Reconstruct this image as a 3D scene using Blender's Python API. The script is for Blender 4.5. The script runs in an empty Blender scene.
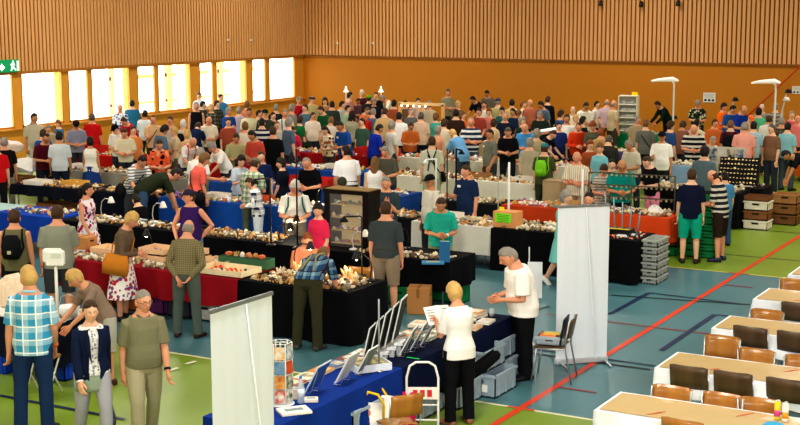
DEBUG = False
import bpy, math, random
from mathutils import Vector, Matrix, noise
random.seed(7)
SC = bpy.context.scene
COL = SC.collection
V = Vector
PI = math.pi

# ------------------------------------------------------------------ camera
F_PX, PITCH, YAW, ROLL, CAM_H = 1340.9, 0.15325, -0.51980, 0.0020923, 4.6
def cam_axes():
    cy, sy, cp, sp = math.cos(YAW), math.sin(YAW), math.cos(PITCH), math.sin(PITCH)
    fw = V((sy * cp, cy * cp, -sp)); r = V((cy, -sy, 0)); d = fw.cross(r)
    c, s = math.cos(ROLL), math.sin(ROLL)
    return c * r + s * d, -s * r + c * d, fw
CR, CD, CF = cam_axes()
def ray(px, py):
    return CR * ((px - 400) / F_PX) + CD * ((py - 212.5) / F_PX) + CF
def G(px, py, z=0.0):
    """survey of the photograph: the point of height z seen at a pixel"""
    d = ray(px, py); t = (z - CAM_H) / d.z
    return V((d.x * t, d.y * t, z))
def GY(px, py, Y):
    d = ray(px, py); t = Y / d.y
    return V((d.x * t, Y, CAM_H + d.z * t))
def GX(px, py, X):
    d = ray(px, py); t = X / d.x
    return V((X, d.y * t, CAM_H + d.z * t))
cam = bpy.data.cameras.new('camera'); cam_o = bpy.data.objects.new('camera', cam); COL.objects.link(cam_o)
cam.sensor_width = 36; cam.lens = F_PX * 36 / 800; cam.clip_end = 300
m = Matrix((CR, -CD, -CF)).transposed().to_4x4(); m.translation = V((0, 0, CAM_H)); cam_o.matrix_world = m
SC.camera = cam_o

# ------------------------------------------------------------------ materials
def lin(h):
    if not isinstance(h, str): return (*h[:3], 1)
    h = h.lstrip('#'); o = []
    for i in (0, 2, 4):
        c = int(h[i:i+2], 16) / 255
        o.append(c / 12.92 if c <= .04045 else ((c + .055) / 1.055) ** 2.4)
    return (*o, 1)
MATS = {}
def mat(c, pat=None, rough=.75, metal=0, bump=0, scale=40, c2=None, c3=None, emit=0, alpha=None, vary=.12, size=.1, spec=.3):
    key = (c, pat, rough, metal, bump, scale, c2, c3, emit, alpha, vary, size, spec)
    if key in MATS: return MATS[key]
    m = bpy.data.materials.new('surface_' + str(len(MATS))); m.use_nodes = True
    N = m.node_tree.nodes; L = m.node_tree.links; b = N['Principled BSDF']
    b.inputs['Roughness'].default_value = rough; b.inputs['Metallic'].default_value = metal
    b.inputs['Specular IOR Level'].default_value = spec
    tc = N.new('ShaderNodeTexCoord').outputs['Object']
    def mth(op, a, bb=None):
        n = N.new('ShaderNodeMath'); n.operation = op
        for i, v in enumerate((a, bb)):
            if v is None: continue
            if isinstance(v, (int, float)): n.inputs[i].default_value = v
            else: L.new(v, n.inputs[i])
        return n.outputs[0]
    def mix(f, a, bb, mode='MIX'):
        n = N.new('ShaderNodeMix'); n.data_type = 'RGBA'; n.blend_type = mode
        if isinstance(f, (int, float)): n.inputs[0].default_value = f
        else: L.new(f, n.inputs[0])
        for i, v in ((6, a), (7, bb)):
            if isinstance(v, tuple): n.inputs[i].default_value = v
            else: L.new(v, n.inputs[i])
        return n.outputs[2]
    def sep():
        s = N.new('ShaderNodeSeparateXYZ'); L.new(tc, s.inputs[0]); return s.outputs
    def band(v, period, duty, off=0):
        return mth('LESS_THAN', mth('FRACT', mth('ADD', mth('DIVIDE', v, period), 50 + off)), duty)
    col = lin(c)
    nz = N.new('ShaderNodeTexNoise'); nz.inputs['Scale'].default_value = scale; nz.inputs['Detail'].default_value = 4
    L.new(tc, nz.inputs['Vector'])
    if pat == 'hstripe':
        col = mix(band(sep()[2], size, .45), col, lin(c2))
    elif pat == 'vstripe':
        col = mix(band(sep()[0], size, .4), col, lin(c2))
    elif pat in ('plaid', 'check'):
        s = sep()
        fx = band(s[0], size, .42); fz = band(s[2], size, .42)
        a = mix(mth('MULTIPLY', mth('ADD', fx, fz), .5), col, lin(c2))
        if c3: a = mix(mth('MAXIMUM', band(s[0], size, .1, .62), band(s[2], size, .1, .62)), a, lin(c3))
        col = a
    elif pat == 'floral':
        vo = N.new('ShaderNodeTexVoronoi'); vo.inputs['Scale'].default_value = 1 / size; L.new(tc, vo.inputs['Vector'])
        cr = N.new('ShaderNodeValToRGB'); cr.color_ramp.interpolation = 'CONSTANT'
        e = cr.color_ramp.elements; e[0].position = 0; e[0].color = lin(c); e[1].position = .4; e[1].color = lin(c2)
        x = e.new(.72); x.color = lin(c3 or c)
        sx = N.new('ShaderNodeSeparateColor'); L.new(vo.outputs['Color'], sx.inputs[0]); L.new(sx.outputs[0], cr.inputs[0])
        col = mix(mth('LESS_THAN', vo.outputs['Distance'], .55), lin(c), cr.outputs[0])
    elif pat == 'wood':
        mp = N.new('ShaderNodeMapping'); mp.inputs['Scale'].default_value = (1, 1, .08) if size >= 0 else (.08, 1, 1)
        L.new(tc, mp.inputs[0]); L.new(mp.outputs[0], nz.inputs['Vector'])
        col = mix(nz.outputs[0], lin(c), lin(c2 or c))
    elif pat == 'mottle':
        cr = N.new('ShaderNodeValToRGB'); e = cr.color_ramp.elements
        e[0].position = .38; e[0].color = lin(c); e[1].position = .62; e[1].color = lin(c2)
        L.new(nz.outputs[0], cr.inputs[0]); col = cr.outputs[0]
    if vary and pat not in ('wood', 'mottle'):
        n2 = N.new('ShaderNodeTexNoise'); n2.inputs['Scale'].default_value = scale * .2; L.new(tc, n2.inputs['Vector'])
        g = mth('ADD', mth('MULTIPLY', n2.outputs[0], 2 * vary), 1 - vary)
        cc = N.new('ShaderNodeCombineColor')
        for i in range(3): L.new(g, cc.inputs[i])
        col = mix(1.0, col, cc.outputs[0], 'MULTIPLY')
    if pat == 'skin':
        at = N.new('ShaderNodeAttribute'); at.attribute_name = 'tint'
        col = mix(1.0, col, at.outputs['Color'], 'MULTIPLY')
        b.inputs['Subsurface Weight'].default_value = .08
        b.inputs['Subsurface Radius'].default_value = (.02, .008, .004)
    if isinstance(col, tuple): b.inputs['Base Color'].default_value = col
    else: L.new(col, b.inputs['Base Color'])
    if bump:
        bp = N.new('ShaderNodeBump'); bp.inputs['Strength'].default_value = bump; bp.inputs['Distance'].default_value = .02
        L.new(nz.outputs[0], bp.inputs['Height']); L.new(bp.outputs[0], b.inputs['Normal'])
    if emit:
        b.inputs['Emission Strength'].default_value = emit
        if isinstance(col, tuple): b.inputs['Emission Color'].default_value = col
        else: L.new(col, b.inputs['Emission Color'])
    if alpha is not None:
        out = N['Material Output']; tr = N.new('ShaderNodeBsdfTransparent'); tr.inputs[0].default_value = (.97, .98, .98, 1)
        mx = N.new('ShaderNodeMixShader'); mx.inputs[0].default_value = alpha
        L.new(tr.outputs[0], mx.inputs[1]); L.new(b.outputs[0], mx.inputs[2]); L.new(mx.outputs[0], out.inputs[0])
    MATS[key] = m
    return m
def cloth(c, **k):
    k.setdefault('bump', .35); k.setdefault('scale', 14); k.setdefault('rough', .9); k.setdefault('spec', .12)
    return mat(c, **k)

# ------------------------------------------------------------------ mesh builder
class MB:
    def __init__(s): s.v = []; s.f = []; s.mi = []; s.cur = 0; s.sm = []; s.smooth = True
    def add(s, vs, fs):
        o = len(s.v); s.v += [tuple(x) for x in vs]
        for f in fs: s.f.append(tuple(i + o for i in f)); s.mi.append(s.cur); s.sm.append(s.smooth)
    def box(s, c, d, rot=None, bev=0):
        x, y, z = d[0] / 2, d[1] / 2, d[2] / 2
        vs = [V((i * x, j * y, k * z)) for i in (-1, 1) for j in (-1, 1) for k in (-1, 1)]
        if rot is not None: vs = [rot @ v for v in vs]
        vs = [v + V(c) for v in vs]
        sm = s.smooth; s.smooth = False
        s.add(vs, [(0, 1, 3, 2), (4, 6, 7, 5), (0, 4, 5, 1), (2, 3, 7, 6), (0, 2, 6, 4), (1, 5, 7, 3)])
        s.smooth = sm
    def b2(s, lo, hi):
        s.box([(a + b) / 2 for a, b in zip(lo, hi)], [abs(b - a) for a, b in zip(lo, hi)])
    def loft(s, rings, n=16, cap=True):
        """rings: (centre, xaxis, yaxis, rx, ry, power)"""
        vs = []; fs = []
        for c, xa, ya, rx, ry, pw in rings:
            for i in range(n):
                a = 2 * PI * i / n; ca, sa = math.cos(a), math.sin(a)
                if pw != 2:
                    ca = math.copysign(abs(ca) ** (2 / pw), ca); sa = math.copysign(abs(sa) ** (2 / pw), sa)
                vs.append(c + xa * (rx * ca) + ya * (ry * sa))
        for r in range(len(rings) - 1):
            for i in range(n):
                j = (i + 1) % n; fs.append((r * n + i, r * n + j, (r + 1) * n + j, (r + 1) * n + i))
        if cap:
            fs.append(tuple(range(n - 1, -1, -1))); k = (len(rings) - 1) * n; fs.append(tuple(range(k, k + n)))
        s.add(vs, fs)
    def tube(s, pts, rad, n=10, flat=1.0, cap=True, round_=True):
        pts = [V(p) for p in pts]
        if isinstance(rad, (int, float)): rad = [rad] * len(pts)
        ref = V((0, 0, 1)); t0 = (pts[1] - pts[0]).normalized()
        if abs(t0.dot(ref)) > .9: ref = V((0, 1, 0))
        xa = t0.cross(ref).normalized(); rings = []
        for i, p in enumerate(pts):
            t = ((pts[i] - pts[i-1]).normalized() if i else V((0, 0, 0))) + ((pts[i+1] - pts[i]).normalized() if i < len(pts) - 1 else V((0, 0, 0)))
            t.normalize(); xa = (xa - t * xa.dot(t)).normalized(); ya = t.cross(xa)
            if i == 0 and round_:
                rings.append((p - t * rad[0] * .7, xa, ya, rad[0] * .55, rad[0] * .55 * flat, 2))
            rings.append((p, xa, ya, rad[i], rad[i] * flat, 2))
            if i == len(pts) - 1 and round_:
                rings.append((p + t * rad[-1] * .7, xa, ya, rad[-1] * .55, rad[-1] * .55 * flat, 2))
        s.loft(rings, n, cap)
    def ball(s, c, r, nu=12, nv=8, fn=None, rot=None):
        vs = []; fs = []; r = r if isinstance(r, (tuple, list)) else (r, r, r)
        for j in range(nv + 1):
            th = PI * j / nv
            for i in range(nu):
                ph = 2 * PI * i / nu
                d = V((math.sin(th) * math.cos(ph), math.sin(th) * math.sin(ph), math.cos(th)))
                p = fn(d) if fn else V((d.x * r[0], d.y * r[1], d.z * r[2]))
                if rot is not None: p = rot @ p
                vs.append(p + V(c))
        for j in range(nv):
            for i in range(nu):
                k = (i + 1) % nu
                if j == 0: fs.append((0, (j+1) * nu + i, (j+1) * nu + k)) if False else fs.append((j * nu + i, (j+1) * nu + i, (j+1) * nu + k, j * nu + k))
                else: fs.append((j * nu + i, (j+1) * nu + i, (j+1) * nu + k, j * nu + k))
        s.add(vs, fs)
    def prism(s, poly, z0, z1, M=None):
        """extrude polygon (x,y) from z0 to z1"""
        n = len(poly); vs = [V((x, y, z0)) for x, y in poly] + [V((x, y, z1)) for x, y in poly]
        if M is not None: vs = [M @ v for v in vs]
        sm = s.smooth; s.smooth = False
        s.add(vs, [tuple(range(n - 1, -1, -1)), tuple(range(n, 2 * n))] + [(i, (i+1) % n, n + (i+1) % n, n + i) for i in range(n)])
        s.smooth = sm
    def lathe(s, prof, n=16, c=(0, 0, 0)):
        s.loft([(V(c) + V((0, 0, z)), V((1, 0, 0)), V((0, 1, 0)), r, r, 2) for r, z in prof], n)
    def mesh(s, name='mesh'):
        me = bpy.data.meshes.new(name); me.from_pydata(s.v, [], s.f)
        me.polygons.foreach_set('material_index', s.mi); me.polygons.foreach_set('use_smooth', s.sm)
        me.update(); return me
def bevelled(me, w=.005, seg=2):
    import bmesh
    bm = bmesh.new(); bm.from_mesh(me)
    bmesh.ops.bevel(bm, geom=[e for e in bm.edges if len(e.link_faces) == 2 and e.calc_face_angle(0) > .5], offset=w, segments=seg, affect='EDGES', clamp_overlap=True)
    bm.to_mesh(me); bm.free(); return me
def link(name, data, mt=None, parent=None, loc=None, rz=0, M=None, **kw):
    o = bpy.data.objects.new(name, data); COL.objects.link(o)
    if parent is not None: o.parent = parent
    if mt is not None:
        mts = mt if isinstance(mt, (list, tuple)) else [mt]
        if len(data.materials) < len(mts):
            for _ in range(len(mts) - len(data.materials)): data.materials.append(None)
        for i, x in enumerate(mts):
            o.material_slots[i].link = 'OBJECT'; o.material_slots[i].material = x
    if loc is not None: o.location = loc
    if rz: o.rotation_euler = (0, 0, rz)
    if M is not None: o.matrix_local = M
    for k, v in kw.items():
        if v is not None: o[k] = v
    return o
def thing(name, label, cat, loc=(0, 0, 0), rz=0, group=None):
    return link(name, None, loc=loc, rz=rz, label=label, category=cat, group=group)
def part(name, mb, mt, parent, bev=0, M=None, loc=None, **kw):
    me = mb.mesh(name) if isinstance(mb, MB) else mb
    if bev: bevelled(me, bev)
    return link(name, me, mt, parent, M=M, loc=loc, **kw)
def kids(o): return [c for c in bpy.data.objects if c.parent == o]
def copy_thing(o, kl, loc, rz=0, label=None, group=None):
    """kl: list of (part, [sub-parts])"""
    r = o.copy(); COL.objects.link(r); r.location = loc; r.rotation_euler = (0, 0, rz)
    if label: r['label'] = label
    if group: r['group'] = group
    for p, subs in kl:
        c = p.copy(); COL.objects.link(c); c.parent = r
        for g in subs:
            d = g.copy(); COL.objects.link(d); d.parent = c
    return r
# ------------------------------------------------------------------ people
def remesh(mb, size, smooth=3):
    me = mb.mesh('tmp'); o = bpy.data.objects.new('tmp', me); COL.objects.link(o)
    r = o.modifiers.new('r', 'REMESH'); r.mode = 'VOXEL'; r.voxel_size = size; r.use_smooth_shade = True
    if smooth:
        s = o.modifiers.new('s', 'SMOOTH'); s.factor = .5; s.iterations = smooth
    dg = bpy.context.evaluated_depsgraph_get(); dg.update()
    out = bpy.data.meshes.new_from_object(o.evaluated_get(dg))
    bpy.data.objects.remove(o); bpy.data.meshes.remove(me)
    return out
def mesh_to(mb, me, M=None):
    mb.smooth = True
    mb.add([(M @ v.co if M else v.co) for v in me.vertices], [tuple(p.vertices) for p in me.polygons])

# pose vectors: (out, forward, up); out is away from the body's mid line
DEF = dict(lean=0, bow=0, hp=8, hy=0, hr=0, la=((.13, .02, -1), (.03, .22, -1)), ra=((.13, .02, -1), (.03, .22, -1)),
           ll=((.05, .0, -1), (.02, -.03, -1)), rl=((.05, .0, -1), (.02, -.03, -1)), curl=.5)
def ps(**k): d = dict(DEF); d.update(k); return d
POSES = {
 'stand': ps(), 'stand2': ps(hp=14, hy=25, la=((.16, .05, -1), (-.1, .5, -1)), rl=((.12, .06, -1), (.03, -.1, -1))),
 'look': ps(lean=6, bow=10, hp=34, la=((.2, .02, -1), (-.62, .75, -.12)), ra=((.2, .05, -1), (-.62, .72, -.05))),
 'read': ps(lean=3, bow=8, hp=30, la=((.12, .3, -1), (-.3, .9, .3)), ra=((.12, .3, -1), (-.3, .9, .3)), curl=.8),
 'behind': ps(lean=4, bow=8, hp=26, la=((.3, -.25, -1), (-.62, -.35, -.72)), ra=((.3, -.25, -1), (-.62, -.35, -.72)), ll=((.1, 0, -1), (.06, -.03, -1)), rl=((.1, 0, -1), (.06, -.03, -1))),
 'crossed': ps(hp=16, la=((.16, .22, -1), (-.95, .42, .1)), ra=((.16, .26, -1), (-.95, .4, -.02))),
 'hip': ps(hp=5, hy=-50, la=((.62, -.18, -.8), (-.62, .2, -.75)), ra=((.5, -.1, -.85), (-.35, .35, -.8))),
 'reach': ps(lean=12, bow=8, hp=22, la=((.1, .75, -.6), (-.05, 1, -.15))),
 'lean': ps(lean=28, bow=12, hp=22, la=((.12, .45, -.9), (-.1, .7, -.6)), ra=((.12, .45, -.9), (-.1, .7, -.6))),
 'bend': ps(lean=62, bow=18, hp=10, la=((.12, .5, -.9), (-.05, .35, -.9)), ra=((.12, .35, -.95), (-.05, .3, -.95)), ll=((.08, -.1, -1), (.05, -.08, -1)), rl=((.1, -.12, -1), (.06, -.1, -1))),
 'walk': ps(lean=2, hp=6, la=((.1, -.3, -1), (.02, .05, -1)), ra=((.1, .25, -1), (.0, .55, -.9)), ll=((.03, .34, -1), (.0, .02, -1)), rl=((.03, -.16, -1), (.0, -.55, -1))),
 'walk2': ps(lean=2, hp=8, hy=18, la=((.12, .22, -1), (.0, .5, -.9)), ra=((.12, -.22, -1), (.02, .1, -1)), ll=((.03, -.16, -1), (.0, -.5, -1)), rl=((.03, .32, -1), (.0, .0, -1))),
 'chin': ps(hp=20, la=((.1, .2, -1), (-.55, .5, .75)), ra=((.14, .1, -1), (-.9, .5, -.1))),
 'sit': ps(lean=8, bow=10, hp=20, la=((.12, .35, -.9), (-.25, .9, 0)), ra=((.12, .35, -.9), (-.25, .9, 0)), ll=((.12, 1, -.05), (.0, .05, -1)), rl=((.12, 1, -.05), (0, .05, -1))),
 'hug': ps(lean=4, bow=10, hp=26, la=((.2, .45, -.9), (-.4, .9, .1)), ra=((.1, .2, -1), (-.2, .9, 0))),
 'side': ps(hp=10, hy=38, la=((.18, .0, -1), (.08, .1, -1)), ra=((.12, .12, -1), (-.1, .5, -.9)), ll=((.1, 0, -1), (.05, 0, -1))),
 'hold': ps(hp=18, la=((.14, .0, -1), (.0, .12, -1)), ra=((.1, .25, -1), (-.1, .95, .25))),
}
def head_pt(d):
    x, y, z = d
    p = V((x * .076, y * .096, z * .119))
    if z < 0:
        k = (-z) ** 1.4; p.x *= 1 - .34 * k; p.y *= 1 - .12 * k
        if y < 0: p.y -= .014 * k
        else: p.y *= 1 - .3 * k
    if y < 0:
        g = lambda cx, cz, sx, sz: math.exp(-((x - cx) / sx) ** 2 - ((z - cz) / sz) ** 2)
        p.y -= .026 * g(0, -.2, .13, .15) + .014 * g(0, .0, .1, .2)
        p.y += .010 * (g(.33, .06, .17, .12) + g(-.33, .06, .17, .12))
        p.y -= .007 * g(0, -.5, .28, .07); p.y += .004 * g(0, -.62, .3, .05); p.y -= .008 * g(0, -.85, .3, .14)
        p.y -= .005 * g(0, .25, .6, .1)
    return p
def head_tint(d):
    x, y, z = d
    if y < -.3:
        for s in (-1, 1):
            ex, ez = (x - s * .35) / .13, (z - .05) / .055
            if ex * ex + ez * ez < 1:
                return (.4, .33, .28) if abs(ex) < .5 else (1.3, 1.5, 1.6)
            bx, bz = (x - s * .36) / .2, (z - .2 + .1 * abs(x - s * .3)) / .035
            if bx * bx + bz * bz < 1: return (.55, .5, .46)
        if (x / .25) ** 2 + ((z + .55) / .05) ** 2 < 1: return (.75, .38, .36)
        if abs(z + .27) < .15 and abs(x) < .55: return (1.04, .9, .88)
    return (1, 1, 1)
HEADS = {}
def head_mesh(lod):
    if lod not in HEADS:
        nu, nv = ((56, 48), (32, 26), (14, 10))[lod]
        mb = MB(); tn = []
        mb.ball((0, 0, 0), 1, nu, nv, fn=head_pt)
        for j in range(nv + 1):
            for i in range(nu):
                th = PI * j / nv; ph = 2 * PI * i / nu
                tn.append(head_tint((math.sin(th) * math.cos(ph), math.sin(th) * math.sin(ph), math.cos(th))))
        if lod < 2:
            for s in (-1, 1):
                n0 = len(mb.v)
                mb.ball((s * .077, .012, -.01), (.012, .022, .033), 10, 8, rot=Matrix.Rotation(-.2, 3, 'X'))
                tn += [(1.05, .88, .85)] * (len(mb.v) - n0)
        HEADS[lod] = (mb, tn)
    return HEADS[lod]
def add_hand(mb, M, s, curl, lod):
    """hand frame: +Z along fingers, +X thumb side * s, +Y back of the hand"""
    k = 1.0
    def P(x, y, z): return M @ V((x * s, y, z))
    n = 8 if lod == 0 else 5
    rr = M.to_3x3()
    mb.loft([(P(0, 0, -.02), rr @ V((1, 0, 0)), rr @ V((0, 1, 0)), .026, .02, 2), (P(0, 0, .02), rr @ V((1, 0, 0)), rr @ V((0, 1, 0)), .034, .019, 2.4),
             (P(0, 0, .06), rr @ V((1, 0, 0)), rr @ V((0, 1, 0)), .042, .017, 2.6), (P(0, 0, .092), rr @ V((1, 0, 0)), rr @ V((0, 1, 0)), .040, .013, 2.6)], 12 if lod == 0 else 8)
    for i, (x, l) in enumerate(((.031, .072), (.0105, .08), (-.0105, .075), (-.031, .058))):
        a = 0; p = V((x, 0, .085)); pts = [P(*p)]; c = curl * (1 + .12 * i)
        for q in (.45, .32, .23):
            a += c * .75; p = p + V((x * .12 * q, -math.sin(a) * l * q, math.cos(a) * l * q)); pts.append(P(*p))
        mb.tube(pts, [.0098, .0092, .0085, .007], n)
    pts = [P(.026, 0, .015), P(.048, -.008, .045), P(.057, -.02, .07), P(.055, -.032, .092)]
    mb.tube(pts, [.014, .0125, .011, .0085], n)

def basis_from(zdir, xhint):
    z = V(zdir).normalized(); x = V(xhint); x = (x - z * x.dot(z)).normalized(); y = z.cross(x)
    return Matrix((x, y, z)).transposed()
def skeleton(pose, sex):
    P = POSES[pose] if isinstance(pose, str) else pose
    f = sex == 'f'
    R = {}
    hipw = .095 if f else .09; shw = .155 if f else .178
    # legs first, from the pelvis, then raise so that the lowest ankle stands
    legs = {}
    for s, k in ((1, 'll'), (-1, 'rl')):
        t, sh = P[k]; conv = lambda v: V((v[0] * s, -v[1], v[2])).normalized()
        hip = V((s * hipw, 0, 0)); kn = hip + conv(t) * .42; an = kn + conv(sh) * .40
        legs[s] = [hip, kn, an]
    low = min(l[2].z for l in legs.values()); base = .085 - low
    for s in legs: legs[s] = [p + V((0, 0, base)) for p in legs[s]]
    R['legs'] = legs; hz = base  # hip height
    # spine
    zs = [-.10, -.04, .02, .08, .15, .22, .30, .38, .45, .50, .545, .59]
    lean, bow = math.radians(P['lean']), math.radians(P['bow'])
    pts = []; dirs = []; p = V((0, 0, hz - .10)); prev = zs[0]
    for z in zs:
        u = min(1, max(0, (z + .02) / .14)); u = u * u * (3 - 2 * u); w = min(1, max(0, (z - .15) / .35))
        a = lean * u + bow * w; d = V((0, -math.sin(a), math.cos(a)))
        p = p + d * (z - prev); prev = z; pts.append(p.copy()); dirs.append((d, a))
    R['spine'] = list(zip(zs, pts, dirs)); top = pts[-1]
    ca = dirs[8][1]; R['ca'] = ca
    ch = Matrix.Rotation(ca, 3, 'X')  # tilts +Z towards -Y
    sh0 = pts[8]
    # head
    hp, hy, hr = math.radians(P['hp'] * .62 - 2), math.radians(P['hy']), math.radians(P['hr'])
    Hm = Matrix.Rotation(ca * .72, 4, 'X') @ Matrix.Rotation(hy, 4, 'Z') @ Matrix.Rotation(hp, 4, 'X') @ Matrix.Rotation(hr, 4, 'Y')
    hb = pts[10]; Hm = Matrix.Translation(hb) @ Hm @ Matrix.Translation(V((0, -.016, .108)))
    R['head'] = Hm; R['neck'] = (pts[9], hb, Hm @ V((0, .02, -.06)))
    R['top'] = max((Hm @ V((0, y * .096, math.sqrt(1 - y * y) * .119))).z for y in (-.8, -.5, -.2, 0, .2, .5, .8)) + .012
    R['headc'] = Hm @ V((0, 0, 0))
    arms = {}
    for s, k in ((1, 'la'), (-1, 'ra')):
        u, fo = P[k]; conv = lambda v: V((v[0] * s, -v[1], v[2])).normalized()
        sh = sh0 + ch @ V((s * (shw - .006), 0, -.026)); el = sh + conv(u) * .285; wr = el + conv(fo) * .25
        hd = conv(fo); out = V((s, 0, 0))
        # thumb side faces forward / up when arm hangs
        xh = V((-s * .35, -1, .0)) if hd.z < -.6 else V((-s * .2, 0, 1))
        Bm = basis_from(hd, xh * 1.0)
        if s == -1: pass
        arms[s] = (sh, el, wr, hd, Bm)
    R['arms'] = arms
    R['hipz'] = hz
    return R
MALE = [(-.10, .120, .085), (-.04, .165, .112), (.02, .172, .118), (.08, .162, .112), (.15, .152, .106), (.22, .148, .106), (.30, .157, .114), (.38, .164, .112), (.45, .154, .096), (.50, .112, .080), (.545, .068, .066), (.59, .058, .060)]
FEM = [(-.10, .125, .09), (-.04, .172, .118), (.02, .176, .12), (.08, .158, .108), (.15, .134, .095), (.22, .134, .098), (.30, .148, .118), (.36, .155, .122), (.45, .146, .088), (.50, .096, .072), (.545, .056, .058), (.59, .048, .052)]
def torso(mb, R, sex, z0=-.2, z1=1, off=0, flare=0, belly=0, n=20, shirt=False):
    prof = FEM if sex == 'f' else MALE; rings = []
    for (z, pt, (d, a)), (_, w, dp) in zip(R['spine'], prof):
        if z < z0 - .001 or z > z1 + .001: continue
        if off and z < 0 and shirt: w, dp = (.176, .118) if sex == 'f' else (.166, .112)
        if shirt and z > .49: w += .012; dp += .006
        ya = V((0, -math.cos(a), -math.sin(a)))
        k = 1 + flare * max(0, (.2 - z)) ; b = belly * math.exp(-((z - .12) / .12) ** 2)
        rings.append((pt + ya * (b * .6), V((1, 0, 0)), ya, (w + off + b * .5) * k, (dp + off + b) * k, 2.35))
    mb.loft(rings, n)
def leg_r(g=1): return [.088, .082, .066, .054, .055, .05, .036]
def leg_pts(l):
    h, k, a = l
    return [h, h.lerp(k, .35), h.lerp(k, .8), k, k.lerp(a, .3), k.lerp(a, .55), a]
def add_legs(mb, R, sex, off=0, upto=1.0, taper=0, n=14):
    for s, l in R['legs'].items():
        pts = leg_pts(l); rad = [r + off for r in leg_r()]
        if off:  # loose cloth hangs straighter below the knee
            rad = [r if i < 4 else max(r, .058 + off * .6 + taper) for i, r in enumerate(rad)]
        if upto < 1:
            tot = [(p - pts[0]).length for p in pts]; L = tot[3] + (pts[6] - pts[3]).length
            cut = upto * .82; acc = 0; q = [pts[0]]; rr = [rad[0]]
            for i in range(1, len(pts)):
                seg = (pts[i] - pts[i-1]).length
                if acc + seg >= cut:
                    t = (cut - acc) / seg; q.append(pts[i-1].lerp(pts[i], t)); rr.append(max(rad[i-1] + (rad[i] - rad[i-1]) * t, .078) + .012); break
                q.append(pts[i]); rr.append(rad[i] + .006); acc += seg
            mb.tube(q, rr, n, round_=False)
        else:
            e = (pts[6] - pts[5]).normalized()
            mb.tube(pts + ([pts[6] + e * .03] if off else []), rad + ([rad[-1] + .004] if off else []), n, round_=not off)
def foot_frame(l, splay, s):
    a = l[2]; d = V((math.sin(splay) * s, -math.cos(splay), 0)); k = l[1]; sh = (a - k).normalized()
    if sh.y > .3: d = (d + V((0, 0, -.75))).normalized()   # heel up, toes down
    return basis_from((-sh if abs(sh.dot(V((0, 0, 1)))) > .3 else V((0, 0, 1))), d), a, d
def add_foot(mb, l, s, off=0, n=12):
    _, a, d = foot_frame(l, .22, s); up = V((0, 0, 1)) if d.z > -.1 else (V((0, 0, 1)) - d * d.z).normalized()
    xa = up.cross(d).normalized(); rings = []
    for t, w, h, z in ((-.075, .018, .018, -.055), (-.06, .03, .036, -.043), (0, .036, .045, -.036), (.06, .040, .034, -.046), (.12, .046, .024, -.057), (.165, .040, .018, -.062), (.185, .02, .012, -.066)):
        rings.append((a + d * t + up * z, xa, up, w + off, h + off * .8, 2.5))
    mb.loft(rings, n)
def skirt(mb, R, sex, length, off=.02, flare=.1):
    prof = FEM; rings = []; sp = R['spine']
    for (z, pt, (d, a)), (_, w, dp) in zip(sp, prof):
        if -.1 < z < .14: rings.append((pt, V((1, 0, 0)), V((0, -1, 0)), w + off, dp + off, 2.2))
    rings.reverse(); base = V((0, 0, R['hipz'] - .05))
    for t in (0.25, .5, .75, 1):
        rings.append((base - V((0, 0, length * t)), V((1, 0, 0)), V((0, -1, 0)), .19 + flare * t, .135 + off + flare * .8 * t, 2.1))
    mb.loft(rings, 22)
VOX = (.0085, .0125, .021)
BODY = {}
def get_skel(pose, sex):
    k = ('skel', pose, sex)
    if k not in BODY: BODY[k] = skeleton(pose, sex)
    return BODY[k]
def body_mesh(pose, sex, lod):
    k = ('body', pose, sex, lod)
    if k in BODY: return BODY[k]
    R = get_skel(pose, sex); mb = MB(); P = POSES[pose]
    torso(mb, R, sex); n0, n1, n2 = R['neck']; mb.tube([n0, n1, n2], [.06, .055, .05] if sex != 'f' else [.05, .046, .044], 12)
    add_legs(mb, R, sex)
    for s, l in R['legs'].items(): add_foot(mb, l, s)
    for s, (sh, el, wr, hd, B) in R['arms'].items():
        q = .88 if sex == 'f' else 1
        inner = sh + V((-s * .06, 0, 0)); mb.tube([inner, sh, sh.lerp(el, .45), el, el.lerp(wr, .3), wr], [.05 * q, .056 * q, .048 * q, .039 * q, .041 * q, .026 * q], 12)
    me = remesh(mb, VOX[lod], 2)
    out = MB(); mesh_to(out, me); tint = [(1, 1, 1)] * len(out.v)
    hm, ht = head_mesh(lod); o = len(out.v); Hm = R['head']
    out.add([Hm @ V(v) for v in hm.v], hm.f); tint += ht
    for s, (sh, el, wr, hd, B) in R['arms'].items():
        M = Matrix.Translation(wr) @ B.to_4x4(); n0 = len(out.v)
        # thumb is on the +X side of the basis for both hands
        add_hand(out, M, 1, P['curl'], lod); tint += [(1.03, .94, .92)] * (len(out.v) - n0)
    bpy.data.meshes.remove(me); me = out.mesh('body')
    at = me.color_attributes.new('tint', 'FLOAT_COLOR', 'POINT')
    at.data.foreach_set('color', [c for t in tint for c in (*t, 1)])
    BODY[k] = me; return me
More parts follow.
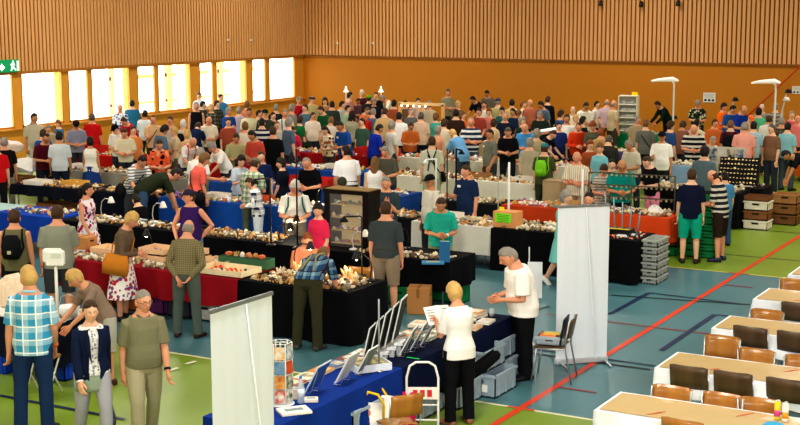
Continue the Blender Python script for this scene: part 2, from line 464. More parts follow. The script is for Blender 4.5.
def top_mesh(pose, sex, sl, lod, loose=0, hem=-.10):
    k = ('top', pose, sex, sl, lod, loose, hem)
    if k in BODY: return BODY[k]
    R = get_skel(pose, sex); mb = MB(); off = .016 + loose + (.004 if lod == 2 else 0)
    torso(mb, R, sex, hem, .505, off, flare=.12, belly=.02 if sex == 'm' else 0, shirt=True)
    if sl != 'none':
        for s, (sh, el, wr, hd, B) in R['arms'].items():
            q = .9 if sex == 'f' else 1; inner = sh + V((-s * .08, 0, .012))
            if sl == 'short': e = sh.lerp(el, .82); mb.tube([inner, sh, sh.lerp(el, .4), e], [.06 * q, (.067 + loose) * q, (.068 + loose) * q, (.066 + loose) * q], 12, round_=False)
            else: mb.tube([inner, sh, sh.lerp(el, .5), el, el.lerp(wr, .4), el.lerp(wr, .97)], [.06 * q, (.068 + loose) * q, (.064 + loose) * q, (.056 + loose) * q, (.054 + loose) * q, (.038 + loose) * q], 12, round_=False)
    me = remesh(mb, VOX[lod], 2); BODY[k] = me; return me
def bottom_mesh(pose, kind, sex, lod):
    k = ('bot', pose, kind, sex, lod)
    if k in BODY: return BODY[k]
    R = get_skel(pose, sex); mb = MB(); o = .012 + (.004 if lod == 2 else 0)
    if kind in ('skirt', 'dress'):
        skirt(mb, R, sex, .42 if kind == 'dress' else .5)
    else:
        torso(mb, R, sex, -.10, .09, o)
        add_legs(mb, R, sex, o + (.012 if kind == 'shorts' else .006), .55 if kind == 'shorts' else 1.0)
    me = remesh(mb, VOX[lod], 2); BODY[k] = me; return me
def hair_mesh(kind, lod):
    k = ('hair', kind, lod)
    if k in BODY: return BODY[k]
    nu, nv = ((48, 36), (32, 24), (16, 12))[lod]; mb = MB()
    def fn(d):
        p = head_pt(d); x, y, z = d
        # face mask: 1 inside the face
        line = .66 if kind not in ('fringe', 'full') else .5
        if kind == 'bald': inside = z > .38 or (y < .05) or z < -.5
        elif kind == 'thin': inside = (y < -.1 and z < .75) or (z < -.4) or (y < .1 and z < -.05)
        else: inside = (y < -.02 - .25 * max(0, z) and z < line - .3 * abs(x)) or (z < (-.55 if kind in ('short', 'thin') else -.8)) or (y < .12 and z < -.15)
        if inside: return p * .86
        th = {'short': .010, 'thin': .005, 'bald': .006, 'fringe': .016, 'full': .019, 'long': .018, 'curly': .032, 'tied': .011, 'buzz': .005}.get(kind, .012)
        nn = noise.noise(V((x * 4, y * 4, z * 4 + 3))) * .35 + noise.noise(V((x * 11, y * 11, z * 6))) * .25
        th *= (1 + nn) * (1 + .35 * max(0, z))
        return p * (1 + th / .095)
    mb.ball((0, 0, 0), 1, nu, nv, fn=fn)
    if kind == 'long':
        mb.loft([(V((0, .03, .05)), V((1, 0, 0)), V((0, 1, 0)), .082, .07, 2.2), (V((0, .05, -.04)), V((1, 0, 0)), V((0, 1, 0)), .09, .062, 2.2), (V((0, .066, -.13)), V((1, 0, 0)), V((0, 1, 0)), .088, .045, 2.2),
                 (V((0, .085, -.22)), V((1, 0, 0)), V((0, 1, 0)), .075, .034, 2.2), (V((0, .09, -.29)), V((1, 0, 0)), V((0, 1, 0)), .05, .02, 2)], 16)
    if kind == 'curly':
        for a in range(9):
            t = PI * a / 8; mb.ball((math.cos(t) * .085, .04 + math.sin(t) * .05, -.07 - .03 * math.sin(a * 2)), (.035, .035, .05), 8, 6)
    if kind == 'tied':
        mb.ball((0, .115, .02), (.032, .03, .034), 12, 8); mb.tube([(0, .12, .0), (0, .135, -.05), (0, .12, -.11)], [.022, .02, .008], 8)
    me = mb.mesh('hair'); BODY[k] = me; return me
def hat_mesh(kind, lod):
    k = ('hat', kind)
    if k in BODY: return BODY[k]
    mb = MB()
    def fn(d):
        x, y, z = d; zz = max(z, -.05)
        return V((x * .088, y * .108, .045 + zz * (.09 if kind != 'beret' else .06))) * (1 if kind != 'beret' else 1.08)
    mb.ball((0, 0, 0), 1, 24, 14, fn=fn)
    if kind == 'cap':
        mb.prism([(-.068, -.085), (-.05, -.15), (0, -.175), (.05, -.15), (.068, -.085)], .043, .05)
    elif kind == 'hat':
        mb.lathe([(.09, .04), (.135, .035), (.14, .04), (.09, .052)], 24)
    me = mb.mesh('hat'); BODY[k] = me; return me
SKIN = {'l': '#e2b394', 'r': '#d89c7c', 't': '#bf8a64', 'd': '#8a5a3c', 'p': '#e6b89c'}
HAIRC = {'k': '#221b18', 'b': '#46301f', 'm': '#7a5836', 'y': '#d0aa6a', 'g': '#948d84', 'w': '#d8d3c8', 's': '#5a544e', 'r': '#8a4a22'}
PEOPLE = []; PLOG = []
def person(x, y, label, pose='stand', f=180, H=1.72, top='#888888', bot='#333844', pat=None, c2=None, c3=None, size=.1, sl='short', bk='trousers', bpat=None, b2=None, b3=None,
           hair='short', hc='k', sk='l', g=1.0, lod=2, sex='m', hat=None, hatc='#222222', feet=None, loose=0, hem=-.10, shoe='#1d1a18', ex=(), fixed=False, pos=None, Yr=None, band=None, group=None, mats=None):
    R = get_skel(pose, sex); sc = H / 1.75
    if Yr:
        s2 = sc
        for _ in range(6):
            rz = math.radians(f) + math.atan2(-X, Yr) if _ else math.radians(f) + .5
            off = Matrix.Rotation(rz, 3, 'Z') @ (R['headc'] * s2); q = GY(x, y, Yr + off.y); s2 = min(1.14, max(.86, q.z / R['top'])); X = q.x - off.x
        pos = (X, Yr); H = s2 * 1.75
    cand = [(0, 0)] if (fixed or feet or pos) else sorted([(a * .04 * sg, dx) for a in range(8) for sg in (1, -1) for dx in (0, 4, -4, 8, -8)], key=lambda t: abs(t[0]) * .8 + abs(t[1]) * .022)
    best = None
    for dh, dx in cand:
        s2 = (H + dh) / 1.75
        if pos: X, Y = pos
        elif feet: q = G(feet[0], feet[1], 0); X, Y = q.x, q.y
        else: q = G(x + dx, y, R['top'] * s2); X, Y = q.x, q.y
        rz = math.radians(f) + math.atan2(-X, Y)
        if not feet and not pos:
            off = Matrix.Rotation(rz, 3, 'Z') @ (R['headc'] * s2); X -= off.x; Y -= off.y
        bad = 0
        for (x0, y0, x1, y1) in TABLES:
            mx = .16
            if x0 - mx < X < x1 + mx and y0 - mx < Y < y1 + mx: bad += 5 * min(X - x0 + mx, x1 + mx - X, Y - y0 + mx, y1 + mx - Y) + 1
        for (a, b) in PEOPLE:
            dd = math.hypot(a - X, b - Y)
            if dd < .52: bad += (.52 - dd) * 6
        if X < ROOM[0] + .35: bad += 3
        if Y > ROOM[3] - .4: bad += 3
        bad += abs(dh) * .8 + abs(dx) * .022
        if best is None or bad < best[0]: best = (bad, X, Y, rz, s2)
        if bad <= abs(dh) * .8 + abs(dx) * .022 + 1e-6: break
    _, X, Y, rz, sc = best
    PEOPLE.append((X, Y))
    X = max(X, ROOM[0] + .3); Y = min(Y, ROOM[3] - .35)
    o = thing('person', label, 'person', (X, Y, 0), rz, group)
    o.scale = (sc * g, sc * g, sc)
    PLOG.append((o, x, y, R['headc']))
    skin = mat(SKIN[sk], pat='skin', rough=.55, scale=30, vary=.05)
    body = link('body', body_mesh(pose, sex, lod), skin, o)
    if bk == 'dress':
        link('dress_skirt', bottom_mesh(pose, 'dress', sex, lod), cloth(top, pat=pat, c2=c2, c3=c3, size=size), o)
    else:
        link({'trousers': 'trousers', 'shorts': 'shorts', 'skirt': 'skirt'}[bk], bottom_mesh(pose, bk, sex, lod), cloth(bot, pat=bpat, c2=b2, c3=b3, size=.055), o)
    link({'short': 'shirt', 'long': 'long_sleeved_shirt', 'none': 'sleeveless_top'}[sl] if bk != 'dress' else 'dress_bodice', top_mesh(pose, sex, sl, lod, loose, hem), cloth(top, pat=pat, c2=c2, c3=c3, size=size), o)
    if hair: link('hair', hair_mesh(hair, lod), mat(HAIRC[hc], rough=.6, bump=.8, scale=60, vary=.25), o, M=R['head'])
    if hat: link({'cap': 'cap', 'hat': 'hat', 'beret': 'beret'}[hat], hat_mesh(hat, lod), cloth(hatc, bump=.1), o, M=R['head'])
    if lod < 2:
        for s, l in R['legs'].items():
            kk = ('shoe', pose, sex, s)
            if kk not in BODY:
                mb = MB(); add_foot(mb, l, s, .008, 16); BODY[kk] = mb.mesh('shoe')
            link('shoe', BODY[kk], mat(shoe, rough=.5), o)
    for e in ex: (EXTRA[e] if isinstance(e, str) else e)(o, R)
    return o
# ---- accessories (children of the person)
def ex_backpack(c='#15171a', w=.26, h=.36, emblem=True):
    def fn(o, R):
        z, pt, (d, a) = R['spine'][6]; M = Matrix.Translation(pt) @ Matrix.Rotation(a, 4, 'X')
        mb = MB(); mb.loft([(V((0, .21, -.2)), V((1, 0, 0)), V((0, 1, 0)), w * .4, .06, 3), (V((0, .215, -.12)), V((1, 0, 0)), V((0, 1, 0)), w * .5, .085, 3.5), (V((0, .20, .05)), V((1, 0, 0)), V((0, 1, 0)), w * .48, .075, 3.2), (V((0, .18, .13)), V((1, 0, 0)), V((0, 1, 0)), w * .3, .05, 2.6)], 20)
        bp = part('backpack_bag', mb, cloth(c), o, M=M)
        mb = MB(); mb.loft([(V((0, .29, -.17)), V((1, 0, 0)), V((0, 1, 0)), w * .3, .03, 3), (V((0, .295, -.05)), V((1, 0, 0)), V((0, 1, 0)), w * .3, .03, 3)], 14)
        part('pocket', mb, cloth(c, vary=.2), bp)
        if emblem:
            mb = MB(); mb.box((.0, .33, -.09), (.05, .006, .05)); part('patch', mb, cloth('#b9b39b'), bp)
        for s in (-1, 1):
            mb = MB(); mb.tube([(s * .09, .14, -.18), (s * .15, .13, -.05), (s * .13, .13, .08), (s * .115, .06, .19), (s * .11, -.08, .17), (s * .12, -.155, .04), (s * .15, -.12, -.08)], .013, 6, flat=1.8)
            part('strap', mb, cloth(c), bp)
    return fn
def ex_strap(c='#1a1a1a', side=1, bag=True, bc=None, bs=.85):
    def fn(o, R):
        z, pt, (d, a) = R['spine'][5]; M = Matrix.Translation(pt) @ Matrix.Rotation(a, 4, 'X'); s = side
        mb = MB(); loop = [(s * .12, 0, .25), (s * .06, -.14, .14), (-s * .06, -.165, -.02), (-s * .17, -.1, -.18), (-s * .2, 0, -.2), (-s * .17, .1, -.18), (-s * .04, .15, 0), (s * .08, .12, .16), (s * .12, 0, .25)]
        mb.tube(loop, .011, 6); st = part('shoulder_strap', mb, cloth(c), o, M=M)
        if bag:
            mb = MB(); mb.loft([(V((-s * .25, 0, -.38)), V((0, 1, 0)), V((1, 0, 0)), .16 * bs, .05, 3), (V((-s * .245, 0, -.38 + .12 * bs)), V((0, 1, 0)), V((1, 0, 0)), .17 * bs, .055, 3), (V((-s * .225, 0, -.38 + .24 * bs)), V((0, 1, 0)), V((1, 0, 0)), .13 * bs, .03, 3)], 16)
            part('shoulder_bag', mb, cloth(bc or c), o, M=M)
    return fn
def ex_suspenders(c='#8d8a7c', front=False):
    def fn(o, R):
        for s in (-1, 1):
            mb = MB(); pts = []
            sp = R['spine']; tgt = 0
            seq = [(3, .08), (5, .06), (6, .035), (7, .05), (8, .08)]
            for i, xx in seq:
                z, pt, (d, a) = sp[i]; w = MALE[i][2] + .03
                pts.append(pt + V((s * xx, math.cos(a) * w, math.sin(a) * w)))
            z, pt, (d, a) = sp[9]; pts.append(pt + V((s * .1, 0, 0)) + d * .035)
            for i, xx in ((8, .1), (6, .1), (3, .1)):
                z, pt, (d, a) = sp[i]; w = MALE[i][2] + .045
                pts.append(pt + V((s * xx, -math.cos(a) * w, -math.sin(a) * w)))
            mb.tube(pts, .012, 6, flat=1.5); part('suspender', mb, cloth(c), o)
    return fn
def ex_wrist(c='#e8622c', side=1, n='wristband'):
    def fn(o, R):
        sh, el, wr, hd, B = R['arms'][side]; p = el.lerp(wr, .86); mb = MB(); mb.tube([p - hd * .012, p + hd * .012], .036, 14, round_=False)
        part(n, mb, mat(c, rough=.5), o)
    return fn
def ex_glasses(c='#222222'):
    def fn(o, R):
        mb = MB()
        for s in (-1, 1):
            ring = [(s * .031 + .022 * math.cos(t), -.098, .006 + .016 * math.sin(t)) for t in [2 * PI * i / 14 for i in range(15)]]
            mb.tube(ring, .0022, 5); mb.tube([(s * .054, -.094, .008), (s * .078, -.05, .01), (s * .08, .01, .006)], .0022, 5)
        mb.tube([(-.01, -.102, .01), (.01, -.102, .01)], .0022, 5)
        part('glasses', mb, mat(c, rough=.3), o, M=R['head'])
    return fn
def ex_belt(c='#1a1512'):
    def fn(o, R):
        z, pt, (d, a) = R['spine'][3]; mb = MB()
        mb.loft([(pt - d * .018, V((1, 0, 0)), V((0, -1, 0)), .186, .136, 2.35), (pt + d * .018, V((1, 0, 0)), V((0, -1, 0)), .186, .136, 2.35)], 24)
        part('belt', mb, mat(c, rough=.4), o)
    return fn
def ex_badge(c='#f0f0ee', x=.06):
    def fn(o, R):
        z, pt, (d, a) = R['spine'][7]; M = Matrix.Translation(pt) @ Matrix.Rotation(a, 4, 'X')
        mb = MB(); mb.box((x, -.147, .0), (.07, .006, .045)); part('name_badge', mb, mat(c), o, M=M)
    return fn
def ex_collar(c):
    def fn(o, R):
        z, pt, (d, a) = R['spine'][9]; M = Matrix.Translation(pt) @ Matrix.Rotation(a, 4, 'X'); mb = MB()
        mb.tube([(.0, -.095, -.02), (.055, -.07, .01), (.075, 0, .025), (.05, .06, .035), (0, .075, .037), (-.05, .06, .035), (-.075, 0, .025), (-.055, -.07, .02), (0, -.095, -.02)], .011, 8, flat=1.3)
        part('collar', mb, cloth(c), o, M=M)
    return fn

def spine_M(R, i):
    z, pt, (d, a) = R['spine'][i]; return Matrix.Translation(pt) @ Matrix.Rotation(a, 4, 'X')
def x_blazer(o, R):
    # open jacket: back and sides, lapels, long sleeves, plus the tunic hem below
    mb = MB(); sp = R['spine']; vs = []; n = 18; lv = [i for i in range(0, 10)]
    for L in range(2):
        for i in lv:
            z, pt, (d, a) = sp[i]; w, dp = FEM[i][1] + .03 + (.012 if i < 2 else 0), FEM[i][2] + .034
            if i < 2: w, dp = .19, .145
            if i == 9: w, dp = .115, .085
            ya = V((0, -math.cos(a), -math.sin(a)))
            for k in range(n + 1):
                t = -PI / 2 + .32 + (2 * PI - .64) * k / n   # gap at the front (-Y)
                vs.append(pt + V((1, 0, 0)) * ((w - L * .008) * math.cos(t)) - ya * ((dp - L * .008) * math.sin(t)))
    m = n + 1; A = len(lv) * m; fs = []
    for r in range(len(lv) - 1):
        for k in range(n):
            a = r * m + k; fs.append((a, a + 1, a + m + 1, a + m)); fs.append((A + a, A + a + m, A + a + m + 1, A + a + 1))
        for k in (0, n): a = r * m + k; fs.append((a, a + m, A + a + m, A + a))
    mb.add(vs, fs); navy = cloth('#17223e'); bl = part('blazer', mb, navy, o)
    for s, (sh, el, wr, hd, B) in R['arms'].items():
        mb = MB(); mb.tube([sh + V((-s * .05, 0, .01)), sh, sh.lerp(el, .5), el, el.lerp(wr, .5), el.lerp(wr, .93)], [.058, .068, .06, .052, .048, .043], 14, round_=False); part('sleeve', mb, navy, bl)
        mb = MB(); mb.tube([el.lerp(wr, .9), el.lerp(wr, 1.0)], [.039, .041], 12, round_=False); part('shirt_cuff', mb, cloth('#e4e2e4'), bl)
        mb = MB(); z, pt, (d, a) = sp[6]; M = spine_M(R, 6)
        mb.prism([(s * .03, -.2), (s * .05, .12), (s * .075, .17), (s * .10, .10), (s * .075, -.05)], .0, .008, M @ Matrix.Translation((0, -.155, 0)) @ Matrix.Rotation(PI / 2, 4, 'X')); part('lapel', mb, navy, bl)
    mb = MB(); skirt(mb, R, 'f', .16, .012, .0); part('tunic_hem', mb, cloth('#8f9c8a'), o)
    sh, el, wr, hd, B = R['arms'][1]; h = wr + hd * .09; mb = MB()
    for q in (-1, 1):
        mb = MB(); mb.tube([h + V((q * .02, -.07, -.26)), h + V((0, -.03, -.08)), h, h + V((0, .03, -.08)), h + V((q * .02, .07, -.26))], .008, 6); part('handbag_handle', mb, mat('#6a2f1c'), o)
    mb = MB(); X, Y = V((0, 1, 0)), V((1, 0, 0)); mb.loft([(h + V((0, 0, -.5)), X, Y, .13, .05, 3), (h + V((0, 0, -.38)), X, Y, .16, .06, 3), (h + V((0, 0, -.25)), X, Y, .13, .03, 3)], 18); part('handbag', mb, mat('#5a6a8a', pat='mottle', c2='#3a2420', scale=12), o)
def x_leaflet(o, R):
    a = R['arms'][1][2] + R['arms'][1][3] * .1; b = R['arms'][-1][2] + R['arms'][-1][3] * .1; c = (a + b) / 2
    mb = MB(); M = Matrix.Translation(c + V((0, -.05, .05))) @ Matrix.Rotation(-.9, 4, 'X')
    for s in (-1, 1): mb.box(tuple((M @ V((s * .085, 0, 0)))), (.17, .24, .004), M.to_3x3() @ Matrix.Rotation(s * .15, 3, 'Y'))
    p = part('open_leaflet', mb, mat('#f0efe8'), o); mb = MB(); [mb.box(tuple(M @ V((s * .085, .07 - k * .035, .006))), (.12, .01, .002), M.to_3x3()) for s in (-1, 1) for k in range(5)]; part('printed_lines', mb, mat('#9a9a98'), p)
def x_camera(o, R):
    a = R['arms'][1][2] + R['arms'][1][3] * .1; b = R['arms'][-1][2] + R['arms'][-1][3] * .1; c = (a + b) / 2
    mb = MB(); mb.box(tuple(c), (.14, .07, .095)); k = part('camera', mb, mat('#101012', rough=.4), o, bev=.01); mb = MB(); mb.tube([c + V((0, -.03, 0)), c + V((0, -.11, 0))], .036, 14, round_=False); part('lens', mb, mat('#0c0c0e', rough=.2), k)
def x_teal(o, R):
    for s in (-1, 1):
        M = spine_M(R, 6); mb = MB(); mb.tube([(s * .13, .13, -.1), (s * .13, .13, .1), (s * .115, .05, .2), (s * .11, -.09, .165), (s * .12, -.155, .04), (s * .16, -.11, -.08)], .014, 6, flat=1.8); part('rucksack_strap', mb, cloth('#1c6a6c'), o, M=M)
EXTRA = {'blazer': x_blazer, 'leaflet': x_leaflet, 'camera': x_camera, 'teal': x_teal}
# ------------------------------------------------------------------ hall
ROOM = (-29.2, -5.0, 10.0, 43.5)   # x0, y0, x1, y1
XW, YB, XR, YF = ROOM[0], ROOM[3], ROOM[2], ROOM[1]
PAN_Z, SILL_Z, TOP_Z = GY(400, 56.5, YB).z, 1.06, 7.6
def struct(name, mb, mt, **k): return link(name, mb.mesh() if isinstance(mb, MB) else mb, mt, kind='structure', **k)
# floor: blue court, green surround, all one sports floor
GREEN, BLUE = '#7b9430', '#4d7780'
mf = bpy.data.materials.new('sports_floor'); mf.use_nodes = True
def build_floor_mat():
    N = mf.node_tree.nodes; L = mf.node_tree.links; b = N['Principled BSDF']
    tc = N.new('ShaderNodeTexCoord').outputs['Object']; s = N.new('ShaderNodeSeparateXYZ'); L.new(tc, s.inputs[0])
    def cmp(v, t, op):
        n = N.new('ShaderNodeMath'); n.operation = op; L.new(v, n.inputs[0]); n.inputs[1].default_value = t; return n.outputs[0]
    a = N.new('ShaderNodeMath'); a.operation = 'MULTIPLY'; L.new(cmp(s.outputs[1], 13.66, 'GREATER_THAN'), a.inputs[0]); L.new(cmp(s.outputs[1], 22.68, 'LESS_THAN'), a.inputs[1])
    mx = N.new('ShaderNodeMix'); mx.data_type = 'RGBA'; L.new(a.outputs[0], mx.inputs[0]); mx.inputs[6].default_value = lin(GREEN); mx.inputs[7].default_value = lin(BLUE)
    nz = N.new('ShaderNodeTexNoise'); nz.inputs['Scale'].default_value = .6; nz.inputs['Detail'].default_value = 5; L.new(tc, nz.inputs[0])
    mr = N.new('ShaderNodeMapRange'); mr.inputs[3].default_value = .8; mr.inputs[4].default_value = 1.2; L.new(nz.outputs[0], mr.inputs[0])
    m2 = N.new('ShaderNodeMix'); m2.data_type = 'RGBA'; m2.blend_type = 'MULTIPLY'; m2.inputs[0].default_value = 1
    cc = N.new('ShaderNodeCombineColor'); [L.new(mr.outputs[0], cc.inputs[i]) for i in range(3)]
    L.new(mx.outputs[2], m2.inputs[6]); L.new(cc.outputs[0], m2.inputs[7]); L.new(m2.outputs[2], b.inputs['Base Color'])
    r = N.new('ShaderNodeMapRange'); r.inputs[3].default_value = .28; r.inputs[4].default_value = .42; L.new(nz.outputs[0], r.inputs[0]); L.new(r.outputs[0], b.inputs['Roughness'])
    b.inputs['Specular IOR Level'].default_value = .4
build_floor_mat()
mb = MB(); mb.b2((XW - .3, YF - .3, -.12), (XR + .3, YB + .3, 0)); struct('floor', mb, mf)
LZ = [0.002]
def line(name, a, b, w, c, z=None):
    a, b = V((*a, 0)), V((*b, 0)); d = (b - a).normalized(); n = V((-d.y, d.x, 0)) * w / 2; LZ[0] += .0004
    h = V((0, 0, LZ[0])); mb = MB(); mb.smooth = False
    mb.add([a - n + h, b - n + h, b + n + h, a + n + h], [(0, 1, 2, 3)])
    return struct(name, mb, mat(c, rough=.4, vary=.06, scale=3))
RED, WHT, NAVY, BLK, DRED = '#d8401c', '#ddd9b4', '#1a2c50', '#16242a', '#8e3030'
line('floor_line_white', (XW + 1, 13.66), (XR, 13.66), .055, WHT); line('floor_line_white', (XW + 1, 22.68), (XR, 22.68), .055, '#c9c06a')
line('floor_line_black', (XW + 1, 24.35), (XR, 24.35), .05, '#33401c'); 
line('floor_line_black', (-9.6, 27.4), (XR, 27.2), .05, '#33401c'); line('floor_line_black', (-9.6, 29.9), (XR, 29.7), .05, '#33401c')
line('floor_line_red', (-6.22, 5), (-6.22, 41), .085, RED)
g1, g2 = G(508, 406.5), G(535, 410.5)
line('floor_line_red', (g1.x, 13.66), (g2.x, 13.66), .06, '#d0522e'); g1, g2 = G(729, 272), G(750, 274); line('floor_line_red', (g1.x, 22.68), (g2.x, 22.68), .06, '#c8521e')
line('floor_line_red', (-7.9, 18.19), (-5.3, 18.19), .05, DRED); 
a, b = G(560, 387.5), G(597, 392.5); line('floor_line_red', (a.x, a.y), (b.x, a.y), .05, DRED)
a, b = G(725, 285), G(754, 287); line('floor_line_red', (a.x, a.y), (b.x, a.y), .05, DRED)
for p, q in (((610, 314.4), (649, 293.2)), ((661, 351), (716, 315))):
    a, b = G(*p), G(*q); line('floor_line_navy', (a.x, a.y), (a.x, b.y), .085, NAVY)
a, b = G(649, 293), G(745, 303); line('floor_line_navy', (a.x, a.y), (b.x, a.y - .1), .05, NAVY)
a, b = G(716, 315), G(735, 316); line('floor_line_navy', (a.x, a.y), (b.x, a.y), .06, NAVY)
a, b = G(611, 295.5), G(750, 305); line('floor_line_black', (a.x, a.y), (b.x, b.y), .045, BLK)
a, b = G(520, 352), G(650, 370); line('floor_line_black', (a.x - .6, a.y), (b.x, b.y), .06, BLK); line('floor_line_navy', (a.x - .6, a.y + .22), (b.x, b.y + .2), .05, NAVY)
for p, q in (((168.5, 371.5), (178, 368.3)), ((186, 364.7), (195.5, 361.8)), ((150, 377.5), (160, 374.5))):
    a, b = G(*p), G(*q); line('floor_line_white', (a.x, a.y), (b.x, b.y), .06, '#e6e3c8')
a, b = G(0, 396), G(125, 420); line('floor_line_navy', (a.x, a.y), (b.x, b.y), .06, NAVY)
a, b = G(395, 345), G(470, 322); line('floor_line_black', (a.x, a.y), (a.x + .9, a.y + 3.2), .05, BLK)

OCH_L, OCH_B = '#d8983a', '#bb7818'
# back wall with its slatted upper part
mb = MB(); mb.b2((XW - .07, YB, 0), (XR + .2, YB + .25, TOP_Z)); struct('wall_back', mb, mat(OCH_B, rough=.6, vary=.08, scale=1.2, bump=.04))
wood = mat('#e2b078', pat='wood', c2='#cd955a', scale=9, rough=.55, vary=0)
def slats(name, org, along, out, length, n, z0, z1, w, dep=.05):
    mb = MB(); R = Matrix((along, out, V((0, 0, 1)))).transposed()
    for i in range(n):
        p = org + along * ((i + .5) * length / n) + out * dep / 2
        mb.box((p.x, p.y, (z0 + z1) / 2), (w, dep, z1 - z0), rot=R)
    mb.box(tuple(org + along * length / 2 + out * .006 + V((0, 0, (z0 + z1) / 2))), (length, .012, z1 - z0), rot=R)
    mb.mi[-6:] = [1] * 6
    mb.mi[:] = mb.mi
    o = link(name, mb.mesh(), [wood, mat('#7a4a1e', rough=.9, vary=.05)], kind='structure')
    return o
slats('wall_back_slats', V((XW, YB, 0)), V((1, 0, 0)), V((0, -1, 0)), XR - XW, 262, PAN_Z, TOP_Z, .1)
slats('wall_left_slats', V((XW, YF, 0)), V((0, 1, 0)), V((1, 0, 0)), YB - YF, 324, PAN_Z, TOP_Z, .1)
def wy(px, py=100):  # position along the left wall
    return GX(px, py, XW).y
# openings in the left wall: (left pixel, right pixel)
wins = [(0, 13), (22, 62.5), (69, 88.5), (92, 130), (138, 155.5), (158.5, 191), (200, 213.5), (216.5, 247), (252.5, 266), (269.5, 295)]
op = [(max(YF, wy(a)), wy(b)) for a, b in wins]
op[0] = (op[0][0] - 2.2, op[0][1])
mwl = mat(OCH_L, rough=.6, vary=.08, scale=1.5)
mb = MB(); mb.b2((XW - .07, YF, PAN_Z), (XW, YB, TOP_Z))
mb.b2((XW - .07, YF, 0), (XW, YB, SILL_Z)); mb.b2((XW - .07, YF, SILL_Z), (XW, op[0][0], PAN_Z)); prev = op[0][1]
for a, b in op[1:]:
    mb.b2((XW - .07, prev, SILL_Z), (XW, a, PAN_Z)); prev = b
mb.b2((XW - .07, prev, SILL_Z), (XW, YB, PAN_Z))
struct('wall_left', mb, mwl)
fr = mat('#c98a35', rough=.5, vary=.1)
glass = mat('#ffffff', rough=.05, alpha=.06, vary=0)
for i, (a, b) in enumerate(op):
    mb = MB(); t = .03
    for lo, hi in (((XW - .06, a, SILL_Z), (XW + .015, a + t, PAN_Z)), ((XW - .06, b - t, SILL_Z), (XW + .015, b, PAN_Z)), ((XW - .06, a, SILL_Z), (XW + .015, b, SILL_Z + .07)), ((XW - .06, a, PAN_Z - .06), (XW + .015, b, PAN_Z))): mb.b2(lo, hi)
    w = struct('window_%d' % (i + 1), mb, fr)
    mb = MB(); mb.b2((XW - .05, a + t, SILL_Z + .07), (XW - .045, b - t, PAN_Z - .06)); part('pane', mb, glass, w)
mb = MB(); mb.b2((XW, YF, SILL_Z - .05), (XW + .12, YB, SILL_Z)); struct('window_sill', mb, fr)
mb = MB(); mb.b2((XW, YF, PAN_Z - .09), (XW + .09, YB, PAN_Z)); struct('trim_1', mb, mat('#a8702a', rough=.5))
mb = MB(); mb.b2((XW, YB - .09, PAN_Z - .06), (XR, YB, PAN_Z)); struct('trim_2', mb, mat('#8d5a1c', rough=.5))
mb = MB(); mb.b2((XR, YF, 0), (XR + .25, YB, TOP_Z)); struct('wall_right', mb, mat('#c98a3a'))
mb = MB(); mb.b2((XW - .2, YF - .25, 0), (XR + .2, YF, TOP_Z)); struct('wall_front', mb, mat('#c98a3a'))
mb = MB(); mb.b2((XW - .3, YF - .3, TOP_Z), (XR + .3, YB + .3, TOP_Z + .2)); struct('ceiling', mb, mat('#d8c49a'))
# outside, seen through the glass
mb = MB(); mb.b2((XW - 30, YF - 5, -.2), (XW - .3, YB + 30, -.05)); struct('ground_outside', mb, mat('#d8d8d4'))
for px in (56, 124, 186, 240, 291):
    y = GX(px, 100, XW - 1.3).y; mb = MB(); mb.b2((XW - 1.5, y - .25, -.05), (XW - 1.1, y + .35, 4)); struct('column_outside', mb, mat('#efe8b8', vary=.03))
for k, px in enumerate((148, 170, 207, 232, 262, 281)):
    y = wy(px) + 3; mb = MB(); mb.b2((XW - 4.4, y, -.05), (XW - 4.2, y + .25, 3.4)); mb.b2((XW - 4.35, y, 1.9), (XW - 4.25, y + 1.2, 2.05)); mb.b2((XW - 4.35, y, .95), (XW - 4.25, y + 1.2, 1.05))
    o = thing('timber_post', ('pale timber post with rails standing outside the hall windows'), 'post', group='timber posts outside the windows')
    part('post_and_rails', mb, mat('#d8a064'), o)
# signs, lamps and bits on the walls
p = GX(5, 66, XW); o = thing('exit_sign', 'green illuminated emergency exit sign on the slatted wall at left', 'sign', (XW + .06, p.y, p.z))
mb = MB(); mb.box((.05, -.1, 0), (.1, 1.0, .36)); part('housing', mb, mat('#0a8a54', emit=.5, vary=0), o, bev=.01)
mb = MB()
Mx = Matrix(((0, 0, 1, .103), (1, 0, 0, 0), (0, 1, 0, 0), (0, 0, 0, 1)))
mb.prism([(-.45, -.09), (-.45, .03), (-.3, .03), (-.3, .09), (-.16, -.03), (-.3, -.14), (-.3, -.09)], 0, .004, Mx)
part('arrow', mb, mat('#f4fff8', emit=.8, vary=0), o); mb = MB()
mb.prism([(.05, -.14), (.1, .0), (.04, .03), (.12, .1), (.2, .08), (.24, .0), (.2, .03), (.17, .03), (.2, -.04), (.28, -.12), (.24, -.14), (.16, -.06), (.09, -.14)], 0, .004, Mx)
mb.prism([(.16 + .03 * math.cos(t), .125 + .03 * math.sin(t)) for t in [i * PI / 5 for i in range(10)]], 0, .004, Mx)
part('running_figure', mb, mat('#f4fff8', emit=.8, vary=0), o); mb = MB()
mb.prism([(.3, -.14), (.3, .14), (.38, .14), (.38, -.14)], 0, .004, Mx)
part('door_symbol', mb, mat('#f4fff8', emit=.8, vary=0), o)
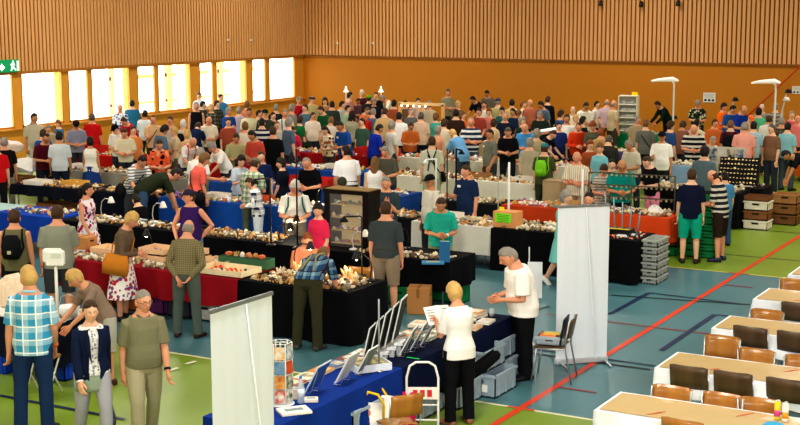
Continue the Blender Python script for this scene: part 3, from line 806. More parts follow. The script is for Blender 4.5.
def paper_sign(px, py, w, h, label, drop=True):
    p = GY(px, py, YB); o = thing('notice_sign', label, 'sign', (p.x, YB - .02, p.z))
    mb = MB(); mb.box((0, 0, 0), (w, .01, h)); part('sheet', mb, mat('#d9d9d2', vary=.03), o)
    mb = MB()
    for r in range(3): mb.box((0, -.007, h * (.32 - r * .14)), (w * .75, .003, h * .035))
    part('small_text', mb, mat('#8d8d88'), o); mb = MB()
    for r in (-1, 0, 1):
        mb.box((r * w * .3, -.007, -h * .3), (w * .2, .003, h * .16)); mb.prism([(-w * .1, 0), (0, h * .1), (w * .1, 0)], 0, .003, Matrix.Translation((r * w * .3, -.005, -h * .22)) @ Matrix.Rotation(PI / 2, 4, 'X'))
    part('pictograms', mb, mat('#2b2f3a'), o)
paper_sign(709.5, 97.5, .42, .32, 'white notice with dark pictograms on the ochre back wall')
paper_sign(798, 90, .36, .24, 'white notice at the far right end of the back wall')
for i, (px, py) in enumerate(((601, 3), (641, 4), (678, 3))):
    p = GY(px, py, YB - .25); o = thing('wall_spotlight', 'small black spotlight high on the slatted back wall, ' + ('left one', 'middle one', 'right one')[i] + ' of three', 'spotlight', (p.x, p.y, p.z))
    mb = MB(); mb.tube([(0, .19, .05), (0, .08, .05), (0, 0, .0)], .018, 8); part('bracket', mb, mat('#20201f'), o)
    mb = MB(); mb.lathe([(.03, .1), (.06, .06), (.075, -.06), (.07, -.1)], 16); part('lamp_housing', mb, mat('#1a1a1a', rough=.4), o)
p1, p2 = GY(745, 118, YB - .12), GY(800, 66, YB - .12)
mb = MB(); mb.tube([p1, p1.lerp(p2, .5) + V((0, 0, -.02)), p2, p2 + (p2 - p1) * .6], .022, 8); o = link('hanging_rope', mb.mesh(), mat('#c8441c'), label='red rope slanting across the ochre back wall at right', category='rope')
for i, (px, py) in enumerate(((226, 40), (249, 40))):
    p = GX(px, py, XW); o = thing('wall_hook', 'small white hook plate on the slatted window wall, ' + ('nearer one', 'farther one')[i], 'hook', (XW + .05, p.y, p.z)); mb = MB(); mb.box((.02, 0, 0), (.03, .1, .07)); mb.tube([(.03, 0, 0), (.09, 0, -.01), (.1, 0, .04)], .012, 6); part('plate', mb, mat('#e8e4dc'), o)
for i, (px, py) in enumerate(((338, 43), (374, 43))):
    p = GY(px, py, YB); o = thing('wall_hook', 'small white hook plate on the slatted back wall, ' + ('left one', 'right one')[i], 'hook', (p.x, YB - .05, p.z)); mb = MB(); mb.box((0, -.02, 0), (.1, .03, .07)); mb.tube([(0, -.03, 0), (0, -.09, -.01), (0, -.1, .04)], .012, 6); part('plate', mb, mat('#e8e4dc'), o)

# ------------------------------------------------------------------ light
w = bpy.data.worlds.new('sky'); SC.world = w; w.use_nodes = True
bg = w.node_tree.nodes['Background']; bg.inputs[0].default_value = (.95, .98, 1, 1); bg.inputs[1].default_value = 7.0
def area(loc, sx, sy, e, c, rot=(0, 0, 0)):
    l = bpy.data.lights.new('area', 'AREA'); l.shape = 'RECTANGLE'; l.size = sx; l.size_y = sy; l.energy = e; l.color = c
    o = bpy.data.objects.new('ceiling_or_fill_light', l); COL.objects.link(o); o.location = loc; o.rotation_euler = rot; return o
for i in range(4):
    for j in range(5):
        x = -25 + i * 9.5; y = 1 + j * 9.3
        o = thing('ceiling_light', 'long white luminaire under the hall ceiling', 'ceiling light', (x, y, TOP_Z - .1), group='ceiling luminaires')
        mb = MB(); mb.box((0, 0, 0), (.5, 2.6, .12)); part('housing', mb, mat('#e8e4da'), o)
        mb = MB(); mb.box((0, 0, -.065), (.4, 2.4, .02)); part('diffuser', mb, mat('#fff6e0', emit=6, vary=0), o)
        area((x, y, TOP_Z - .25), .5, 2.6, 300, (1, .96, .90))
area((0, -4, 6.6), 20, 1.5, 2600, (.96, .98, 1), (math.radians(62), 0, math.radians(20)))  # unseen fill lamp added behind the camera to brighten faces, not a ceiling fixture
SC.view_settings.view_transform = 'Standard'; SC.view_settings.look = 'Medium High Contrast'; SC.view_settings.exposure = -.14
SC.cycles.max_bounces = 6; SC.cycles.use_denoising = True
# ------------------------------------------------------------------ tables, cloths, goods
TABLES = []
def drape(x0, x1, y0, y1, z, drop, amp=.03, seed=0, sides='fblr', jag=0):
    """cloth lying on a table top and hanging over its edges in folds"""
    rnd = random.Random(seed); e = .015; x0 -= e; x1 += e; y0 -= e; y1 += e
    per = []; st = .07
    def seg(a, b, nrm):
        n = max(2, int((V(b) - V(a)).length / st))
        for i in range(n): per.append((V(a).lerp(V(b), i / n), V(nrm)))
    seg((x0, y0), (x1, y0), (0, -1)); seg((x1, y0), (x1, y1), (1, 0)); seg((x1, y1), (x0, y1), (0, 1)); seg((x0, y1), (x0, y0), (-1, 0))
    n = len(per); ph = rnd.random() * 9; vs = []; rows = 7
    for r in range(rows):
        t = r / (rows - 1)
        for i, (p, nr) in enumerate(per):
            s = i * st; q = V(p) + V(nr) * (t ** .7 * amp * (1.1 + math.sin(s * 9 + ph) + .5 * math.sin(s * 17 + ph * 2) + .3 * math.sin(s * 4.1)))
            dz = drop * t * (1 + (jag * math.sin(s * 2.3 + ph) if jag else 0) + .012 * math.sin(s * 9 + ph))
            vs.append((q.x, q.y, max(.012, z + .006 - dz)))
    fs = [(r * n + i, (r + 1) * n + i, (r + 1) * n + (i + 1) % n, r * n + (i + 1) % n) for r in range(rows - 1) for i in range(n)]
    mb = MB(); mb.add(vs, fs); mb.smooth = False; mb.add([(x0, y0, z + .006), (x1, y0, z + .006), (x1, y1, z + .006), (x0, y1, z + .006)], [(0, 1, 2, 3)])
    return mb
def table(x0, x1, y0, y1, label, z=.74, top='#8d7a60', group=None):
    TABLES.append((x0, y0, x1, y1)); cx, cy = (x0 + x1) / 2, (y0 + y1) / 2; w, d = x1 - x0, y1 - y0
    t = thing('trestle_table', label, 'table', (cx, cy, 0), group=group)
    mb = MB(); mb.box((0, 0, z - .015), (w, d, .03)); part('table_top', mb, mat(top, pat='wood', c2='#6d5c46', scale=6), t, bev=.004)
    for sx in (-1, 1):
        for sy in (-1, 1):
            mb = MB(); mb.tube([(sx * (w / 2 - .12), sy * (d / 2 - .07), .01), (sx * (w / 2 - .12), sy * (d / 2 - .07), z - .03)], .016, 8, round_=False); part('leg', mb, mat('#9a9da0', metal=.8, rough=.4), t)
    return t
CL_SEED = [0]
def cloth_on(x0, x1, y0, y1, label, c, drop=.70, z=.74, amp=.03, name='tablecloth', **k):
    CL_SEED[0] += 1
    mb = drape(x0, x1, y0, y1, z, drop, amp=amp, seed=CL_SEED[0])
    return link(name, mb.mesh(), cloth(c, scale=8, vary=.18, **k), label=label, category='tablecloth')
# rocks -------------------------------------------------------------
import bmesh
def rock(seed, sub=2):
    bm = bmesh.new(); bmesh.ops.create_icosphere(bm, subdivisions=sub, radius=1); r = random.Random(seed); o = V((r.random() * 30, r.random() * 30, 0))
    planes = [(V((r.gauss(0, 1), r.gauss(0, 1), r.gauss(0, 1))).normalized(), r.uniform(.55, .85)) for _ in range(7)]
    sx, sy, sz = r.uniform(.8, 1.2), r.uniform(.6, 1), r.uniform(.55, 1.1)
    for v in bm.verts:
        c = v.co.copy(); c *= 1 + .3 * noise.noise(c * 1.4 + o)
        for n, d in planes:
            k = c.dot(n)
            if k > d: c -= n * (k - d)
        c.x *= sx; c.y *= sy; c.z = max(c.z * sz, -.45 * sz) + .45 * sz; v.co = c
    me = bpy.data.meshes.new('rock'); bm.to_mesh(me); bm.free(); return me
def crystal(seed):
    r = random.Random(seed); mb = MB(); mb.smooth = False
    mb.ball((0, 0, .12), (.7, .6, .25), 8, 5)
    for i in range(7):
        a = r.random() * 6.3; t = r.uniform(.1, .75); d = V((math.cos(a) * t, math.sin(a) * t, 1)).normalized(); L = r.uniform(.7, 1.6); w = r.uniform(.12, .22)
        xa = d.cross(V((0, 1, .1))).normalized(); ya = d.cross(xa); b = V((math.cos(a) * t * .5, math.sin(a) * t * .5, .05))
        mb.loft([(b, xa, ya, w, w, 2), (b + d * L * .8, xa, ya, w * .95, w * .95, 2), (b + d * L, xa, ya, .02, .02, 2)], 6)
    return mb.mesh('crystal')
ROCKS = [rock(i) for i in range(7)] + [crystal(i) for i in range(3)]
LOWROCKS = [rock(i + 50, 1) for i in range(6)]
PAL = {'warm': ['#dcc08a', '#c08a4e', '#7a5230', '#e8d8b8', '#a0947f', '#cf9f60', '#4c3a2c', '#8f7a5a'], 'pale': ['#dccfae', '#bfae8c', '#e8dfc8', '#958c7c', '#b89c6c', '#7c6a50'], 'dark': ['#6d5a45', '#9b8466', '#d2bb90', '#423a33', '#b8a98e', '#e6d6b4'],
       'mix': ['#e4d0a4', '#c76a3a', '#7a8f86', '#8c6a9c', '#f1e8d4', '#a67c4e', '#d9d9d6', '#4c5f78', '#c9a03c'], 'orange': ['#e2542a', '#d93f1c', '#f0a060', '#cfc8b8', '#2d3a66']}
def rmat(c): return mat(c, rough=.55, bump=.5, scale=25, vary=.3)
BUDGET = [298]
def goods(x0, x1, y0, y1, z, pal, n, n_ind, size, group, label, seed=0, tiers=0):
    """n lumps over a table top; the first n_ind (nearest row) are things of their own, the rest one heap"""
    r = random.Random(seed + 100); pts = []; W, D = x1 - x0, y1 - y0; size = (size[0] * .55, size[1] * .68); n = int(n * 2.1)
    cards = [(r.uniform(x0 + .12, x1 - .12), r.uniform(y0 + .25, y1 - .1), r.uniform(.05, .1), r.uniform(-.3, .3)) for _ in range(int(W * D * 9))]
    for i in range(n * 6):
        if len(pts) >= n: break
        s = r.uniform(*size) ; x = r.uniform(x0 + s, x1 - s); y = r.uniform(y0 + s, y1 - s)
        if all((x - a) ** 2 + (y - b) ** 2 > ((s + c) * .62) ** 2 for a, b, c in pts): pts.append((x, y, s))
    pts.sort(key=lambda p: p[1]); cols = PAL[pal]
    k = min(n_ind, len(pts), BUDGET[0]); BUDGET[0] -= k
    for (x, y, s) in pts[:k]:
        me = r.choice(ROCKS[:7] if r.random() < .75 else ROCKS[7:])
        o = link('mineral_specimen', me, rmat(r.choice(cols)), label=label, category='mineral', group=group)
        q = s * (.8 if me in ROCKS[7:] else 1); o.location = (x, y, z); o.rotation_euler = (0, 0, r.random() * 6.3); o.scale = (q, q, q)
    if len(pts) > k:
        mb = MB(); mb.smooth = False
        for (x, y, s) in pts[k:]:
            me = r.choice(LOWROCKS); mb.cur = r.randrange(len(cols)); M = Matrix.Translation((x, y, z)) @ Matrix.Rotation(r.random() * 6.3, 4, 'Z') @ Matrix.Scale(s, 4)
            mb.add([M @ v.co for v in me.vertices], [tuple(p.vertices) for p in me.polygons])
        for (x, y, s, a) in cards:
            mb.cur = len(cols) + r.randrange(3); mb.box((x, y, z + .012), (s * 2, s * 1.4, .024), Matrix.Rotation(a, 3, 'Z'))
        link('mineral_specimens', mb.mesh(), [rmat(c) for c in cols] + [mat('#f2efe6'), mat('#e8e2d0'), mat('#a8b4b8')], label='small minerals over ' + label.split(' on ', 1)[1], category='minerals', kind='stuff')
def tray(x, y, z, w, d, h, c, label, group, name='display_tray', rz=0, inner=None):
    o = thing(name, label, 'tray' if 'tray' in name else 'box', (x, y, z), rz, group)
    mb = MB(); t = .008
    mb.box((0, 0, t / 2), (w, d, t))
    for s in (-1, 1): mb.box((s * (w - t) / 2, 0, h / 2), (t, d, h)); mb.box((0, s * (d - t) / 2, h / 2), (w - 2 * t, t, h))
    part('shell', mb, mat(c, rough=.7), o)
    if inner:
        r = random.Random(int(x * 100)); mb = MB(); mb.smooth = False; cols = PAL[inner]
        for i in range(max(3, int(w / .09))):
            for j in range(max(2, int(d / .09))):
                me = r.choice(LOWROCKS); mb.cur = r.randrange(len(cols)); M = Matrix.Translation(((i + .5) * (w - .03) / max(3, int(w / .09)) - w / 2 + .015, (j + .5) * (d - .03) / max(2, int(d / .09)) - d / 2 + .015, t)) @ Matrix.Scale(r.uniform(.02, .038), 4)
                mb.add([M @ v.co for v in me.vertices], [tuple(p.vertices) for p in me.polygons])
        q = part('filling', mb, [rmat(c) for c in cols], o); q['kind'] = 'stuff'
    return o
def carton(x, y, z, w, d, h, label, c='#b5814c', rz=0, group=None, tape=True):
    o = thing('cardboard_box', label, 'box', (x, y, z), rz, group)
    mb = MB(); mb.box((0, 0, h / 2), (w, d, h)); part('carton', mb, mat(c, vary=.1, scale=10), o, bev=.006)
    if tape:
        mb = MB(); mb.box((0, 0, h + .001), (.05, d * .98, .002)); mb.box((0, -d / 2 - .001, h * .8), (.05, .002, h * .36)); part('tape', mb, mat('#8f6232'), o)
    for s in (-1, 1):
        mb = MB(); mb.box((s * (w / 2 + .001), 0, h * .7), (.002, .09, .03)); part('hand_hole', mb, mat('#3a2816'), o)
    return o
def crate(x, y, z, w, d, h, c, label, group=None, rz=0, name='plastic_crate', sheet=False):
    o = thing(name, label, 'crate', (x, y, z), rz, group); mb = MB(); t = .012
    mb.box((0, 0, .01), (w, d, .02))
    for s in (-1, 1):
        mb.box((s * (w - t) / 2, 0, h / 2), (t, d, h)); mb.box((0, s * (d - t) / 2, h / 2), (w, t, h))
        mb.box((0, s * (d / 2 + .006), h - .02), (w + .024, .02, .03)); mb.box((s * (w / 2 + .006), 0, h - .02), (.02, d + .024, .03))
        for k in range(5): mb.box((-w / 2 + w * (k + .5) / 5, s * (d / 2 + .005), h * .45), (.012, .012, h * .8))
        for k in range(3): mb.box((s * (w / 2 + .005), -d / 2 + d * (k + .5) / 3, h * .45), (.012, .012, h * .8))
    part('shell', mb, mat(c, rough=.45, vary=.06), o)
    mb = MB(); mb.box((0, -(d / 2 + .012), h * .68), (w * .28, .004, .035)); part('hand_grip', mb, mat('#16201c' if c != '#9fb0bd' else '#4d5a66'), o)
    if sheet:
        mb = MB(); mb.box((w * .1, -d / 2 - .013, h * .4), (.14, .003, .09)); part('paper_label', mb, mat('#eeeeea'), o)
    return o
def desk_lamp(x, y, z, label, rz=0, c='#1a1a1a', h=.55, bulb=True, group=None):
    o = thing('desk_lamp', label, 'lamp', (x, y, z), rz, group)
    mb = MB(); mb.lathe([(.07, 0), (.075, .012), (.03, .03), (.01, .035)], 16); part('base', mb, mat(c, rough=.4), o)
    mb = MB(); mb.tube([(0, 0, .03), (-.03, 0, h * .5), (.0, 0, h * .85), (.08, 0, h), (.2, 0, h * .98)], .009, 8); part('arm', mb, mat(c, rough=.4, metal=.5), o)
    mb = MB(); mb.lathe([(.018, .06), (.03, .05), (.06, -.03), (.07, -.05), (.066, -.05), (.025, .04)], 16, (.22, 0, h * .95)); sh = part('lamp_shade', mb, mat('#e8e4dc' if c != '#1a1a1a' else c, rough=.4), o)
    if bulb:
        mb = MB(); mb.ball((.22, 0, h * .95 - .035), .035, 12, 8); part('bulb', mb, mat('#fff0c8', emit=40, vary=0), o)
        l = bpy.data.lights.new('lamp_light', 'POINT'); l.energy = 7; l.color = (1, .85, .6); l.shadow_soft_size = .04; lo = bpy.data.objects.new('lamp_light', l); COL.objects.link(lo); lo.parent = o; lo.location = (.22, 0, h * .95 - .1)
    return o

BR = 'on the black-clothed table where the man in olive trousers bends over'
# Row 1 ------------------------------------------------------------------
table(-14.75, -11.32, 15.1, 16.1, 'long trestle table under the dark red cloth'); cloth_on(-14.75, -11.32, 15.1, 16.1, 'dark red tablecloth behind the man with hands clasped', '#8e1420', drop=.42)
table(-11.28, -9.45, 15.1, 16.1, 'trestle table hidden under the black cloth beside the bending man'); cloth_on(-11.28, -9.45, 15.1, 16.1, 'black tablecloth hanging to the floor in front of the bending man', '#0b0c10', drop=.73)
goods(-11.2, -9.5, 15.12, 16.05, .75, 'warm', 150, 75, (.03, .075), 'minerals in front of the bending man', 'rough mineral lump ' + BR, 1)
goods(-14.7, -13.3, 15.13, 15.6, .75, 'pale', 50, 24, (.04, .09), 'minerals at the left end of the red cloth', 'rough mineral lump on the left end of the dark red cloth', 2)
goods(-13.2, -12.15, 15.13, 15.52, .75, 'pale', 36, 20, (.04, .09), 'minerals in the middle of the red cloth', 'small mineral piece on the middle of the dark red cloth', 3)
r_ = random.Random(5)
# pale stepped boxes behind on the red table
for i, (x, y, zz, w) in enumerate(((-14.35, 15.85, .75, .5), (-13.3, 15.75, .75, .55), (-12.75, 15.85, .75, .5), (-13.3, 15.78, .90, .5), (-12.78, 15.86, .90, .45), (-12.2, 15.85, .75, .45))):
    tray(x, y, zz if zz < .8 else .85, w, .4, .09, '#e8c49c', ('pale peach display box at the left end of the red table', 'pale peach display box, lower one behind the woman with tan bag', 'pale peach display box, lower one beside the clasped hands man', 'pale peach display box stacked upper, near the woman with tan bag', 'pale peach display box stacked upper, near the clasped hands man', 'pale peach display box at the middle of the red table')[i], None, 'display_box', inner='mix')
q = G(223, 270, .75); tray(-11.72, 15.42, .75, .85, .5, .09, '#e9dcb4', 'long cream tray of orange and white specimens on red cloth', None, inner='orange')
tray(-11.75, 15.92, .75, .85, .26, .15, '#3e6a4c', 'long green and white tray of upright specimens behind the cream tray', None, inner='warm')
for i, (px, py, c) in enumerate(((231, 246, '#e07a4c'), (240, 246, '#c9a468'), (251, 250, '#efe6d2'), (257, 251, '#e08a5c'), (264, 250, '#b98a52'), (222, 246, '#e07a4c'))):
    p = G(px, py + 8, .9); o = link('large_mineral', ROCKS[i % 3 + 7 if i == 1 else i % 5], rmat(c), label='big ' + ('orange stone at the right', 'brown crystal spire', 'white stone', 'orange stone in the middle', 'brown lump', 'orange stone at the left')[i] + ' among upright specimens left of bending man', category='mineral')
    o.location = (-12.05 + i * .12, 15.9, .9 if i != 5 else .9); o.scale = (.055,) * 3
# lit crystal groups around the bending man
for i, (x, y, s, c) in enumerate(((-10.75, 15.85, .13, '#ffdca0'), (-10.55, 15.65, .1, '#ffd494'), (-9.95, 15.9, .14, '#f8c890'), (-9.75, 15.75, .1, '#f4d8a8'), (-11.0, 15.7, .08, '#e9ddc4'))):
    o = link('crystal_cluster', ROCKS[7 + i % 3], mat(c, rough=.4, bump=.3, vary=.25), label=('big glowing crystal cluster left of the bending man', 'smaller honey crystal cluster left of the bending man', 'tall peach crystal cluster right of the bending man', 'low cream crystal cluster right of the bending man', 'pale crystal cluster at the left end of the black table')[i], category='crystal'); o.location = (x, y, .75); o.scale = (s,) * 3
desk_lamp(-9.62, 15.95, .75, 'black desk lamp with bright bulb on the black table right of bending man', rz=PI, h=.36); desk_lamp(-10.9, 15.98, .75, 'black desk lamp with glowing bulb on the black table left of bending man', rz=.3, h=.42)
# under the red table
for i, (px, py) in enumerate(((108, 300), (118, 303), (128, 305), (160, 306), (172, 309))):
    x = -14.1 + i * .5; crate(x, 15.6, 0, .42, .5, .28, ('#b06a2c', '#a8622a', '#7a3a78', '#3f4650', '#c8c8c0')[i], ('orange-brown crate', 'second orange-brown crate', 'purple crate', 'dark grey crate', 'pale grey crate')[i] + ' under the dark red tablecloth')
    if i < 2: crate(x, 15.6, .29, .42, .5, .16, '#b8752f', ('low orange-brown crate atop another beneath the red table end', 'low orange-brown crate atop another, second beneath the red table')[i])
# Row 2 ------------------------------------------------------------------
table(-14.4, -11.55, 17.75, 18.55, 'long trestle table in the second row under black cloth'); cloth_on(-14.4, -11.55, 17.75, 18.55, 'black tablecloth on the table behind the bending man', '#0c0d12')
table(-11.5, -9.3, 17.7, 18.6, 'trestle table under black cloth by the man in turquoise'); cloth_on(-11.5, -9.3, 17.7, 18.6, 'black tablecloth on the table in front of the man in turquoise', '#0a0b0f', drop=.44)
goods(-14.3, -12.6, 17.8, 18.5, .75, 'warm', 90, 30, (.035, .085), 'pale stones on the second row', 'pale stone lump on the black table behind the bending man', 7)
goods(-11.0, -9.35, 17.72, 18.2, .75, 'dark', 70, 45, (.03, .075), 'minerals before the man in turquoise', 'brownish stone on the black table in front of the man in turquoise', 8)
mb = MB(); mb.box((0, 0, .16), (.16, .035, .32)); b = thing('standing_book', 'blue book standing upright on the black table before the man in turquoise', 'book', tuple(G(444.5, 262, .75)), .3); part('cover', mb, mat('#2f6fa0'), b); mb = MB(); mb.box((0, 0, .32), (.14, .026, .004)); part('pages', mb, mat('#e6e0d0'), b)
b = thing('flat_book', 'blue book lying flat at the edge of the black table', 'book', tuple(G(433, 262.5, .765)), .5); mb = MB(); mb.box((0, 0, 0), (.34, .2, .025)); part('cover', mb, mat('#3a86b4'), b); mb = MB(); mb.box((.0, -.0, .014), (.2, .1, .003)); part('cover_picture', mb, mat('#a8a070'), b)
table(-17.4, -14.6, 17.9, 18.7, 'trestle table under black cloth behind the woman in floral dress'); cloth_on(-17.4, -14.6, 17.9, 18.7, 'black tablecloth behind the woman in floral dress', '#0d0e12')
goods(-17.3, -14.7, 17.95, 18.65, .75, 'warm', 70, 12, (.04, .08), 'stones behind the floral dress', 'tan stone on the black table behind the woman in floral dress', 9)
table(-20.6, -19.2, 18.0, 18.9, 'trestle table under the light teal cloth at the left edge'); table(-19.15, -17.6, 18.0, 18.9, 'trestle table under the bright blue cloth at left'); cloth_on(-20.6, -19.2, 18.0, 18.9, 'light teal tablecloth at the left edge behind the backpacked man', '#a9c4c4', drop=.4); cloth_on(-19.15, -17.6, 18.0, 18.9, 'bright blue tablecloth on the left table behind the two men', '#1846a8', drop=.5)
goods(-19.1, -17.7, 18.1, 18.8, .75, 'mix', 40, 0, (.04, .08), '', 'stones on the bright blue left table', 10)
# display cabinet
c0, c1 = G(322, 238, .75), G(373, 242, .75)
def cabinet():
    o = thing('display_cabinet', 'tall black display cabinet with glass-fronted shelves of specimens', 'cabinet', (-11.32, 18.22, .75), .0)
    w, h, d = .66, .82, .36; mb = MB()
    for s in (-1, 1): mb.box((s * (w / 2 + .05), 0, h / 2), (.12, d, h))
    mb.box((0, 0, h + .03), (w + .24, d + .04, .06)); mb.box((0, 0, .02), (w + .2, d, .04)); part('case', mb, mat('#0b0b0d', rough=.4), o)
    mb = MB(); mb.box((0, d / 2 - .01, h / 2), (w, .015, h)); part('back_panel', mb, mat('#b09a6c', emit=.5), o)  # panel glows by itself to stand in for the light inside the case
    r = random.Random(3)
    for k in range(4):
        z = .05 + k * .2; mb = MB(); mb.box((0, 0, z), (w, d - .04, .012)); s = part('shelf', mb, mat('#c9b078'), o); mb = MB(); mb.smooth = False
        for i in range(10):
            me = r.choice(LOWROCKS); mb.cur = r.randrange(5); M = Matrix.Translation((-w / 2 + (i + .5) * w / 10, r.uniform(-.12, .05), z + .006)) @ Matrix.Scale(r.uniform(.035, .06), 4); mb.add([M @ v.co for v in me.vertices], [tuple(p.vertices) for p in me.polygons])
        q = part('specimens', mb, [rmat(c) for c in PAL['mix'][:5]], s); q['kind'] = 'stuff'
    mb = MB(); mb.box((0, -d / 2 - .002, h / 2), (w, .004, h)); part('glass_front', mb, glass, o)
    mb = MB(); mb.box((.0, 0, h + .065), (w + .2, d, .012)); part('gilt_top_edge', mb, mat('#8a6f3a'), o)
    o.scale = (.95, 1, 1.05)
cabinet()
# Row 3 ------------------------------------------------------------------
def seg3(x0, x1, y0, y1, cname, c, drop, pal, n, ni, where, seed, size=(.04, .09), z=.74):
    table(x0, x1, y0, y1, 'trestle table under the ' + cname + ' cloth ' + where, z=z); cloth_on(x0, x1, y0, y1, cname + ' tablecloth ' + where, c, drop=drop, z=z)
    if n: goods(x0 + .03, x1 - .03, y0 + .03, y1 - .05, z + .01, pal, n, ni, size, 'stones ' + where, 'stone piece on the ' + cname + ' cloth ' + where, seed)
seg3(-21.9, -19.75, 21.1, 22.0, 'navy', '#10141f', .22, 'warm', 110, 22, 'in front of the man in maroon polo', 20)
seg3(-19.6, -18.0, 21.1, 22.0, 'black', '#0e1420', .72, 'warm', 70, 10, 'before the man in striped polo', 21)
seg3(-17.75, -14.0, 21.1, 21.95, 'bright blue', '#1a4f9e', .72, 'mix', 170, 25, 'where the woman in coral shirt reaches out', 22)
seg3(-13.9, -11.75, 21.1, 21.95, 'charcoal', '#15161a', .72, 'warm', 90, 5, 'behind the black display cabinet', 23)
seg3(-11.7, -10.15, 20.9, 21.9, 'off-white', '#d6d2c6', .5, 'warm', 90, 12, 'behind the man in turquoise', 24)
seg3(-10.1, -8.35, 20.9, 21.9, 'deep black', '#0b0c0f', .72, 'pale', 90, 16, 'left of the standing white banner', 25)
seg3(-8.3, -7.45, 20.85, 21.75, 'black draped', '#0c0d10', .70, 'orange', 40, 18, 'right of the standing white banner', 26, size=(.02, .05))
# Row 4 ------------------------------------------------------------------
seg3(-12.9, -11.2, 23.4, 24.2, 'dull black', '#17181b', .7, 'pale', 60, 0, 'behind the navy polo vendor', 30)
seg3(-11.15, -9.4, 23.5, 24.3, 'rust orange', '#b8401a', .6, 'mix', 50, 0, 'behind the bright green notice box', 31)
seg3(-9.3, -7.75, 23.4, 24.3, 'orange red', '#c8481c', .45, 'dark', 60, 6, 'beside the youth in turquoise shorts', 32)
seg3(-18.3, -13.4, 23.5, 24.3, 'blue back-row', '#1f4a90', .6, 'mix', 110, 0, 'behind the bearded man in black', 33)
seg3(-23.5, -19.0, 23.6, 24.4, 'grey', '#8f8c82', .6, 'warm', 90, 0, 'behind the man in maroon polo', 34)
# Row 5 / 6 ----------------------------------------------------------------
seg3(-16.1, -11.25, 26.5, 27.4, 'cream white', '#ddd8ca', .6, 'warm', 160, 0, 'in the middle of the hall', 40, (.05, .11))
seg3(-18.6, -16.2, 26.4, 27.3, 'royal blue', '#1c4c9c', .6, 'mix', 60, 0, 'behind the man in white polo', 41, (.05, .1))
seg3(-26.5, -23.2, 26.3, 27.2, 'bright red', '#b81c18', .5, 'warm', 70, 0, 'of the counter near the windows', 42, (.05, .1))
seg3(-22.8, -18.8, 26.4, 27.3, 'scarlet', '#b01a1c', .5, 'mix', 80, 0, 'behind the woman in coral shirt', 43, (.05, .1))
seg3(-9.5, -7.55, 27.2, 28.1, 'jet black', '#101013', .7, 'pale', 90, 14, 'with cream stones right of the banner', 44, (.06, .11))
seg3(-22.2, -17.5, 29.4, 30.2, 'crimson', '#a11a1e', .6, 'mix', 110, 0, 'in the crowd below the last window', 45, (.06, .12))
seg3(-17.2, -11.5, 29.8, 30.6, 'dusty white', '#cfc8b8', .6, 'mix', 130, 0, 'behind the crowd in the middle', 46, (.06, .12))
seg3(-11, -8.8, 31.3, 32.2, 'pale blue', '#7f9bb4', .6, 'pale', 60, 0, 'behind the man in black cap', 47, (.06, .12))
seg3(-20.5, -15.0, 33.4, 34.3, 'beige', '#bda27a', .6, 'warm', 110, 0, 'towards the back of the hall', 48, (.07, .13))
seg3(-14.9, -11.6, 33.5, 34.3, 'purple', '#5c4a86', .6, 'pale', 70, 0, 'below the white strip lamp', 49, (.07, .13))
seg3(-24.5, -20.9, 33.4, 34.2, 'brown', '#7a5230', .6, 'warm', 80, 0, 'near the last window', 50, (.07, .13))
seg3(-14.7, -12.9, 38.5, 39.3, 'emerald green', '#127a52', .6, 'pale', 40, 0, 'carrying the white shelf tower', 51, (.07, .13))
seg3(-12.7, -8.6, 38.8, 39.7, 'vivid orange', '#e8661c', .6, 'mix', 80, 0, 'along the back wall', 52, (.07, .13))
seg3(-23.5, -15.2, 38.3, 39.1, 'sand', '#c9a878', .6, 'warm', 130, 0, 'along the back wall', 53, (.07, .13))
seg3(-8.4, -5.0, 35.5, 36.4, 'tangerine', '#d8661e', .6, 'mix', 70, 0, 'behind the man in pink shirt', 54, (.06, .12))
seg3(-8.5, -7.3, 28.15, 29.0, 'soft black', '#131215', .7, 'pale', 20, 0, 'under the stone display', 56, (.04, .08))
seg3(-28.3, -26.6, 24.2, 25.2, 'pinkish white', '#e6dcd4', .6, 'mix', 30, 0, 'at the far left edge', 57, (.05, .1))
seg3(-7.2, -5.4, 31.6, 32.5, 'slate blue', '#6a8aa6', .7, 'mix', 20, 0, 'near the bending man in black', 55, (.06, .1))
# ------------------------------------------------------------------ roll-up banners
STEEL = mat('#b8bcc0', metal=.85, rough=.3)
WOODC, WOODSHADE = mat('#b8813f', pat='wood', c2='#8f5c28', scale=10, rough=.22, spec=.5), mat('#67503a', pat='wood', c2='#43331f', scale=10, rough=.35, spec=.4)  # one plywood in two tones, the second with shade put into its colour
def banner(a, b, h, label, side):
    a, b = V((a.x, a.y, 0)), V((b.x, b.y, 0)); w = (b - a).length; ang = math.atan2(b.y - a.y, b.x - a.x); c = (a + b) / 2
    o = thing('banner_stand', label, 'banner', (c.x, c.y, 0), ang)
    mb = MB()
    for i in range(17):
        pass
    n = 16; vs = []
    for j in range(2):
        for i in range(n + 1): vs.append((-w / 2 + w * i / n, .004 * math.sin(i * 2.1), .07 + j * (h - .09)))
    mb.add(vs, [(i, i + 1, n + 2 + i, n + 1 + i) for i in range(n)]); mb.smooth = True
    part('banner_sheet', mb, cloth('#dde5ec', vary=.03, bump=.12, scale=3), o)
    mb = MB(); mb.box((0, 0, h - .01), (w + .01, .03, .035)); part('top_rail', mb, mat('#8d9296', metal=.6, rough=.4), o, bev=.004)
    mb = MB(); mb.box((0, 0, .045), (w + .02, .07, .07)); part('base_cassette', mb, mat('#c8ccd0', metal=.4, rough=.4), o, bev=.01)
    s = side
    mb = MB(); mb.tube([(0.02, s * .03, h - .03), (w * .2, s * .14, .1)], .008, 8); part('support_pole', mb, mat('#e9eef2', rough=.3), o)
    for q in (-1, 1):
        mb = MB(); mb.tube([(q * w * .42, -.28, .02), (q * w * .42, .0, .05), (q * w * .42, .28, .02)], .014, 8); part('foot', mb, STEEL, o)
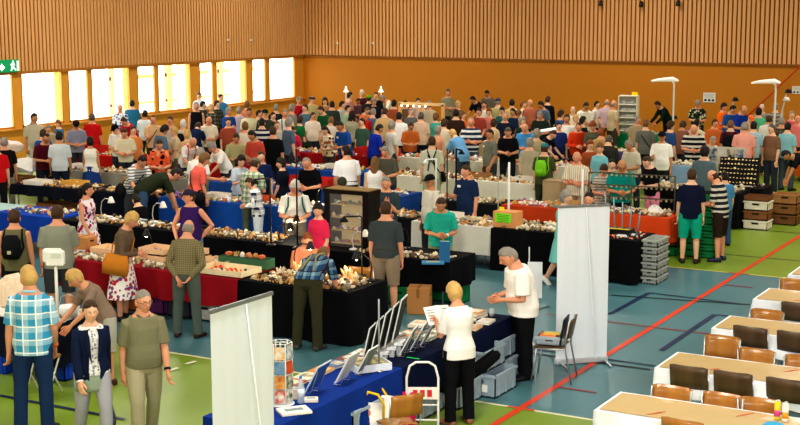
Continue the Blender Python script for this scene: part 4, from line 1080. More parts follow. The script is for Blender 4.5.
banner(G(210, 311, 2.05), G(272, 292, 2.05), 2.05, 'white roll-up banner seen from behind in the foreground, beside postcard rack', -1)
banner(G(558, 206, 2.08), G(610, 204, 2.08), 2.08, 'tall white roll-up banner standing on the blue floor beside the steel chair', -1)
# ------------------------------------------------------------------ magazine tables
MX0, MX1 = -7.72, -6.95
for nm, y0, y1, c, lab in (('m1', 9.75, 12.15, '#103689', 'royal blue'), ('m2', 12.2, 14.95, '#0d1838', 'dark navy')):
    table(MX0, MX1, y0, y1, 'long bookstall table under the ' + lab + ' cloth'); cloth_on(MX0, MX1, y0, y1, lab + ' tablecloth on the bookstall table', c, drop=.42, amp=.02)
def book(x, y, z, w, d, h, c, label, rz=0, group=None, pic=None, tilt=0):
    o = thing('book', label, 'book', (x, y, z), rz, group); mb = MB(); mb.box((0, 0, h / 2), (w * .97, d * .97, h * .8)); part('pages', mb, mat('#e9e4d4'), o)
    mb = MB(); mb.box((0, 0, h - .002), (w, d, .004)); mb.box((0, 0, .002), (w, d, .004)); mb.box((-w / 2, 0, h / 2), (.004, d, h)); part('cover', mb, mat(c, rough=.35), o)
    if pic: mb = MB(); mb.box((0, d * .1, h + .001), (w * .7, d * .5, .002)); part('cover_picture', mb, mat(pic, rough=.35, pat='mottle', c2='#d8c8a8', scale=18), o)
    return o
r = random.Random(11); bc = ['#d8d4c8', '#b04a2c', '#e8e2d0', '#c8863a', '#2f5a8a', '#7a2f2a', '#dcd8d0', '#4c6a4c', '#e0b040', '#8a8f98']
k = 0
names_c = ['cream', 'rust', 'ivory', 'ochre', 'blue', 'dark red', 'white', 'green', 'yellow', 'grey']
for row, x in enumerate((-7.56, -7.30)):
    y = 12.75
    while y < 14.85:
        if not (row == 1 and y < 13.1):
            i = r.randrange(10); n = r.choice((1, 1, 2, 3)); z = .752
            for j in range(n):
                h = r.choice((.02, .03, .04)); i = r.randrange(10); book(x + r.uniform(-.02, .02), y, z, .2, .27, h, bc[i], 'closed book or magazine laid out on the dark navy bookstall cloth', rz=r.uniform(-.25, .25), group='books laid out on the navy cloth', pic=bc[(i + 3) % 10]); z += h + .002
        y += .32
for j, y in enumerate((13.75, 14.1, 14.45)):
    book(-7.06, y, .752, .17, .24, .03, bc[j * 3], ('rust', 'cream', 'blue')[j] and ('paperback nearest the reading woman on the navy cloth edge', 'paperback in the middle of the navy cloth edge', 'paperback nearest the grey-haired man on the navy cloth edge')[j], rz=.1, pic=bc[j + 4])
y = 10.75; k = 0
while y < 12.7:
    book(-7.6, y, .752, .2, .26, .025, bc[k % 10], 'magazine lying in the row behind the easels on the royal blue cloth', rz=r.uniform(-.1, .1), group='magazines behind the easels', pic=bc[(k + 5) % 10]); y += .28; k += 1
def easel(x, y, label, c, w=.24, h=.30, rz=0, frame='#e9ecee', tilt=-.5, wire=True, pic='#9fb4c8', z=.752):
    o = thing('display_easel', label, 'book display', (x, y, z), rz)
    M = Matrix.Translation((0, 0, .03)) @ Matrix.Rotation(tilt, 4, 'X')
    mb = MB(); mb.box((0, 0, h / 2), (w, .012, h)); part('board', mb, mat(frame, rough=.4), o, M=M)
    for s in (-1, 1):
        mb = MB(); mb.box((0, s * .008, h / 2), (w * .9, .004, h * .92)); part('cover_sheet', mb, mat(c if s < 0 else pic, rough=.85, pat='mottle', c2=pic, scale=12), o, M=M)
    if wire:
        for s in (-1, 1):
            mb = MB(); p = M @ V((s * w * .35, .01, h * .8)); mb.tube([(s * w * .35, -.03, .03), (s * w * .35, -.035, .003), (s * w * .35, p.y * .3 + .0, .003), p], .004, 6); part('wire_leg', mb, STEEL, o)
# display boards face -x side customers; their backs lean towards +y
easel(-7.25, 10.85, 'blue book leaning on a wire easel beside the plastic bottle', '#1f3f8c', .3, .34, rz=-1.45, frame='#c8d4e4', pic='#2c57b0')
easel(-7.2, 11.35, 'white lattice-patterned board on a wire easel, behind the blue book', '#dfe3e6', .3, .34, rz=-1.45, pic='#c9ced4')
easel(-7.2, 11.75, 'grey-white booklet on a wire easel, third from the bottle', '#c4ccd0', .26, .30, rz=-1.45, pic='#7a8a80')
for i in range(5):
    easel(-7.42 + i * .035, 12.2 + i * .1, ('lowest black-framed picture nearest the easels', 'second black-framed picture in the rising row', 'middle black-framed picture in the rising row', 'fourth black-framed picture in the rising row', 'tallest black-framed picture at the rear of the rising row')[i], '#20242a', .30, .38 + i * .03, rz=-1.27, frame='#d8dcdf', tilt=-.22, pic='#3c4240', wire=False, z=.752 + i * .035)
    mb = MB(); o = bpy.data.objects['display_easel' if i < -9 else [x.name for x in bpy.data.objects if x.name.startswith('display_easel')][-1]]
    mb.box((0, .06, -.0), (.2, .1, .03 + .035 * 0)); mb.box((0, .05, (-.035 * i - .0) / 2), (.06, .05, .035 * i + .02)); part('stand_block', mb, mat('#d8dcdf', rough=.4), o)
for i in range(3):
    easel(-7.2, 12.62 + i * .24, ('black tablet frame nearest the pole', 'black tablet frame, second from the pole', 'black tablet frame by the green strip')[i], '#2a3038', .26, .34, rz=-1.3, frame='#e6e9ec', tilt=-.5, pic='#8d979c')
mb = MB(); mb.box((0, 0, 0), (.16, .02, .004)); o = link('green_strip', mb.mesh(), mat('#2fcf62', emit=.1)); o.location = tuple(G(413, 358, .756)); o['label'] = 'small bright green plastic strip on the navy bookstall cloth'; o['category'] = 'ruler'
# pole at the table
p = G(384, 372, .75); o = thing('steel_pole', 'thin grey steel pole rising from the bookstall tables', 'pole', (p.x - .06, p.y, .75)); mb = MB(); mb.tube([(0, 0, .0), (0, 0, .78)], .011, 8); part('tube', mb, mat('#9aa2a6', metal=.5, rough=.4), o); mb = MB(); mb.lathe([(.05, 0), (.05, .01), (.02, .02)], 14); part('foot_plate', mb, STEEL, o)
o = thing('brochure_box', 'blue-edged open box of brochures on the bookstall beside the framed pictures', 'box', tuple(G(368, 368, .752)), .95)
mb = MB(); mb.box((0, 0, .008), (.4, .34, .016)); [mb.box((s * .2, 0, .04), (.012, .34, .08)) for s in (-1, 1)]; [mb.box((0, s * .17, .04), (.4, .012, .08)) for s in (-1, 1)]; part('tray', mb, mat('#dfe6ee'), o)
mb = MB(); mb.box((0, 0, .05), (.34, .28, .06)); part('brochures', mb, mat('#6a6a4c', pat='mottle', c2='#c8b890', scale=14), o)
# postcard spinner
def spinner():
    p = G(283, 404, .75); o = thing('postcard_rack', 'white wire spinner rack filled with picture postcards', 'card rack', (p.x - .02, p.y, .75), .5)
    mb = MB(); mb.lathe([(.13, 0), (.13, .012), (.02, .02)], 20); part('base', mb, mat('#eceeee'), o)
    mb = MB(); mb.tube([(0, 0, .01), (0, 0, .62)], .01, 8); part('post', mb, STEEL, o)
    cc = ['#c8502a', '#e0b060', '#5a86b0', '#e8e4dc', '#3e5a3c', '#b8562c', '#d8d0c0', '#7c9cba']
    for s in range(6):
        a = s * PI / 3; M = Matrix.Rotation(a, 4, 'Z'); mb = MB()
        for x in (-.055, .055): mb.tube([(x, -.1, .03), (x, -.1, .62)], .0035, 6)
        for z in (.03, .17, .31, .45, .62): mb.tube([(-.055, -.1, z), (.055, -.1, z)], .0035, 6); mb.tube([(0, -.1, z), (0, 0, z)], .003, 5)
        fr_ = part('wire_frame', mb, mat('#f0f2f2', rough=.4), o, M=M)
        for k in range(4):
            mb = MB(); mb.box((0, -.106, .1 + k * .143), (.098, .004, .125), Matrix.Rotation(-.1, 3, 'X')); q = part('postcard', mb, mat(cc[(s * 3 + k) % 8], pat='mottle', c2=cc[(s + k * 2 + 3) % 8], scale=16, rough=.3), fr_)
spinner()
# bottle, leaflets
def bottle(p, label, c, cap, h=.26, r_=.035, alpha=None, band=None):
    o = thing('bottle', label, 'bottle', p); mb = MB(); mb.lathe([(r_ * .9, 0), (r_, .01), (r_, h * .62), (r_ * .8, h * .74), (r_ * .38, h * .86), (r_ * .36, h * .93)], 18); part('bottle_body', mb, mat(c, rough=.12, alpha=alpha, vary=0), o)
    mb = MB(); mb.lathe([(r_ * .42, h * .93), (r_ * .42, h)], 14); part('screw_cap', mb, mat(cap), o)
    if band: mb = MB(); mb.lathe([(r_ * 1.02, h * .25), (r_ * 1.02, h * .55)], 18); part('paper_band', mb, mat(band), o)
bottle(tuple(G(301, 403, .752)), 'clear plastic water bottle beside the postcard rack', '#cfe0ea', '#3a78c0', .27, .036, alpha=.35, band='#d8e8ee')
def leaflets(px, py, w, d, h, c, label, rz=.6):
    o = thing('leaflet_pile', label, 'leaflets', tuple(G(px, py, .752)), rz); mb = MB(); mb.box((0, 0, h / 2), (w, d, h)); part('sheets', mb, mat(c), o, bev=.002); mb = MB(); mb.box((0, 0, h + .001), (w * .6, d * .35, .002)); part('print', mb, mat('#8a96a0'), o)
leaflets(294, 412, .3, .22, .025, '#eceadf', 'white leaflets at the near end of the royal blue cloth', .9); leaflets(311, 401, .14, .11, .03, '#e6ded0', 'small card pile beside the water bottle'); leaflets(294, 398, .12, .1, .1, '#e8d8c8', 'short upright card stack next to the postcard rack')
# crates under the bookstall
gr = ['#9fb0bd'] * 9
def gcrate(px, py, label, z=0, rz=0, w=.4, d=.58, h=.3, sheet=True):
    p = G(px, py, 0); crate(p.x, p.y, z, w, d, h, '#9fb0bd', label, rz=rz, sheet=sheet)
for i, (y, z, x, lab) in enumerate(((10.75, 0, -7.12, 'pale grey crate on the floor under the royal blue cloth, near the shopping bag'), (11.4, 0, -7.08, 'pale grey crate on the floor under the royal blue cloth, nearer its middle'), (11.4, .29, -7.12, 'pale grey crate stacked atop another under the royal blue cloth'),
      (12.3, 0, -7.2, 'tall-standing pale grey crate behind the shopping bag'), (12.3, .29, -7.2, 'open pale grey crate on top, behind the shopping bag'), (12.92, 0, -7.2, 'pale grey crate on the floor behind the hand trolley'), (12.92, .29, -7.2, 'pale grey crate stacked behind the hand trolley'),
      (13.55, 0, -7.02, 'pale grey crate beneath the navy cloth beside the woman in white'), (14.15, 0, -6.85, 'pale grey crate on the floor between woman and man in white'), (14.75, 0, -7.05, 'pale grey crate under the table end by the man in white'), (14.15, .29, -7.0, 'upper pale grey crate between woman and man in white'), (14.75, .29, -7.08, 'upper pale grey crate by the man in white'))):
    crate(x, y, z, .42, .58, .28 if z == 0 else .25, '#9fb0bd', lab, sheet=True)
# hand trolley
def trolley():
    p = G(427, 415, 0); o = thing('hand_trolley', 'white tubular hand trolley with red lettered plate standing by the woman in white', 'trolley', (-6.71, 12.2, 0), .5)
    o.scale = (.85, .85, .84)
    mb = MB(); W = .2; mb.tube([(-W, 0, .08), (-W, 0.02, .35), (-W, .02, .78), (-W * .8, .03, .93), (-W * .4, .03, .98), (W * .4, .03, .98), (W * .8, .03, .93), (W, .02, .78), (W, 0.02, .35), (W, 0, .08)], .016, 10); part('frame', mb, mat('#e6e8e6', rough=.35), o)
    for z in (.22, .42): mb = MB(); mb.tube([(-W, .02, z), (W, .02, z)], .012, 8); part('cross_bar', mb, mat('#e6e8e6', rough=.35), o)
    mb = MB(); mb.box((0, 0.0, .58), (W * 2, .01, .16)); pl = part('name_plate', mb, mat('#eceae4'), o)
    mb = MB(); [mb.box((-.09 + i * .09, -.008, .58), (.06, .006, .09)) for i in range(3)]; part('red_letters', mb, mat('#c83030'), pl)
    mb = MB(); mb.box((0, -.14, .03), (.4, .28, .014)); part('toe_plate', mb, STEEL, o)
    for s in (-1, 1):
        mb = MB(); mb.tube([(s * .2, .07, .085), (s * .24, .07, .085)], .08, 20, round_=False); w_ = part('wheel', mb, mat('#17181a', rough=.6), o); mb = MB(); mb.tube([(s * .195, .07, .085), (s * .246, .07, .085)], .04, 16, round_=False); part('wheel_hub', mb, mat('#d8dadc'), w_)
trolley()
# stacking chair ---------------------------------------------------------
def make_chair(label, wood_m, loc, rz, group=None):
    o = thing('stacking_chair', label, 'chair', loc, rz, group)
    mb = MB(); n = 8; vs = []; t = .01
    for j in range(2):
        for i in range(n + 1):
            for k_ in range(6):
                x = -.2 + .4 * i / n; y = -.2 + .38 * k_ / 5; z = .445 + .012 * math.cos(x * 12) + .01 * (k_ - 2.5) ** 2 * .3 - (.02 if k_ == 0 else 0)
                vs.append((x * (1 if k_ < 5 else .94), y, z - j * t))
    A = (n + 1) * 6; fs = []
    for i in range(n):
        for k_ in range(5):
            a = i * 6 + k_; fs.append((a, a + 6, a + 7, a + 1)); fs.append((A + a, A + a + 1, A + a + 7, A + a + 6))
    for i in range(n): a = i * 6; fs.append((a, A + a, A + a + 6, a + 6)); a += 5; fs.append((a, a + 6, A + a + 6, A + a))
    for k_ in range(5): a = k_; fs.append((a, a + 1, A + a + 1, A + a)); a = n * 6 + k_; fs.append((a, A + a, A + a + 1, a + 1))
    mb.add(vs, fs); me_s = mb.mesh(); P1 = part('seat', me_s, wood_m, o)
    mb = MB(); vs = []
    for j in range(2):
        for i in range(n + 1):
            for k_ in range(4):
                x = -.205 + .41 * i / n; z = .565 + .245 * k_ / 3 - (.012 if k_ == 3 and i in (0, n) else 0); y = .20 + .05 * k_ / 3 + .03 * (1 - (x / .205) ** 2) + j * .011; vs.append((x, y, z))
    A = (n + 1) * 4; fs = []
    for i in range(n):
        for k_ in range(3): a = i * 4 + k_; fs.append((a, a + 4, a + 5, a + 1)); fs.append((A + a, A + a + 1, A + a + 5, A + a + 4))
        a = i * 4; fs.append((a, A + a, A + a + 4, a + 4)); a += 3; fs.append((a, a + 4, A + a + 4, A + a))
    for k_ in range(3): fs.append((k_, k_ + 1, A + k_ + 1, A + k_)); a = n * 4 + k_; fs.append((a, A + a, A + a + 1, a + 1))
    mb.add(vs, fs); P2 = part('backrest', mb.mesh(), wood_m, o)
    P = [(P1, []), (P2, [])]
    for s in (-1, 1):
        mb = MB(); mb.tube([(s * .21, -.23, .0), (s * .19, -.17, .42)], .011, 8, round_=False); P.append((part('leg', mb, STEEL, o), []))
        mb = MB(); mb.tube([(s * .21, .27, .0), (s * .195, .19, .42), (s * .2, .19, .55), (s * .205, .235, .79)], .011, 8, round_=False); P.append((part('leg', mb, STEEL, o), []))
        mb = MB(); mb.tube([(s * .19, -.17, .425), (s * .195, .19, .425)], .011, 8); P.append((part('side_rail', mb, STEEL, o), []))
    return o, P
# right-hand dining tables with kraft paper runners
TX = -4.56
rows = [(11.68, 12.52), (13.43, 14.32), (15.48, 16.37), (17.33, 18.27), (19.2, 20.1)]
tn = ['nearest', 'second nearest', 'middle', 'fourth', 'farthest']
for i, (y0, y1) in enumerate(rows):
    x1 = TX + 4.6
    table(TX + .03, x1, y0 + .1, y1 - .1, tn[i] + ' of the long dining tables at right')
    cloth_on(TX, x1, y0 + .07, y1 - .07, 'white paper tablecloth on the ' + tn[i] + ' dining table', '#e9ecf2', drop=.26, amp=.035, bump=.5)
    mb = MB(); yc = (y0 + y1) / 2; n = 46; vs = []
    for j in range(5):
        for k_ in range(n + 1): vs.append((TX + .02 + (x1 - TX) * k_ / n, yc + (j - 2) * (y1 - y0 - .2) / 4, .752 + .003 * math.sin(k_ * 1.7 + j) + .002 * math.sin(k_ * .6 + j * 2)))
    mb.add(vs, [(j * (n + 1) + k_, j * (n + 1) + k_ + 1, (j + 1) * (n + 1) + k_ + 1, (j + 1) * (n + 1) + k_) for j in range(4) for k_ in range(n)])
    o = thing('paper_runner', 'shiny kraft paper runner on the ' + tn[i] + ' dining table', 'table runner', (0, 0, 0)); part('paper_sheet', mb, mat('#cdb283', rough=.22, spec=.7, bump=.25, scale=5, vary=.08), o)
    for k_ in range(6):
        mb = MB(); x = TX + .55 + k_ * .75
        for q in range(3): mb.box((x + .03 * q - .03, yc + .18 * (1 if k_ % 2 else -1) + q * .05 - .05, .7575), (.1, .012, .002), Matrix.Rotation(.9, 3, 'Z'))
        part('red_print', mb, mat('#d8604c'), o)
chairs = []
def chair_at(px, py, row, far, dark, label):
    """px,py: middle of the top edge of the backrest in the photograph"""
    p = G(px, py, .85); rz = 0 if not far else PI
    y = p.y - (.24 if not far else -.24)
    if not far: return (p.x, min(p.y, rows[row][0] - .03) + .25, PI, dark, label)
    return (p.x, max(p.y, rows[row][1] + .04) - .25, 0, dark, label)
cs = [(670.5, 387, 0, 1, 0, 'tan plywood chair at the far side of the nearest dining table, leftmost'), (719, 396, 0, 1, 0, 'tan plywood chair at the far side of the nearest dining table, second'), (757, 402, 0, 1, 0, 'tan plywood chair at the far side of the nearest dining table, behind the cans'),
      (684, 419, 0, 0, 0, 'tan plywood chair at the near side of the nearest dining table'),
      (689, 365, 1, 0, 1, 'dark plywood chair at the near side of the second dining table, leftmost'), (735, 370, 1, 0, 1, 'dark plywood chair at the near side of the second dining table, middle'), (789, 377, 1, 0, 1, 'dark plywood chair at the near side of the second dining table, by the right edge'),
      (723, 336, 1, 1, 0, 'tan plywood chair at the far side of the second dining table, leftmost'), (756, 349, 1, 1, 0, 'tan plywood chair at the far side of the second dining table, second'), (804, 356, 1, 1, 0, 'tan plywood chair at the far side of the second dining table, at the edge'),
      (753, 325, 2, 0, 1, 'dark plywood chair at the near side of the middle dining table, left one'), (796, 331, 2, 0, 1, 'dark plywood chair at the near side of the middle dining table, right one'),
      (767, 310, 2, 1, 0, 'tan plywood chair at the far side of the middle dining table'), (797, 302, 3, 0, 1, 'dark plywood chair at the near side of the fourth dining table'), (794, 279, 3, 1, 0, 'tan plywood chair at the far side of the fourth dining table')]
for c in cs:
    x, y, rz, shaded, lab = chair_at(*c); make_chair(lab, WOODSHADE if shaded else WOODC, (x, y, 0), rz + random.uniform(-.06, .06))[0].scale = (1, 1, 1.05)
# cans on the nearest table
for i, (px, py, c, b, l) in enumerate(((777, 419, '#d8d43c', '#d84a8a', 'tall yellow-green drinks can on the nearest dining table'), (785, 421, '#f0e8e0', '#e0a020', 'tall white and gold drinks can on the nearest dining table'))):
    o = thing('drinks_can', l, 'can', tuple(G(px, py, .757))); mb = MB(); mb.lathe([(.026, 0), (.03, .008), (.03, .165), (.024, .178)], 18); part('can_body', mb, mat(c, rough=.3), o); mb = MB(); mb.lathe([(.0305, .03), (.0305, .09)], 18); part('printed_band', mb, mat(b, rough=.3), o); mb = MB(); mb.lathe([(.024, .178), (.022, .182), (.02, .18)], 18); part('lid', mb, STEEL, o)
o = thing('blue_lid', 'bright blue plastic lid at the bottom right on the dining table', 'lid', tuple(G(774, 427, .757))); mb = MB(); mb.lathe([(.09, 0), (.1, .015), (.08, .03)], 20); part('disc', mb, mat('#38a8d8'), o)
# lone steel chair with grey tray
p = (-6.4, 15.0, 0); make_chair('plywood and steel chair beside the white banner, holding a grey tray', WOODSHADE, p, -1.35)
crate(p[0] - .02, p[1], .465, .34, .3, .1, '#a8b4bd', 'low grey tray of orange papers on the chair seat', rz=.2, name='papers_tray')
o = thing('orange_papers', 'orange and yellow papers lying in the grey tray on the chair', 'papers', (p[0] - .02, p[1], .49), .3); mb = MB(); mb.box((-.04, 0, .055), (.2, .2, .03)); part('orange_sheets', mb, mat('#f08a50'), o); mb = MB(); mb.box((.0, .05, .075), (.2, .12, .01)); part('yellow_sheets', mb, mat('#e8c860'), o)
o = thing('black_folder', 'black folder leaning against the chair back', 'folder', (p[0] + .15, p[1] + .0, .47), .2); mb = MB(); mb.box((0, 0, .17), (.02, .3, .34), Matrix.Rotation(.15, 3, 'Y')); part('cover', mb, mat('#16171a', rough=.4), o); mb = MB(); mb.box((-.014, 0, .17), (.004, .26, .3), Matrix.Rotation(.15, 3, 'Y')); part('front_sleeve', mb, mat('#26282c'), o)
# white board & pole behind the man in white
p = G(531, 297, .62); o = thing('white_board', 'small white board on a thin pole behind the man in white', 'board', (G(529, 280, .9).x, G(529, 280, .9).y, 0), .45); mb = MB(); mb.box((.08, 0, .9), (.2, .015, .5)); part('board_sheet', mb, mat('#e8ecee'), o); mb = MB(); mb.tube([(0, .012, .0), (0, .012, 1.35)], .01, 8); part('pole', mb, STEEL, o)
mb = MB(); mb.lathe([(.12, 0), (.12, .015), (.02, .03)], 18); part('foot_plate', mb, STEEL, o)
o = thing('drinking_glass', 'clear glass cup standing on the bookstall end behind the man in white', 'glass', (-7.15, 14.8, .752)); mb = MB(); mb.lathe([(.03, 0), (.035, .1)], 16); part('cup', mb, mat('#d8e4ea', rough=.1, alpha=.35), o); mb = MB(); mb.lathe([(.028, .004), (.031, .05)], 16); part('drink', mb, mat('#c8d0d0', rough=.1), o)
# shopping bag, chair at the bottom, red bag
def bag(loc, w, d, h, c, label, rz=0, handle='#e8c020', text=None, tc='#e8641c', name='shopping_bag'):
    o = thing(name, label, 'bag', loc, rz); mb = MB(); X, Y = V((1, 0, 0)), V((0, 1, 0))
    mb.loft([(V((0, 0, 0)), X, Y, w * .46, d * .46, 4), (V((0, 0, h * .5)), X, Y, w * .53, d * .55, 3.4), (V((0, 0, h)), X, Y, w * .5, d * .5, 3), (V((0, 0, h - .02)), X, Y, w * .47, d * .46, 3), (V((0, 0, h * .6)), X, Y, w * .45, d * .45, 3)], 24); part('bag_body', mb, cloth(c, rough=.5), o)
    if handle:
        for s in (-1, 1):
            mb = MB(); mb.tube([(-w * .22, s * d * .5, h * .75), (-w * .25, s * d * .54, h * 1.02), (-w * .12, s * d * .5, h * 1.2), (w * .1, s * d * .55, h * 1.16), (w * .24, s * d * .58, h * .98), (w * .22, s * d * .52, h * .72)], .014, 8); part('handle', mb, cloth(handle), o)
    if text:
        cu = bpy.data.curves.new('lettering', 'FONT'); cu.body = text; cu.size = .16; cu.extrude = .002; cu.align_x = 'CENTER'; t = bpy.data.objects.new('lettering', cu); COL.objects.link(t); t.parent = o; dg = bpy.context.evaluated_depsgraph_get(); dg.update(); me_ = bpy.data.meshes.new_from_object(t.evaluated_get(dg)); bpy.data.objects.remove(t); t = link('lettering', me_, mat(tc), o)
        t.scale = (1, 1, 1); t.matrix_local = Matrix.Translation((-w * .12, -d * .585, h * .5)) @ Matrix.Rotation(PI / 2, 4, 'X') @ Matrix.Rotation(PI / 2 - .15, 4, 'Z')
    return o
bp_ = G(391, 452, 0); bag((bp_.x - .17, bp_.y - .04, 0), .46, .28, .56, '#ece8e2', 'white shopping bag with orange letters and yellow handles', rz=.45, text='GROS')
bag((bp_.x - .1, bp_.y + .42, 0.0), .26, .2, .5, '#c81c50', 'red and green carrier bag behind the white shopping bag', rz=.3, handle=None, name='carrier_bag')
make_chair('plywood chair at the bottom edge in front of the shopping bag', WOODC, (bp_.x + .24, bp_.y - .26, 0), PI + .95)[0].scale = (.85, .85, .97)
o = thing('black_tube_bag', 'long black padded bag hanging beside the woman in white', 'bag', (-6.72, 13.35, .0), .8); mb = MB(); mb.tube([(-.35, 0, .28), (-.1, 0, .36), (.15, 0, .5), (.32, 0, .62)], [.06, .075, .075, .06], 14); part('padded_tube', mb, cloth('#101114'), o); mb = MB(); mb.tube([(-.2, 0, .38), (.0, 0, .5), (.28, 0, .68)], .012, 6); part('carry_strap', mb, cloth('#1c1d20'), o); mb = MB(); mb.tube([(.0, .0, .38), (.0, .0, .005)], .02, 8); part('support_leg', mb, mat('#1a1b1e'), o)
# boxes beneath row 2's right table
q = G(422, 311, 0); carton(-9.62, 17.4, 0, .34, .32, .40, 'plain brown cardboard box under the black-clothed table corner', rz=.35)
crate(-10.15, 17.85, 0, .6, .4, .30, '#0e7a48', 'green plastic crate under the black-clothed table, left of the carton'); crate(-9.62, 18.35, 0, .6, .3, .34, '#0e7a48', 'green plastic crate behind the brown carton')
# left-hand desk and its things
table(-13.6, -11.55, 11.75, 12.6, 'low desk table at the left edge beside the man in plaid', top='#dcdcd4'); cloth_on(-13.6, -11.55, 11.75, 12.6, 'dark navy cloth on the desk at the left edge', '#141a30', drop=.5)
mb = MB(); mb.box((-12.6, 12.17, .756), (1.95, .78, .012)); o = link('desk_cover', mb.mesh(), mat('#e2e2da', rough=.5)); o['label'] = 'white paper cover over the top of the left desk'; o['category'] = 'table cover'
def rm(lab, loc, s, c, me): o = link('large_stone', me, rmat(c), label=lab, category='stone'); o.location = loc; o.scale = s
rm('big pinkish pale stone on the desk at the left edge', (-12.72, 12.2, .762), (.26, .2, .42), '#ecd4bc', ROCKS[1]); 
p = G(58, 322, .76); o = thing('pole_device', 'white lamp head with switch box on a white pole at the left desk', 'lamp', (p.x, p.y, .762), .5)
mb = MB(); mb.lathe([(.1, 0), (.1, .012), (.02, .02)], 16); part('base', mb, mat('#e8e8e4'), o); mb = MB(); mb.tube([(0, 0, .0), (0, 0, .68)], .02, 10); part('pole', mb, mat('#eceeea'), o)
mb = MB(); mb.box((0, 0, .80), (.22, .1, .18)); mb.box((-.04, .02, .83), (.22, .1, .16)); part('lamp_head', mb, mat('#f0f0ec', rough=.4), o, bev=.012)
mb = MB(); mb.box((.02, -.055, .84), (.12, .01, .06)); part('screen', mb, mat('#d4dccc'), o); mb = MB(); mb.tube([(.02, -.06, .82), (.06, -.06, .75), (.03, -.05, .7)], .005, 6); part('cable', mb, mat('#222'), o) if 0 else None
o = thing('white_basket', 'white open basket on the left desk beside the leaning woman', 'basket', tuple(G(69, 317, .762)), .3); mb = MB(); mb.lathe([(.1, 0), (.14, .14), (.135, .14), (.095, .01)], 20); part('bowl', mb, mat('#eceef2'), o); mb = MB(); mb.tube([(-.13, 0, .13), (-.1, 0, .25), (0, 0, .3), (.1, 0, .25), (.13, 0, .13)], .006, 6); part('handle', mb, STEEL, o)
r = random.Random(4)
for i in range(7):
    rm('small stone on the white-topped left desk', (-11.95 + r.uniform(-.2, .3), 12.2 + r.uniform(-.25, .25), .762), (.05, .05, .05), PAL['warm'][i % 7], ROCKS[i]); bpy.data.objects[[o.name for o in bpy.data.objects if o.name.startswith('large_stone')][-1]]['group'] = 'small stones on the left desk'
crate(-12.75, 11.95, 0, .5, .38, .32, '#1748c0', 'bright blue crate under the left desk', rz=.1); crate(-11.85, 12.1, 0, .5, .38, .32, '#1a50c8', 'bright blue crate below the folding stool')
o = thing('folding_stool', 'folding stool with brown seat and white crossed legs by the left desk', 'stool', (-11.42, 11.35, 0), .3)
mb = MB(); mb.box((0, 0, .47), (.36, .32, .03)); part('seat', mb, cloth('#a8824c'), o, bev=.01)
for s in (-1, 1):
    mb = MB(); mb.tube([(s * .15, -.2, .0), (s * .15, .16, .455)], .012, 8); part('leg', mb, mat('#e8e8e6'), o); mb = MB(); mb.tube([(s * .15, .2, .0), (s * .15, -.16, .455)], .012, 8); part('leg', mb, mat('#e8e8e6'), o)
# white poles and lamp stands in the middle
def pole(px, ytop, ybot, zb, label, c='#eef0ee', r_=.018, arm=0, h=None):
    p = G(px, ybot, zb); top = 0
    while True:
        q = p + V((0, 0, top)); d = q - V((0, 0, CAM_H)); yy = 212.5 + F_PX * d.dot(CD) / d.dot(CF)
        if yy <= ytop or top > 4: break
        top += .02
    o = thing('lamp_pole', label, 'pole', tuple(p)); mb = MB(); pts = [(0, 0, 0), (0, 0, top)]
    if arm: pts += [(arm * .1, 0, top + .01), (arm, 0, top - .02)]
    mb.tube(pts, r_, 8); part('tube', mb, mat(c, rough=.4), o); mb = MB(); mb.lathe([(.08, 0), (.08, .012), (.03, .025)], 14); part('foot_plate', mb, mat(c, rough=.4), o)
    if arm: mb = MB(); mb.lathe([(.02, .02), (.07, -.05), (.066, -.05)], 14, (arm, 0, top - .04)); part('lamp_shade', mb, mat(c), o)
    return o
pole(508.5, 163, 223, .75, 'white pole beside the bright green notice box', r_=.022); pole(582, 170, 212, .75, 'white pole in front of the man with crossed arms', r_=.022)
pole(436, 160, 192, .75, 'white bent lamp pole left of the navy polo vendor', arm=-.25); pole(498, 160, 222, .75, 'thin grey pole right of the navy polo vendor', '#a8acaa', .008)
pole(297.5, 150, 248, .75, 'thin black lamp pole beside the bearded man in black', '#18181a', .014); pole(271, 180, 245, .75, 'black curved lamp pole at the left of the man with braces', '#201c18', .014, arm=-.3) ; pole(362, 218, 276, .75, 'black lamp pole by the display cabinet', '#1c1a18', .012, arm=-.3)
pole(447, 150, 219, .75, 'tall thin black stand left of the navy polo vendor', '#141416', .012); pole(456, 150, 200, .75, 'tall black lamp stand behind the navy polo vendor', '#141416', .02, arm=.12)
for i, (px, py, lab) in enumerate(((272, 240, 'small black desk lamp glowing left of the man in white shirt'), (346, 248, 'small white desk lamp beside the pink shirted vendor'))):
    p = G(px, py + 4, .75); desk_lamp(p.x, 17.9, .75, lab, h=.3, c='#1a1a1a' if i == 0 else '#e8e8e8', bulb=i == 0)
p = G(207, 222, .75); desk_lamp(-14.7, 18.1, .75, 'small glowing desk lamp left of the purple top', h=.35)
p = G(162, 175, 1); desk_lamp(-18.9, 21.5, .75, 'white desk lamp beside the bending man in olive', h=.5, c='#e6e6e6', bulb=False)
for i, (px, py) in enumerate(((114, 232), (157, 226))):
    desk_lamp((-16.6, -15.4)[i], 18.15, .75, ('white arched desk lamp right of the floral dress', 'white arched desk lamp behind the woman with tan bag')[i], h=.42, c='#e6e6e2', bulb=False)
